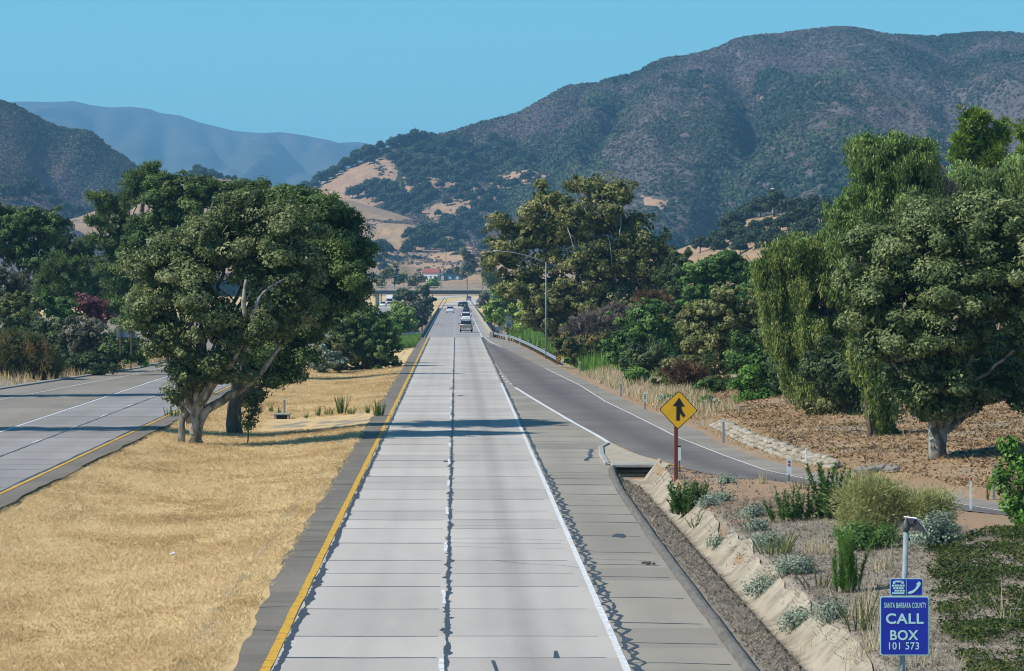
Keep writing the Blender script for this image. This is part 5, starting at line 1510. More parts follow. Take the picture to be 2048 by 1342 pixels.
P = scatter(4500, -45, -26, 225, 340, lambda x, y: (x < xl(y) - .5) & (x > xl(y) - 4.5) & (rng.random(len(x)) < sstep(225, 265, y) * .8 + .2), 1.)
P = np.repeat(P, 3, 0) + rng.normal(0, .1, (len(P) * 3, 3)) * np.array((1, 1, 0))
V, f = blades(P, rng.uniform(.25, .9, len(P)), np.full(len(P), .06), .3)
stuff('dry_grass_4', V, f, 'straw', np.clip(.42 + .2 * rng.normal(size=len(P)), 0, 1), 'dry grass along the far kerb of the left road')


def ppx(u, v, y0=50.): return at(u, v, hz, y0, 480., .1)


def weed(name, label, u, v, n, h, spread, ll, lw, dens, mat, cat='plant', group=None, lean=.12, stemmat='green_leaf', z=None, up=.5):
    """upright leafy stems: n stems of height h"""
    p = ppx(u, v)
    t = thing(name, label, cat, tuple(p), 0, group)
    St, Pv, Tv, Lv = MB(), [], [], []
    for i in range(n):
        a = rng.uniform(0, 6.28); rr = spread * rng.random() ** .6
        b = p + np.array((math.cos(a) * rr, math.sin(a) * rr, -.02))
        hh_ = h * rng.uniform(.35, 1.12)
        ax = np.array((math.cos(a) * rr / max(spread, .01) * lean * 2 + rng.normal(0, lean * .5), rng.normal(0, lean), 1.0))
        k = np.linspace(0, 1, 5)
        pts = b + k[:, None] * ax * hh_ + (k ** 2)[:, None] * np.array((rng.normal(0, .1), rng.normal(0, .1), 0)) * hh_
        St.tube(pts, np.linspace(.014, .005, 5) * (1 + h * .4), 4, 0, False)
        m = int(dens * hh_)
        q = rng.uniform(.12, 1.02, m)
        base = np.stack([np.interp(q, k, pts[:, j]) for j in range(3)], 1)
        ang = rng.uniform(0, 6.28, m)
        T = nrm(np.stack([np.cos(ang), np.sin(ang), rng.uniform(up - .5, up + .6, m)], 1))
        s_ = (1.15 - .55 * q) * rng.uniform(.7, 1.3, m)
        Pv.append(base + T * (ll * .5 * s_)[:, None]); Tv.append(T); Lv.append(s_)
    P_, T_, s_ = np.concatenate(Pv), np.concatenate(Tv), np.concatenate(Lv)
    Bv = nrm(np.cross(T_, rng.normal(size=T_.shape) * .5 + np.array((0, 0, 1.))))
    V, f = tris(P_, ll * s_, lw * s_, T_, Bv)
    mk('foliage', V, [f], M[mat], t, False, None, {'tint': ('FACE', np.clip(.5 + .18 * rng.normal(size=len(P_)), 0, 1))})
    St.build('stem', M['bark'] if stemmat == 'bark' else M['stem_green'], t)
    return t


M['stem_green'] = pm('stem_green', (.09, .12, .04), (.13, .12, .06), 8, .8)


def clump(name, label, u, v, lobes, mat, kd='bush', cat='plant', sc=.55, group=None, core=True):
    """low leafy mat; lobes in metres about the foot"""
    p = ppx(u, v)
    t = thing(name, label, cat, tuple(p), 0, group)
    ls = [(p + np.array(c), r) for c, r in lobes]
    V, f, tt = leaves(ls, kd, .05, core, sc)
    mk('foliage', V, [f], M[mat], t, False, None, {'tint': ('FACE', tt)})
    m = MB()
    for c, r in ls:
        m.tube([p + np.array((0, 0, -.08)), p * .5 + c * .5, c], [.03, .02, .008], 5)
    m.build('stem', M['bark'], t)
    return t


def drygrass(label, u, v, n, h, spread, mat='pale_straw', lean=.22, group='dry grass clumps on the right mound', plume=True):
    p = ppx(u, v)
    t = thing('dry_grass_clump', label, 'grass', tuple(p), 0, group)
    P = p + rng.normal(0, spread, (n, 3)) * np.array((1, .7, 0))
    P[:, 2] = hz(P[:, 0], P[:, 1]) - .02
    V, f = blades(P, h * rng.uniform(.45, 1.1, n), np.full(n, .016), lean)
    mk('foliage', V, [f], M[mat], t, False, None, {'tint': ('FACE', np.clip(.55 + .2 * rng.normal(size=n), 0, 1))})
    return t


G1 = 'shrubs on the right mound'
weed('leafy_shrub', 'bushy green leafy plant growing in the concrete ditch below the yellow sign', 1375, 1028, 60, 1.0, .5, .15, .07, 110, 'green_leaf', 'shrub', G1, .16)
weed('leafy_shrub', 'small sprig of green plant in the ditch in front of the bushy plant', 1392, 1056, 6, .5, .15, .08, .035, 60, 'green_leaf', 'shrub', G1, .3)
weed('leafy_shrub', 'upright dark willowy shrub nearest the yellow sign on the mound', 1580, 1043, 24, 1.0, .6, .15, .06, 90, 'green_leaf', 'shrub', G1, .16, up=.4)
weed('leafy_shrub', 'tall dark willowy shrub beside the yellowish broom', 1672, 1038, 36, 1.6, .55, .17, .065, 100, 'green_leaf', 'shrub', G1, .14, up=.4)
weed('leafy_shrub', 'slim dark shoot standing just behind the tall willowy shrub', 1630, 1036, 12, 1.0, .35, .15, .06, 90, 'dark_leaf', 'shrub', G1, .15, up=.4)
weed('horseweed', 'clump of very tall narrow bright green weeds beside the ditch', 1695, 1185, 26, 1.35, .34, .13, .024, 260, 'fresh_leaf', 'plant', None, .05, up=.8)
weed('horseweed', 'pair of slim dark green weeds between the two white posts on the right', 1977, 1000, 3, .9, .08, .08, .02, 160, 'green_leaf', 'plant', None, .03)
clump('broom_shrub', 'large yellowish feathery broom shrub with leafy green base', 1745, 1085, [((0, 0, .75), (.85, .7, .6)), ((-.35, .3, 1.2), (.7, .6, .42)), ((.45, .2, 1.15), (.55, .5, .42)), ((.1, .1, 1.45), (.65, .5, .30))], 'broom_leaf', 'twig', 'shrub', .42)
clump('leafy_shrub', 'broad green leafy base under the yellowish broom', 1735, 1098, [((0, -.2, .32), (.72, .5, .38)), ((-.45, -.1, .3), (.4, .4, .32))], 'green_leaf', 'bush', 'shrub', .5, G1)
clump('broom_shrub', 'second yellowish feathery broom shrub behind the call box pole', 1858, 1082, [((0, 0, .55), (.55, .5, .5)), ((-.2, .1, .95), (.55, .45, .38)), ((.2, .1, .95), (.5, .4, .36)), ((-.75, .3, .95), (.4, .4, .36))], 'broom_leaf', 'twig', 'shrub', .42)
clump('leafy_shrub', 'grey-green leafy bush under the second broom shrub', 1862, 1100, [((0, -.2, .35), (.55, .45, .42)), ((.25, -.1, .55), (.35, .35, .35))], 'silver_leaf', 'bush', 'shrub', .5, G1)
for u, v, s, lb in ((1450, 967, .5, 'small silvery mat plant nearest the foot of the yellow sign'), (1440, 1003, .6, 'silvery mat plant right of the bushy ditch plant'), (1418, 1012, .45, 'narrow silvery mat plant on the ditch edge'), (1500, 1035, .7, 'silvery mat plant below the upright willowy shrub'),
                    (1515, 1062, .45, 'tiny silvery mat plant left of the pale dry grass'), (1440, 1095, .42, 'silvery plant low on the ditch wall near the dirt strip'), (1530, 1188, .85, 'large silvery mat plant sitting in the ditch'), (1600, 1255, .8, 'silvery-green mat plant in the ditch left of the blue sign'),
                    (1665, 1238, .6, 'pale silvery plant right of the ditch under the tall weeds'), (1590, 1148, .9, 'sprawling silvery plant above the ditch wall'), (1535, 1095, .75, 'silvery-green plant under the fine green broom')):
    k = s * .62
    clump('silver_plant', lb, u, v, [((0, 0, .10 + .05 * s), (.62 * k + .1, .5 * k + .1, .22 * s)), ((.3 * k, .1, .12), (.36 * k, .36 * k, .18 * s))], 'silver_leaf', 'bush', 'plant', .42, 'silvery mat plants along the ditch')
weed('fine_weed', 'fine yellow-green broom like weed above the ditch', 1548, 1108, 26, .62, .42, .07, .012, 130, 'lime_leaf', 'plant', None, .25)
weed('fine_weed', 'tangled green and brown weed hanging over the ditch beside the call box', 1720, 1260, 18, .85, .35, .07, .016, 110, 'olive_leaf', 'plant', None, .25)
weed('fine_weed', 'wispy brown-green weed left of the tall narrow weeds', 1640, 1175, 14, .6, .4, .05, .012, 110, 'mix_leaf', 'plant', None, .3)
drygrass('tall pale dry grass tuft in the middle of the mound', 1640, 1108, 90, .75, .22)
drygrass('pale dry grass tuft right behind the tall narrow weeds', 1770, 1140, 70, .75, .14)
drygrass('small pale dry grass tuft beside the ramp edge', 1525, 968, 45, .6, .10)
drygrass('long straw stalks leaning in front of the call box pole', 1745, 1300, 110, 1.0, .26)
drygrass('straw coloured stalks just left of the blue call box sign', 1735, 1240, 90, 1.05, .20)
drygrass('yellow dry grass at the foot of the call box pole', 1860, 1330, 80, .5, .30)
drygrass('tall bleached flower stalk among the ground cover', 2010, 1250, 14, 1.05, .12, plume=True)
drygrass('short dry tuft at the near end of the ditch', 1620, 1300, 60, .35, .25)
clump('leafy_shrub', 'light green leafy shrub leaning in from the right edge beside the ramp', 2058, 1062, [((.1, 0, .55), (.75, .6, .55)), ((0, 0, 1.25), (.6, .55, .6)), ((-.25, 0, 1.95), (.45, .45, .5)), ((-.5, -.1, 2.5), (.26, .26, .3)), ((-.75, 0, 1.5), (.3, .3, .3)), ((-.6, .1, .8), (.35, .35, .35))], 'fresh_leaf', 'bush', 'shrub', 1.1, G1, False)
weed('fine_weed', 'feathery yellow-green weed between the ramp and the rocks', 1680, 968, 22, .55, .5, .05, .012, 110, 'lime_leaf', 'plant', None, .3)
weed('fine_weed', 'feathery pale weed beside the marker with two red dots', 1605, 978, 14, .45, .4, .05, .012, 110, 'broom_leaf', 'plant', None, .3)
# ivy-like ground cover on the slope at lower right
P = scatter(36000, 9.5, 20, 58, 100, lambda x, y: ((x / y * F + U0) < 2420) & ((x / y * F + U0) > 1862 + 200 * sstep(84, 97, y) + 60 * sstep(72, 60, y) + 60 * (fbm(x * .9, y * .5, 3, 3) - .5)) & (fbm(x * 1.3, y * .9, 6, 3) > .43), 1.)
g_ = unit(len(P)); g_[:, 2] = np.abs(g_[:, 2])
P2 = np.repeat(P, 2, 0); P2 = P2 + rng.normal(0, .06, P2.shape) * np.array((1, 1, .0)); P2[:, 2] += .04 + .34 * rng.random(len(P2)) * fbm(P2[:, 0] * 1.6, P2[:, 1] * 1.6, 8, 3)
n_ = nrm(rng.normal(size=P2.shape) * .55 + np.array((0, 0, .8))); T_ = nrm(np.cross(n_, rng.normal(size=P2.shape)))
V, f = tris(P2, rng.uniform(.05, .11, len(P2)), rng.uniform(.04, .08, len(P2)), T_, np.cross(n_, T_))
stuff('ground_cover', V, f, 'ivy_leaf', np.clip(.5 + .22 * rng.normal(size=len(P2)) + .5 * (fbm(P2[:, 0] * .8, P2[:, 1] * .6, 18, 3) - .5), 0, 1), 'dark green creeping ground cover on the slope behind the call box')
# green tufts in the median
for u, v, n, h, sp, lb in ((637, 832, 9, .55, .12, 'green weed tuft left end of the row across the median'), (657, 830, 12, .5, .3, 'low green weed tuft in the middle of the median row'), (683, 828, 22, 1.1, .25, 'tallest green weed tuft of the row across the median'), (702, 828, 10, .45, .2, 'small green weed tuft right of the tallest one'),
                           (735, 826, 10, .6, .14, 'green weed tuft left of the one at the shoulder'), (757, 832, 20, .95, .26, 'leaning green weed tuft at the edge of the paved shoulder'), (612, 836, 6, .4, .08, 'tiny green weed right of the median post'), (543, 824, 8, .55, .15, 'green weed tuft left of the median post'), (558, 828, 6, .5, .1, 'green weed tuft directly behind the median post'), (345, 833, 14, .55, .5, 'green weed patch at the edge of the left road behind the oak')):
    weed('weed_tuft', lb, u, v, n, h, sp, .10, .022, 150, 'fresh_leaf', 'plant', 'green weed tufts in the median', .12)
for u, v in ((190, 742), (215, 738), (232, 736)):
    weed('weed_tuft', 'slim green weed on the verge beside the far kerb', u, v, 5, 1.2, .25, .12, .04, 60, 'fresh_leaf', 'plant', 'green weeds on the far verge', .08)


# ------------------------------------------------------------------ signs, posts, lamps
def text_mesh(body, height, name, mat, parent, c, rx=90, width=None, rz=0.0, depth=.004, bold=0.0):
    cu = bpy.data.curves.new('txt', 'FONT')
    cu.body = body; cu.size = 1.0; cu.extrude = depth / 2; cu.align_x = 'CENTER'; cu.offset = bold
    cu.space_character = 1.08
    o = bpy.data.objects.new('txt', cu); COL.objects.link(o)
    bpy.context.view_layer.update()
    me = bpy.data.meshes.new_from_object(o.evaluated_get(bpy.context.evaluated_depsgraph_get()))
    bpy.data.objects.remove(o)
    n = len(me.vertices)
    co = np.zeros(n * 3, np.float32); me.vertices.foreach_get('co', co); co = co.reshape(-1, 3)
    lo, hi = co.min(0), co.max(0)
    s = height / (hi[1] - lo[1]); sx = s if width is None else width / (hi[0] - lo[0])
    X = (co[:, 0] - (lo[0] + hi[0]) / 2) * sx; Z = (co[:, 1] - (lo[1] + hi[1]) / 2) * s; D = -co[:, 2]
    new = np.stack([X * math.cos(rz) + c[0], D + c[1] + X * 0, Z + c[2] + X * math.sin(rz)], 1)
    if rx == 'v':   # letters stacked reading downwards
        new = np.stack([Z + c[0], D + c[1], -X + c[2]], 1)
    me.vertices.foreach_set('co', new.astype(np.float32).ravel())
    me.materials.clear(); me.materials.append(mat); me.name = name
    me.update()
    ob = bpy.data.objects.new(name, me); COL.objects.link(ob); ob.parent = parent
    return ob


def rrect(w, h, r, n=5):
    o = []
    for cx, cz, a0 in ((w / 2 - r, h / 2 - r, 0), (-w / 2 + r, h / 2 - r, 90), (-w / 2 + r, -h / 2 + r, 180), (w / 2 - r, -h / 2 + r, 270)):
        for k in range(n + 1):
            a = R(a0 + 90 * k / n)
            o.append((cx + r * math.cos(a), cz + r * math.sin(a)))
    return o


# call box at the lower right (local coordinates: sign faces -Y)
cb = wp(1805, 1200, 52.0)
cx_, cy_ = cb[0], 52.0
s_ = F / 52.0
zb_ = CAMH - (1500 - V0) / s_
call = thing('call_box_post', 'blue roadside call box sign and telephone pictogram plate on a grey pole with solar panel', 'call box', (cx_, cy_, min(zb_, float(hz(cx_, cy_)))), 0)
zc = lambda v: CAMH - (v - V0) / s_ - call.location.z
tilt = R(1.2)
mb = MB()
mb.tube([(-.02, 0, -.2), (.0, 0, zc(1300)), (.06, 0, zc(1060))], .046, 16)
mb.build('pole', M['galv'], call, True, True)
mb = MB()
mb.tube([(.06, 0, zc(1062)), (.06, 0, zc(1052)), (.06, 0, zc(1044)), (.06, 0, zc(1038)), (.06, 0, zc(1034))], [.062, .06, .045, .016, .006], 14)
mb.build('pole_cap', M['dark_steel_and_shade'], call, True, True)
def slab_r(c, d, ry, rz):
    x, y, z = np.array(d) / 2
    v = np.array([(-x, -y, -z), (x, -y, -z), (x, y, -z), (-x, y, -z), (-x, -y, z), (x, -y, z), (x, y, z), (-x, y, z)])
    v = np.stack([v[:, 0] * math.cos(ry) + v[:, 2] * math.sin(ry), v[:, 1], -v[:, 0] * math.sin(ry) + v[:, 2] * math.cos(ry)], 1)
    v = np.stack([v[:, 0] * math.cos(rz) - v[:, 1] * math.sin(rz), v[:, 0] * math.sin(rz) + v[:, 1] * math.cos(rz), v[:, 2]], 1)
    return v + np.array(c), [(0, 3, 2, 1), (4, 5, 6, 7), (0, 1, 5, 4), (1, 2, 6, 5), (2, 3, 7, 6), (3, 0, 4, 7)]
mb = MB(); mb.add(*slab_r((.215, .06, zc(1049)), (.27, .36, .03), R(48), R(25)))
sp_ = mb.build('solar_panel', M['solar'], call, False, True)
mb = MB(); mb.add(*slab_r((.222, .065, zc(1048.4)), (.30, .39, .018), R(48), R(25))); mb.build('panel_frame', M['white_paint'], sp_, False, True)
mb = MB(); mb.tube([(.07, 0, zc(1052)), (.20, .05, zc(1051))], .022, 8); mb.build('panel_bracket', M['dark_steel_and_shade'], sp_, False, True)
def plate(name, w, h, cxl, czl, rim, face, parent, r=.04, y=-.085, rw=.018):
    m = MB(); m.prism(rrect(w, h, r), .006, (cxl, y, czl)); p = m.build(name, M[rim], parent, False, True)
    m = MB(); m.prism(rrect(w - 2 * rw, h - 2 * rw, r * .75), .004, (cxl, y - .0055, czl)); m.build('face', M[face], p, False, True)
    return p
pw, ph_ = 98 / s_, 118 / s_
pl = plate('sign_plate', pw, ph_, .02, zc(1250.5), 'sign_cyan', 'sign_blue', call, .035)
yy = -.085 - .0098
tx = lambda u: (u - 1805) / s_
text_mesh('SANTA BARBARA COUNTY', 11 / s_, 'lettering', M['sign_cyan'], pl, (tx(1809), yy, zc(1209.5)), 90, 84 / s_, 0, .003, .006)
text_mesh('CALL', 21 / s_, 'lettering', M['sign_cyan'], pl, (tx(1808), yy, zc(1236)), 90, 75 / s_, 0, .003, .022)
text_mesh('BOX', 20 / s_, 'lettering', M['sign_cyan'], pl, (tx(1807), yy, zc(1269)), 90, 56 / s_, 0, .003, .022)
text_mesh('101 573', 14.5 / s_, 'lettering', M['sign_cyan'], pl, (tx(1806.5), yy, zc(1290.5)), 90, 60 / s_, 0, .003, .008)
for u, v in ((1809, 1217), (1807, 1285)):
    mb = MB(); mb.tube([(tx(u), yy + .002, zc(v)), (tx(u), yy - .012, zc(v))], .013, 8); mb.build('bolt', M['wood_post'], pl, False, True)
pl = plate('pictogram_plate', 65 / s_, 34 / s_, tx(1811), zc(1173), 'sign_cyan', 'sign_blue', call, .028, -.085, .010)
mb = MB()
def pb(u0, u1, v0, v1): mb.box(((tx(u0) + tx(u1)) / 2, yy, zc((v0 + v1) / 2)), (abs(u1 - u0) / s_, .004, abs(v1 - v0) / s_), 0, 0, 0)
for r_i, (n_k, uu0, uu1, v0) in enumerate(((5, 1782, 1808, 1168.2), (4, 1784.5, 1806, 1173.3), (4, 1787, 1808, 1178.4))):
    st_ = (uu1 - uu0) / n_k
    for k in range(n_k): pb(uu0 + k * st_ + .5, uu0 + (k + 1) * st_ - .5, v0, v0 + 3.6)
pb(1782.5, 1807, 1183.7, 1186.6)
pb(1788, 1803, 1160.2, 1163.4); pb(1784.4, 1789, 1161.5, 1166.4); pb(1801, 1805.8, 1161.5, 1166.4)
pb(1810.6, 1811.2, 1158, 1188)
hs = [(1813.5, 1184.5), (1817.5, 1187.0), (1826, 1184), (1833, 1177.5), (1838.5, 1170), (1840, 1165), (1836.5, 1161.5), (1831, 1166.5), (1832.5, 1170), (1829, 1175.5), (1823.5, 1180), (1819, 1181)]
hs = hs[::-1]
mb.prism([(tx(u), zc(v)) for u, v in hs], .004, (0, yy, 0))
mb.build('pictogram', M['sign_cyan'], pl, False, True)

# merge sign
ms = ppx(1352, 962)
Ym = ms[1]; sm = F / Ym
mg = thing('merge_sign', 'amber diamond merge warning sign with black arrow on a maroon wooden post', 'road sign', tuple(ms))
mb = MB(); mb.box((0, 0, 1.45), (7.5 / sm, .14, 3.3), 0, 0, .01); mb.build('post', M['maroon'], mg, False, True)
zc2 = CAMH - (820 - V0) / sm - ms[2]
hd = 39.0 / sm
def rd(h, r):
    o = []
    for i in range(4):
        a = R(90 * i)
        p = np.array((h * math.cos(a), h * math.sin(a))); q0 = np.array((h * math.cos(a - R(90)), h * math.sin(a - R(90)))); q1 = np.array((h * math.cos(a + R(90)), h * math.sin(a + R(90))))
        for t in (0, .5, 1):
            A = p + (q0 - p) * r; B = p + (q1 - p) * r
            o.append(tuple((1 - t) ** 2 * A + 2 * t * (1 - t) * (p * .97) + t * t * B))
    return o
rot = lambda L, a=R(-2): [(x * math.cos(a) - z * math.sin(a), x * math.sin(a) + z * math.cos(a)) for x, z in L]
ox = 4.5 / sm
mb = MB(); mb.prism(rot(rd(hd, .06)), .008, (ox, -.09, zc2)); sp = mb.build('sign_panel', M['black'], mg, False, True)
mb = MB(); mb.prism(rot(rd(hd - 2.0 / sm, .06)), .006, (ox, -.096, zc2)); mb.build('sign_face', M['amber'], sp, False, True)
ar = [(1352, 841), (1352.3, 812), (1345, 812), (1358, 795), (1369, 812.5), (1362, 813), (1363.5, 820), (1370.5, 831), (1366, 835), (1359.5, 826), (1359, 841)]
mb = MB(); mb.prism([((u - 1352) / sm, CAMH - (v - V0) / sm - ms[2]) for u, v in ar][::-1], .006, (0, -.1025, 0)); mb.build('arrow', M['black'], sp, False, True)


def post(name, label, u, vb, vt, wpx, mat, cat='post', group=None, extra=None, y0=50.):
    p = ppx(u, vb, y0); s = F / p[1]
    t = thing(name, label, cat, tuple(p), 0, group)
    h = (vb - vt) / s
    m = MB(); m.box((0, 0, h / 2 - .1), (wpx / s, .03, h + .2), 0, 0, .005); m.build('post', M[mat], t, False, True)
    return t, s, h


# marker with two red dots, its twin behind the merge post, vertical milepost panel
def panel_on(t, s, h, w, v0, v1, vb, mat, name='panel'):
    m = MB(); m.prism(rrect(w / s, (v1 - v0) / s, .02, 3), .008, (0, -.024, (vb - (v0 + v1) / 2) / s)); return m.build(name, M[mat], t, False, True)
t, s, h = post('marker_post', 'white marker panel with two round red reflectors at the ramp edge', 1578, 962, 930, 2.4, 'dark_steel_and_shade', 'marker')
p = panel_on(t, s, h, 10.5, 916, 949, 962, 'white_paint')
for v in (923.5, 930):
    m = MB(); k = np.linspace(0, 2 * np.pi, 17)[:-1]; m.prism([(.05 * math.cos(a) * 46 / s * 1.0, .05 * math.sin(a) * 46 / s) for a in k], .012, (0, -.032, (962 - v) / s)); m.build('reflector', M['red'], p, False, True)
t, s, h = post('marker_post', 'white marker panel half hidden behind the maroon post of the merge sign', 1358.5, 944, 905, 2.4, 'dark_steel_and_shade', 'marker')
panel_on(t, s, h, 7, 893, 921, 944, 'white_paint')
m = MB(); m.box((0, -.024, (944 - 893) / s), (7 / s, .012, 3 / s)); m.build('cap', M['black'], t, False, True)
t, s, h = post('milepost_panel', 'slim white milepost panel with black stacked figures beside the ramp', 1290, 818, 800, 2.2, 'dark_steel_and_shade', 'marker')
p = panel_on(t, s, h, 6.2, 786, 805, 818, 'white_paint')
text_mesh('153.1', 3.4 / s, 'lettering', M['black'], p, (0, -.031, (818 - 795.5) / s), 'v', 15 / s, 0, .003, .03)
t, s, h = post('milepost_panel', 'small white marker on the verge of the far left road', 190.5, 748, 738, 2.0, 'galv', 'marker')
p = panel_on(t, s, h, 5.2, 723.5, 737.5, 748, 'white_paint')
m = MB(); m.box((.02, -.031, (748 - 730) / s), (1.2 / s, .004, 8 / s)); m.build('figure', M['black'], p, False, True)
DG = 'slim pale delineator posts'
for u, vb, vt, w, mt, lb in ((1447, 886, 838, 4.5, 'galv', 'grey flat delineator in front of the sack wall'), (1612.5, 936, 897, 3.2, 'white_paint', 'white delineator at the lower end of the sack wall'), (1242, 793, 763, 3.5, 'galv', 'grey delineator beside the ramp shoulder before the dry grass'), (1942, 1019, 953, 4.6, 'white_paint', 'white delineator on the near edge of the ramp with a red reflector strip'),
                             (1988, 1000, 941, 5.0, 'galv', 'grey delineator on the far edge of the ramp behind the slim weeds'), (1160, 746, 723, 2.6, 'galv', 'grey delineator in the green weeds past the striped panel'), (569, 832, 795, 4.6, 'galv', 'grey post standing behind the flat slab in the median')):
    t, s, h = post('delineator', lb, u, vb, vt, w, mt, 'delineator', DG)
    m = MB(); m.box((0, -.02, h - .08), (w / s * .8, .012, .12)); m.build('reflector', M['red'] if u == 1942 else M['white_paint'], t, False, True)
DV = {}
for u, vb, vt in ((1013, 677, 666), (1040, 686, 673), (1057, 691, 680), (1074, 698, 687), (1093, 706, 696)):
    t, s, h = post('delineator', 'thin pale post in the row just behind the guard rail', u, vb + 4, vt, 1.8, 'white_paint', 'delineator', 'posts behind the guard rail', None, 250.)
    m = MB(); m.box((0, -.02, h - .1), (1.5 / s, .012, .15)); m.build('reflector', M['galv'], t, False, True)

# drain slab in the median
p = ppx(564, 836); t = thing('drain_cover', 'flat grey concrete drain slab on short legs in the median', 'drain', tuple(p))
m = MB(); m.box((0, 0, .24), (1.0, .9, .09), 0, 0, .015); m.build('slab', M['concrete_grey'], t, False, True)
for x, y in ((-.4, -.35), (.4, -.35), (-.4, .35), (.4, .35)):
    m = MB(); m.box((x, y, .05), (.14, .14, .34)); m.build('leg', M['concrete_grey'], t, False, True)
m = MB(); m.box((0, .0, .02), (.64, .5, .3)); m.build('opening_shade', M['black'], t, False, True)  # solid black block, shade under the slab put in as colour

# guard rail
gpts = np.array([gp(985, 674), gp(1028, 684), gp(1060, 699), gp(1088, 714), gp(1115, 730)])
gpts = gpts[np.argsort(gpts[:, 1])]
q = np.linspace(gpts[0, 1], gpts[-1, 1], 60); gx = np.interp(q, gpts[:, 1], gpts[:, 0])
gr_ = thing('guard_rail', 'curved galvanised steel guard rail on short wooden posts beside the ramp', 'guard rail', (gx[0], q[0], 0))
m = MB(); prof_ = [(0, .42), (-.05, .47), (-.05, .53), (.02, .58), (-.05, .63), (-.05, .69), (0, .74), (.03, .74), (.03, .42)]
rings = []
for x, y in zip(gx, q):
    rings.append([(x + a - .12, y, z) for a, z in prof_])
m.loft(rings); m.build('rail', M['steel'], gr_)
seg = np.arange(gpts[0, 1] + 1.2, gpts[-1, 1], 3.9)
for y in seg:
    x = float(np.interp(y, q, gx))
    m = MB(); m.box((x + .05, y, .3), (.16, .18, .9), 0, 0, .01); m.build('post', M['wood_post'], gr_)
ot = thing('object_marker', 'yellow and black striped panel on the near end of the guard rail', 'marker', (float(gx[0]) + .1, float(q[0]) - .35, 0))
m = MB(); m.box((0, .03, .4), (.05, .05, .9)); m.build('post', M['galv'], ot, False, True)
so = F / (q[0] - .35)
zt, zb2 = 1.02, .22
m = MB(); m.box((0, 0, (zt + zb2) / 2), (.36, .012, zt - zb2), 0, 0, .003); ob = m.build('panel', M['black'], ot, False, True)
m = MB()
for k in range(4):
    z0 = zb2 - .10 + k * .235
    pol = [(-.17, z0), (.17, z0 + .22), (.17, z0 + .335), (-.17, z0 + .115)]
    pol = [(x, min(max(z, zb2 + .01), zt - .01)) for x, z in pol]
    m.prism(pol, .006, (0, -.010, 0))
m.build('stripe', M['amber'], ob, False, True)
t, s, h = post('marker_post', 'small white and amber marker behind the striped panel', 1125.5, 734, 716, 2.0, 'galv', 'marker', None, None, 240.)
p = panel_on(t, s, h, 5.2, 710.5, 723, 734, 'white_paint'); m = MB(); m.box((0, -.031, (734 - 714.5) / s), (3.4 / s, .006, 5 / s)); m.build('reflector', M['amber'], p, False, True)

# grey sign backs
t = thing('speed_limit_sign', 'back of a speed limit sign stack on a thin post behind the guard rail', 'road sign', (*wp(1018, 674, 402.)[:2], 0))
s = F / 402.
m = MB(); m.box((0, 0, 1.2), (.09, .09, 3.2)); m.build('post', M['wood_post'], t, False, True)
z_ = lambda v: CAMH - (v - V0) / s
m = MB(); m.box((0, -.07, z_(648)), (11.5 / s, .02, 14 / s), 0, 0, .004); p = m.build('sign_plate', M['panel_back'], t, False, True)
text_mesh('65', 6 / s, 'lettering', M['black'], p, (0, -.084, z_(650)), 90, 7 / s, 0, .004, .02)
m = MB(); m.box((0, -.07, z_(642.) + .42), (9.5 / s, .02, 6 / s), 0, 0, .004); m.build('top_plate', M['panel_back'], t, False, True)
t = thing('sign_back', 'wide low grey sign panel on two posts left of the speed limit sign', 'road sign', (*wp(998, 674, 425.)[:2], 0)); s = F / 425.
z_ = lambda v: CAMH - (v - V0) / s
for x in (-.15, .38):
    m = MB(); m.box((x, 0, .5), (.1, .1, 1.8)); m.build('post', M['wood_post'], t, False, True)
m = MB(); m.box((0, -.08, z_(657.5)), (14 / s, .03, 8 / s), 0, 0, .005); m.build('panel', M['panel_back'], t, False, True)
p_ = at(252, 690, hz, 200, 400); Yb = 256.; s = F / Yb
t = thing('sign_back', 'blue-grey back of a large road sign on dark posts among the left thicket', 'road sign', ((252 - U0) / s, Yb, CAMH - (705 - V0) / s))
zz_ = lambda v: (705 - v) / s
m = MB(); m.box((0, 0, zz_(663.5)), (38 / s, .04, 23 / s), 0, 0, .01); m.build('panel', M['panel_back'], t, False, True)
for u in (240, 262):
    m = MB(); m.box(((u - 252) / s, -.06, zz_(684)), (.14, .12, 52 / s)); m.build('post', M['wood_post'], t, False, True)
m = MB()
for u in (249, 259): m.box(((u - 252) / s, -.03, zz_(663.5)), (.03, .02, 22 / s))
m.build('seam', M['galv'], t, False, True)


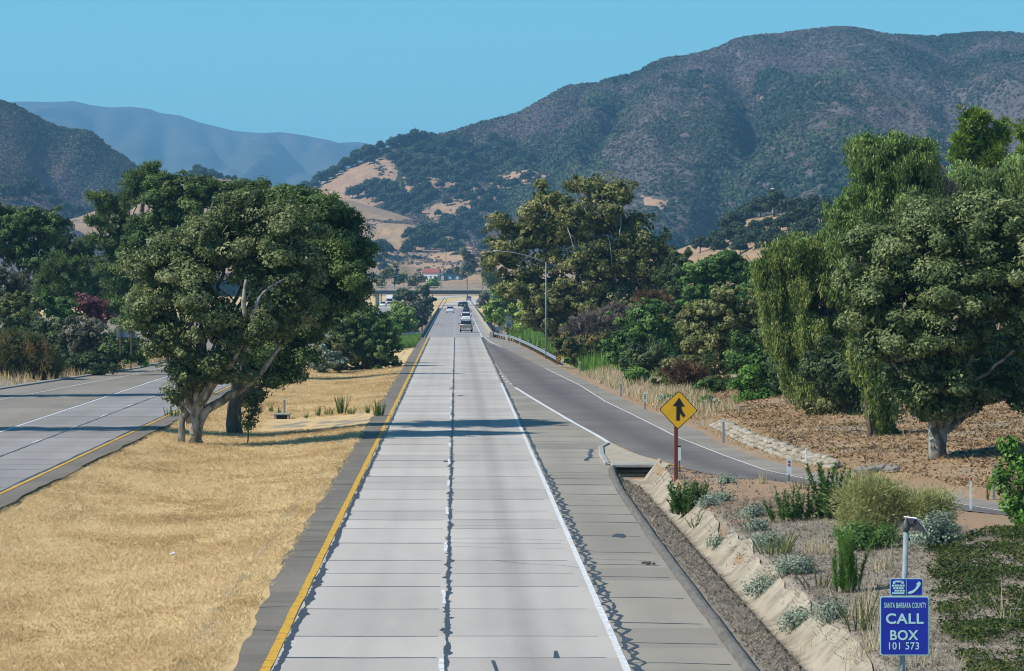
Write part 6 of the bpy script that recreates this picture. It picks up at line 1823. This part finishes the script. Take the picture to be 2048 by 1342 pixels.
# street lamps
def lamp(label, u, vb, Y, vt, ul, vl, zb=None, r=.10, group=None):
    s = F / Y
    b = wp(u, vb, Y); zb = b[2] if zb is None else zb
    t = thing('street_lamp', label, 'street lamp', (b[0], Y, zb), 0, group)
    H_ = (CAMH - (vt - V0) / s) - zb
    m = MB(); m.tube([(0, 0, -.3), (0, 0, H_ * .5), (0, 0, H_)], [r, r * .85, r * .65], 10); m.build('pole', M['galv'], t, True, True)
    m = MB(); m.tube([(0, 0, -.1), (0, 0, .22)], r * 1.9, 10); m.build('base', M['concrete_grey'], t, False, True)
    dx = (ul - u) / s; dz = (CAMH - (vl - V0) / s) - zb - H_
    k = np.linspace(0, 1, 9)
    m = MB(); m.tube([(dx * a, 0, H_ + dz * math.sin(a * math.pi / 2) ** 1.0 - .03) for a in k], np.linspace(r * .6, r * .4, 9), 8); m.build('arm', M['galv'], t, True, True)
    m = MB(); sg = 1 if dx > 0 else -1
    L_ = .9
    m.loft([[(dx + sg * (a * L_ - .15), .16 * w * math.cos(q), H_ + dz + .02 + .09 * w * math.sin(q)) for q in np.linspace(0, 2 * np.pi, 11)[:-1]] for a, w in ((0, .35), (.25, .8), (.6, 1), (.9, .8), (1, .3))])
    m.build('lamp_head', M['steel'], t, True, True)
    return t


lamp('tall galvanised street lamp with a long curved arm over the ramp', 1092, 706, 316., 524, 1001, 502.5, -.2, .085)
lamp('street lamp with a short arm standing on the overpass', 771, 580, 985., 560, 794, 551, 4.9, .13)
t = thing('utility_pole', 'slim white marker pole with a red top above the oaks on the knoll', 'pole', tuple(wp(1545, 430, 1010.)))
m = MB(); m.tube([(0, 0, -1), (0, 0, 7.6)], .16, 8); m.build('pole', M['white_paint'], t, True, True)
m = MB(); m.loft([[(w * math.cos(a), w * math.sin(a), z) for a in np.linspace(0, 6.28, 9)[:-1]] for w, z in ((.2, 7.4), (.7, 7.7), (.7, 8.3), (.2, 8.6))]); m.build('top', pm('pink_top', (.75, .45, .47), None, 2, .6), t, False, True)
for u, vb, vt, Y, lb in ((770, 520, 478, 1300., 'tall bare utility pole on the slope above the overpass'), (892, 560, 506, 1210., 'utility pole with crossarm rising beside the white house roof'), (882, 556, 528, 1230., 'shorter utility pole next to the pole with crossarm'), (883, 573, 552, 1010., 'pale post at the end of the overpass rail')):
    b = at(u, vb, foot, 1645., 2300., 1.) if Y > 1100 else wp(u, vb, Y)
    s = F / b[1]; h = (vb - vt) / s
    t = thing('utility_pole', lb, 'utility pole', tuple(b))
    m = MB(); m.tube([(0, 0, -2.), (0, 0, h)], [.17, .12], 8); m.build('pole', M['galv'] if Y < 1100 else M['bark'], t, True, True)
    if h > 7:
        m = MB(); m.box((0, 0, h - .6), (2.2, .12, .14)); m.build('crossarm', M['bark'], t, False, True)

# ------------------------------------------------------------------ sack wall, rocks
p0 = [(gp(1418, 868)), (gp(1470, 893)), (gp(1540, 922)), (gp(1600, 938)), (gp(1640, 943))]
wl = thing('sack_wall', 'low whitish wall of stacked concrete sacks along the outer ramp edge', 'wall', (p0[2][0], p0[2][1], 0))
pts = np.array([(xo(y) + 1.25 + .1 * math.sin(y), y) for y in np.arange(131, 170, .25)])
m = MB()
for rw_ in range(3):
    y = 131.2 + rw_ * .45
    while y < 169.:
        ln_ = rng.uniform(.5, .8)
        hk = float(np.interp(y, [130, 140, 162, 170], [.55, 1, 1, .45]))
        if rw_ / 3 < hk + .1:
            x = float(xo(y)) + 1.15 + rw_ * .16 + rng.normal(0, .03)
            dx_ = float(xo(y + ln_) - xo(y))
            a = math.atan2(-dx_, ln_)
            z = .06 + rw_ * .17 * hk + rng.normal(0, .03)
            k = np.linspace(0, 2 * np.pi, 9)[:-1]
            rr = []
            for f_, w in ((-.5, .45), (-.42, .85), (-.2, 1), (.2, 1.02), (.42, .85), (.5, .42)):
                rr.append([(x + .24 * w * math.cos(b) * rng.uniform(.82, 1.15) - math.sin(a) * f_ * ln_, y + ln_ / 2 + math.cos(a) * f_ * ln_, z + .125 * w * math.sin(b) * rng.uniform(.8, 1.2)) for b in k])
            m.loft(rr)
        y += ln_ * .97
m.build('sacks', M['sack'], wl, True)
for lb, uu, vv, rr in (('long low grey boulder lying on the straw bank', 1735, 946, (.55, .35, .2)), ('middle humped grey boulder of the three on the straw bank', 1762, 944, (.42, .3, .24)), ('smaller dark boulder at the end of the three on the straw bank', 1785, 945, (.34, .3, .2))):
    p = ppx(uu, vv)
    d = unit(160)
    th, phi = np.meshgrid(np.linspace(0, 2 * np.pi, 15)[:-1], np.linspace(-1.5, 1.5, 8))
    ring = []
    for j in range(8):
        ring.append([(rr[0] * math.cos(phi[j, i]) * math.cos(th[j, i]) * (1 + .22 * math.sin(i * 2.1 + j)), rr[1] * math.cos(phi[j, i]) * math.sin(th[j, i]) * (1 + .15 * math.cos(i * 1.3 + j * 2)), .08 + rr[2] * math.sin(phi[j, i]) * (1 + .2 * math.sin(i + uu))) for i in range(14)])
    m = MB(); m.loft(ring)
    o = m.build('boulder', M['rock'], None, False, True); o.location = tuple(p); _setprops(o, lb, 'rock', 'boulders on the bank')
# scraps on the grass and road
for u, v, lb in ((345, 1112, 'white scrap of litter on the dry median grass'),):
    p = ppx(u, v); m = MB(); m.box((0, 0, .06), (.16, .12, .05), .4, 0, .015); m.box((.05, .02, .1), (.08, .1, .03), 1.0, 0, .01)
    o = m.build('litter_scrap', M['sticker'], None, False, True); o.location = tuple(p); _setprops(o, lb, 'litter')
p = ppx(1294, 1131); m = MB()
for k in range(7): m.box((rng.normal(0, .06), rng.normal(0, .12), .03 + rng.random() * .03), (.10, .10, .05), rng.random() * 3, 0, .012)
o = m.build('road_debris', M['bark'], None, False, True); o.location = (p[0], p[1], .02); _setprops(o, 'small dark clod of debris lying on the concrete shoulder', 'debris')

# ------------------------------------------------------------------ bridges
br = thing('bridge', 'long low concrete road bridge carrying the right carriageway over the creek', 'bridge', (0, 436, 0))
yb = np.arange(436, 882, 6.)
wrb = lambda x, y: .25 * np.exp(-((x - 1.55) / .5) ** 2) + .12 * np.exp(-((x + 2) / .6) ** 2)
o = slab_sheet('deck_surface', lambda y: -4.35, lambda y: 4.75, np.array(list(yb) + [882.]), .012, M['bridge_deck'], 8, wrb, 21)
o.parent = br; o.location = (0, -436, 0); del o['kind']
m = MB(); m.box((.2, 659, -.45), (10.0, 446, .9)); m.build('deck', M['concrete_grey'], br)
for y in np.arange(470, 860, 30.):
    m = MB(); m.box((.2, y, -4.2), (7.5, .9, 6.6)); m.build('pier', M['concrete_grey'], br)
m = MB(); m.box((4.95, 659, .38), (.30, 446, .76), 0, 0, .04); pr = m.build('parapet', M['concrete_lit'], br)
m = MB(); m.box((5.0, 659, .80), (.14, 446, .07)); m.build('rail', M['steel'], pr)
m = MB(); m.box((-4.75, 659, .30), (.22, 446, .60), 0, 0, .03); pr = m.build('parapet', M['dark_steel_and_shade'], br)
m = MB(); m.box((-4.75, 659, .86), (.13, 446, .12)); m.build('rail', M['steel'], pr)
for y in np.arange(437, 880, 6.): m2 = None
for y in np.arange(437, 880, 4.5):
    m = MB(); m.box((-4.75, y, .7), (.12, .14, .3)); m.build('rail_post', M['dark_steel_and_shade'], pr)
m = MB(); m.box((-4.30, 659, .10), (.16, 446, .20), 0, 0, .02); m.build('kerb', M['concrete_grey'], br)
m = MB(); m.box((4.85, 435.2, .42), (.6, 1.5, .9), 0, 0, .05); m.build('end_block', M['concrete_lit'], br)
w_ = Ribbons(); w_.add([(3.6, 437), (3.6, 880)], .12, .02, None, jit=.2, st=3, seed=3)
for y in np.arange(440, 870, 14.6): w_.add([(-.25, y), (-.25, y + 3.6)], .13, .02, None, jit=.2, st=1, seed=int(y))
w_.build('white_markings_2', M['white_marking'])
for y in (437.5, 520, 610, 700, 790): pass
b2 = thing('bridge', 'matching concrete bridge of the other carriageway seen beyond the median trees', 'bridge', (-21, 436, 0))
m = MB(); m.box((-21, 659, -.45), (10.5, 446, .9)); m.build('deck', M['concrete_grey'], b2)
o = slab_sheet('deck_surface', lambda y: -25.6, lambda y: -16.4, np.array(list(yb) + [882.]), .012, M['bridge_deck'], 6, None, 22); o.parent = b2; o.location = (21, -436, 0); del o['kind']
for x in (-26.0, -16.0):
    m = MB(); m.box((x, 659, .3), (.25, 446, .6), 0, 0, .03); pr = m.build('parapet', M['dark_steel_and_shade'], b2)
    m = MB(); m.box((x, 659, .85), (.13, 446, .12)); m.build('rail', M['steel'], pr)
for y in np.arange(470, 860, 30.):
    m = MB(); m.box((-21, y, -4.2), (7.5, .9, 6.6)); m.build('pier', M['concrete_grey'], b2)
# short approach rail left of the bridge
a0, a1 = gp(798, 684), (-4.8, 434.)
ar_ = thing('guard_rail', 'short steel approach rail curving to the left end of the bridge', 'guard rail', (-4.8, 434, 0))
m = MB(); kk = np.linspace(0, 1, 16)
m.loft([[(a1[0] + (a0[0] - a1[0]) * k + c, a1[1] + (a0[1] - a1[1] + 22) * k, z) for c, z in ((0, .45), (-.05, .5), (-.05, .72), (0, .78), (.05, .78), (.05, .45))] for k in kk]); m.build('rail', M['steel'], ar_)
for k in np.linspace(.05, 1, 7):
    m = MB(); m.box((a1[0] + (a0[0] - a1[0]) * k, a1[1] + (a0[1] - a1[1] + 22) * k, .3), (.15, .15, .8)); m.build('post', M['wood_post'], ar_)

# overpass
op = thing('overpass', 'concrete road overpass with open metal rails crossing the far end of the freeway', 'overpass', (0, 985, 0))
zt_ = 4.75
m = MB(); m.box((-18, 985, zt_ - .55), (92, 12, 1.1), 0, 0, .05); m.build('deck', M['dark_steel_and_shade'], op)  # concrete deck coloured dark, the shade on its fascia put into the material
m = MB(); m.box((-18, 978.9, zt_ + .16), (92, .4, .46), 0, 0, .12); m.build('parapet', M['concrete_grey'], op)
m = MB(); m.box((-18, 991.1, zt_ + .18), (92, .3, .55), 0, 0, .03); m.build('parapet', M['concrete_grey'], op)
for y in (978.9, 991.1):
    m = MB(); m.box((-18, y, zt_ + 1.2), (92, .26, .17), 0, 0, .06); m.box((-18, y, zt_ + .8), (92, .10, .10)); r_ = m.build('rail', M['concrete_grey'], op)
    for x in np.arange(-63, 28, 2.4):
        m = MB(); m.box((x, y, zt_ + .8), (.14, .16, .75)); m.build('rail_post', M['galv'], r_)
for x in (7.6, -24.5, -56):
    m = MB(); m.box((x, 985, 1.6), (1.0, 8.5, 5.4), 0, 0, .1); m.build('pier', M['concrete_grey'], op)
gs = thing('highway_sign', 'small green highway sign on two posts by the far right pier of the overpass', 'road sign', (*wp(980, 600, 905.)[:2], .0))
s = F / 905.
for x in (-.8, .8):
    m = MB(); m.box((x, 0, 1.9), (.16, .16, 4.2)); m.build('post', M['galv'], gs, False, True)
m = MB(); m.box((0, -.12, CAMH - (592 - V0) / s), (2.1, .05, 1.5), 0, 0, .02); p = m.build('panel', M['sign_green'], gs, False, True)
m = MB(); m.box((0, -.15, CAMH - (592 - V0) / s + .3), (1.3, .01, .14)); m.box((-.2, -.15, CAMH - (592 - V0) / s - .2), (.9, .01, .14)); m.build('legend', M['sticker'], p, False, True)

# house and shed behind the overpass
hx = wp(864, 562, 1778.); s = F / 1778.
hs_ = thing('house', 'white house with a red tiled gable roof beyond the overpass', 'house', tuple(hx), R(-14))
hs_.scale = (1.5, 1.5, 1.35)
m = MB(); m.box((0, 0, .9), (5.6, 5.2, 5.2)); m.build('wall', M['house_white'], hs_, False, True)
m = MB()
rp = [(-3.1, -2.9, 2.7), (3.1, -2.9, 2.7), (3.1, 0, 4.5), (-3.1, 0, 4.5), (-3.1, 2.9, 2.7), (3.1, 2.9, 2.7)]
m.add([tuple(np.array(p) + (0, 0, .8)) for p in rp] + [tuple(np.array(p) + (0, 0, .55)) for p in rp], [(0, 1, 2, 3), (3, 2, 5, 4), (7, 6, 9, 8), (8, 9, 10, 11), (0, 3, 9, 6), (3, 4, 10, 9), (1, 7, 8, 2), (2, 8, 11, 5), (0, 6, 7, 1), (4, 5, 11, 10)])
m.build('roof', M['roof_red'], hs_, False, True)
for gx_ in (2.72, -2.72):
    m = MB(); m.loft([[(gx_ + e_, -2.6, 3.5), (gx_ + e_, 2.6, 3.5), (gx_ + e_, 0, 4.98)] for e_ in (-.08, .08)]); m.build('gable', M['house_white'], hs_, False, True)
for x in (-1.6, .1, 1.7):
    m = MB(); m.box((x, -2.62, 1.7), (.7, .06, .9)); w = m.build('window', M['window_pane'], hs_, False, True)
    m = MB(); m.box((x, -2.64, 1.2), (.9, .1, .1)); m.build('sill', M['sticker'], w, False, True)
m = MB(); m.box((2.83, -.9, 1.7), (.06, .7, .9)); m.build('window', M['window_pane'], hs_, False, True)
bx = wp(907, 562, 1782.)
sh = thing('shed', 'long low blue-grey building with a row of glazed bays beside the white house', 'building', tuple(bx))
sh.scale = (1.5, 1.5, 1.4)
m = MB(); m.box((0, 0, .6), (7.2, 5, 3.6)); m.build('wall', M['shed_blue'], sh, False, True)
m = MB(); m.box((0, 0, 2.5), (7.8, 5.6, .22)); m.build('roof', M['panel_back'], sh, False, True)
for k in range(5):
    m = MB(); m.box((-2.8 + k * 1.4, -2.53, 1.3), (1.05, .06, 1.2)); m.build('window', M['sign_cyan'] if k % 2 else M['window_pane'], sh, False, True)


# ------------------------------------------------------------------ vehicles (rear faces -Y)
def ringx(pts):  # half section (x,z) mirrored -> closed ring
    return [(x, z) for x, z in pts] + [(-x, z) for x, z in pts[::-1]]


def sec(y, hw, zl, zs, hwt, zt):
    """body cross-section at y: sill, belt shoulder and top"""
    h = [(hw * .86, zl), (hw * .97, zl + .12), (hw, (zl + zs) / 2), (hw * .97, zs), (hwt, zt)]
    return [(x, y, z) for x, z in ringx(h)]


def car(name, label, cat, kind, paint, u, v, oncoming=False, extra=None, y=None, x=None, z=0.012):
    Y = CAMH * F / (v - V0) if y is None else y
    X = (u - U0) / F * Y if x is None else x
    t = thing(name, label, cat, (X, Y, z), math.pi if oncoming else 0, 'vehicles on the freeway')
    D = dict(sedan=(4.6, .90, .95, 1.46, .62), suv=(4.7, .95, 1.05, 1.74, .70), pickup=(5.5, .97, 1.12, 1.82, .70), minivan=(4.9, .97, 1.05, 1.75, .72), truck=(7.2, 1.15, 1.35, 2.4, .95))[kind]
    Lc, hw, zs, zr, hr = D
    m = MB()
    bt = {'sedan': [(0, .78, .42, .80, .78), (.12, .88, .32, .92, .92), (.9, .9, .28, .95, .97), (2.3, .9, .28, .93, .95), (3.5, .9, .28, .86, .90), (4.4, .82, .32, .68, .70), (4.6, .7, .42, .58, .6)],
          'suv': [(0, .86, .48, .98, .98), (.1, .94, .38, 1.05, 1.06), (1.0, .95, .33, 1.07, 1.08), (2.6, .95, .33, 1.05, 1.06), (3.6, .95, .33, 1.0, 1.04), (4.5, .88, .38, .85, .88), (4.7, .78, .48, .75, .77)],
          'pickup': [(0, .92, .62, 1.18, 1.18), (.08, .96, .58, 1.2, 1.2), (1.0, .97, .55, 1.2, 1.2), (2.1, .97, .50, 1.18, 1.18), (3.8, .97, .46, 1.14, 1.18), (5.3, .92, .48, 1.0, 1.04), (5.5, .84, .55, .9, .92)],
          'truck': [(5.0, 1.05, .55, 1.3, 1.3), (5.2, 1.05, .5, 1.35, 1.36), (6.4, 1.05, .5, 1.3, 1.34), (7.1, 1.0, .5, 1.15, 1.2), (7.2, .95, .55, 1.1, 1.12)]}
    bt['minivan'] = bt['suv']
    m.loft([sec(y_, a, b_, c_, a * .93, d_ + .02) for y_, a, b_, c_, d_ in bt[kind]])
    body = m.build('body', M[paint], t, True, True)
    # greenhouse: dark glass volume with painted roof and pillars
    gh = {'sedan': [(.55, .93, .95), (1.05, 1.40, 1.0), (1.9, 1.46, 1.0), (2.6, 1.40, 1.0), (3.45, .92, .97)], 'suv': [(.10, 1.05, .98), (.30, 1.62, 1.0), (1.0, 1.73, 1.0), (2.6, 1.66, 1.0), (3.5, 1.03, .97)],
          'pickup': [(2.05, 1.18, .98), (2.2, 1.70, 1.0), (2.9, 1.80, 1.0), (3.5, 1.74, 1.0), (4.2, 1.12, .97)], 'truck': [(5.1, 1.35, 1), (5.15, 2.15, 1), (5.9, 2.2, 1), (6.3, 2.1, 1), (6.9, 1.3, 1)]}
    gh['minivan'] = gh['suv']
    rg_ = []
    for y_, zt2, k in gh[kind]:
        zb3 = bt[kind][1][3] - .03 if kind != 'truck' else 1.32
        wt = hr + (hw * .93 - hr) * (1 - (zt2 - zb3) / max(zr - zb3, .1))
        rg_.append([(x, y_, z2) for x, z2 in ringx([(hw * .90, zb3), (wt + .01, zt2)])])
    m = MB(); m.loft(rg_); m.build('window', M['glass'], body, False, True)
    g_ = gh[kind]
    m = MB()
    rf = [[(x, y_, zt2 + dz) for x, dz in ((hr + .03, -.05), (hr * .8, .035), (-hr * .8, .035), (-hr - .03, -.05))] for y_, zt2, k in g_[1:-1]]
    m.loft(rf)
    for sx in (-1, 1):
        for i, (ya, yb_) in enumerate(((0, 1), (len(g_) - 1, len(g_) - 2))):
            A, B = rg_[ya], rg_[yb_]
            pa = A[0] if sx > 0 else A[3]; pb_ = B[1] if sx > 0 else B[2]
            m.tube([np.array(pa) + (sx * .012, 0, 0), np.array(pb_) + (sx * .012, 0, -.02)], .055, 6)
        mid_ = rg_[len(rg_) // 2]
        m.box((sx * (hr + hw * .9) / 2, mid_[0][1], (mid_[0][2] + mid_[1][2]) / 2), (.12, .10, mid_[1][2] - mid_[0][2]))
    m.build('roof', M[paint], body, False, True)
    # wheels
    wr_, wy = (.33, (.95, Lc - .95)) if kind == 'sedan' else ((.38, (1.0, Lc - 1.0)) if kind != 'truck' else (.46, (1.5, 6.0)))
    for y_ in wy:
        for sx in (-1, 1):
            m = MB(); c = sx * (hw - .12)
            m.tube([(c - .11, y_, wr_), (c - .09, y_, wr_), (c + .09, y_, wr_), (c + .11, y_, wr_)], [wr_ * .93, wr_, wr_, wr_ * .93], 20)
            w = m.build('wheel', M['tyre'], t, False, True)
            m = MB(); m.tube([(c + sx * .10, y_, wr_), (c + sx * .122, y_, wr_)], [wr_ * .62, wr_ * .55], 12); m.build('rim', M['rim'], w, False, True)
    zl = .8 if kind == 'sedan' else .98
    for sx in (-1, 1):
        if kind != 'truck':
            m = MB(); m.box((sx * (hw - .12), .03, zl), (.16, .10, .26 if kind != 'sedan' else .16), 0, 0, .02); m.build('tail_light', M['lamp_red'], t, False, True)
        m = MB(); m.box((sx * (hw * .72), Lc - .06, zl - .22), (.26, .12, .15), 0, 0, .03); m.build('headlight', M['sticker'], t, False, True)
        m = MB(); m.box((sx * (hw + .12), (g_[-1][0] - .35), zs + .12), (.2, .12, .17), 0, 0, .03); m.build('mirror', M['black'], t, False, True)
    if kind != 'truck':
        m = MB(); m.box((0, -.03, .48 if kind != 'pickup' else .60), (hw * 1.8, .16, .20), 0, 0, .04); m.build('bumper', M['steel'] if kind == 'pickup' else M[paint], t, False, True)
        m = MB(); m.box((0, -.03, .33), (hw * 1.6, .1, .16), 0, 0, .02); m.build('valance', M['black'], t, False, True)
        pxo = .45 if kind == 'pickup' else 0
        m = MB(); m.box((pxo * .5, -.125, .62 if kind == 'pickup' else .74), (.31, .02, .16)); m.build('licence_plate', M['sticker'], t, False, True)
    if kind == 'pickup':
        m = MB(); m.box((0, 1.05, 1.19), (1.6, 1.8, .03)); m.build('bed', M['black'], t, False, True)
        m = MB(); m.box((0, -.02, .93), (1.55, .05, .40), 0, 0, .02); m.build('tailgate', M[paint], t, False, True)
        m = MB(); m.box((0, 2.02, 1.74), (.3, .05, .07)); m.build('brake_light', M['sticker'], t, False, True)
    if kind in ('suv', 'minivan'):
        m = MB(); m.box((0, -.01, .72), (hw * 1.5, .05, .32), 0, 0, .02); m.build('tailgate', M[paint], t, False, True)
    if extra == 'cargo':
        m = MB(); m.loft([[(w * x, y_, 1.80 + w * .32 * z2) for x, z2 in ((.62, 0), (.66, .5), (.5, 1), (-.5, 1), (-.66, .5), (-.62, 0))] for y_, w in ((.5, .7), (.8, 1), (2.2, 1), (2.6, .6))]); m.build('roof_box', M['car_dark'], t, False, True)
        m = MB()
        for y_ in (.9, 2.1): m.box((0, y_, 1.78), (1.3, .06, .06))
        m.build('roof_rack', M['black'], t, False, True)
    if kind == 'truck':
        m = MB(); m.box((0, 2.5, 2.05), (2.35, 5.0, 2.5), 0, 0, .06); m.build('cargo_box', M['car_white'], t, False, True)
        m = MB(); m.box((0, 3.6, .55), (1.0, 7.0, .25)); m.build('chassis', M['black'], t, False, True)
        m = MB(); m.box((0, 7.2, .85), (1.5, .06, .5)); m.build('grille', M['black'], t, False, True)
        m = MB(); m.loft([[(w * x, y_, 2.15 + z2 * h2) for x, z2 in ((1.0, 0), (.95, 1), (-.95, 1), (-1.0, 0))] for y_, w, h2 in ((5.1, 1, 1.0), (5.8, .95, .75), (6.2, .85, .15))]); m.build('wind_deflector', M['car_white'], t, False, True)
    return t


car('pickup_truck', 'tan pickup truck seen from behind, nearest vehicle on the bridge', 'pickup truck', 'pickup', 'car_tan', 932.5, 665)
car('minivan', 'white minivan driving just ahead of the tan pickup', 'van', 'minivan', 'car_white', 932, 643.5)
car('suv', 'silver car with a dark roof box ahead of the white minivan', 'car', 'suv', 'car_silver', 933, 633.5, False, 'cargo')
car('sedan', 'white car in the lane beside the line of vehicles on the bridge', 'car', 'suv', 'car_white', 900.5, 626.5)
car('suv', 'dark green car ahead of the car with the roof box', 'car', 'suv', 'car_dark', 929.5, 615.5)
car('sedan', 'small black car half hidden left of the dark green car', 'car', 'sedan', 'black', 922.3, 614.2)
car('suv', 'grey car farthest away under the overpass', 'car', 'suv', 'car_grey', 937.5, 601.8, z=.075)
car('sedan', 'white oncoming car on the other bridge', 'car', 'suv', 'car_white', 766.5, 614.5, True)
car('box_truck', 'white oncoming box truck following the white car', 'truck', 'truck', 'car_white', 780, 610.5, True, None)

# ------------------------------------------------------------------ haze
hm, hnt, hout = _nt('haze')
pv = hnt.nodes.new('ShaderNodeVolumePrincipled')
pv.inputs['Color'].default_value = (.26, .60, 1.0, 1)
pv.inputs['Density'].default_value = 9.5e-5
pv.inputs['Anisotropy'].default_value = 0.25
hnt.links.new(pv.outputs[0], hout.inputs['Volume'])
m = MB(); m.box((0, 6600, 325), (7000, 14200, 664))
hz_o = m.build('haze', hm)
_setprops(hz_o, 'thin blue haze filling the valley', None, None, 'stuff')
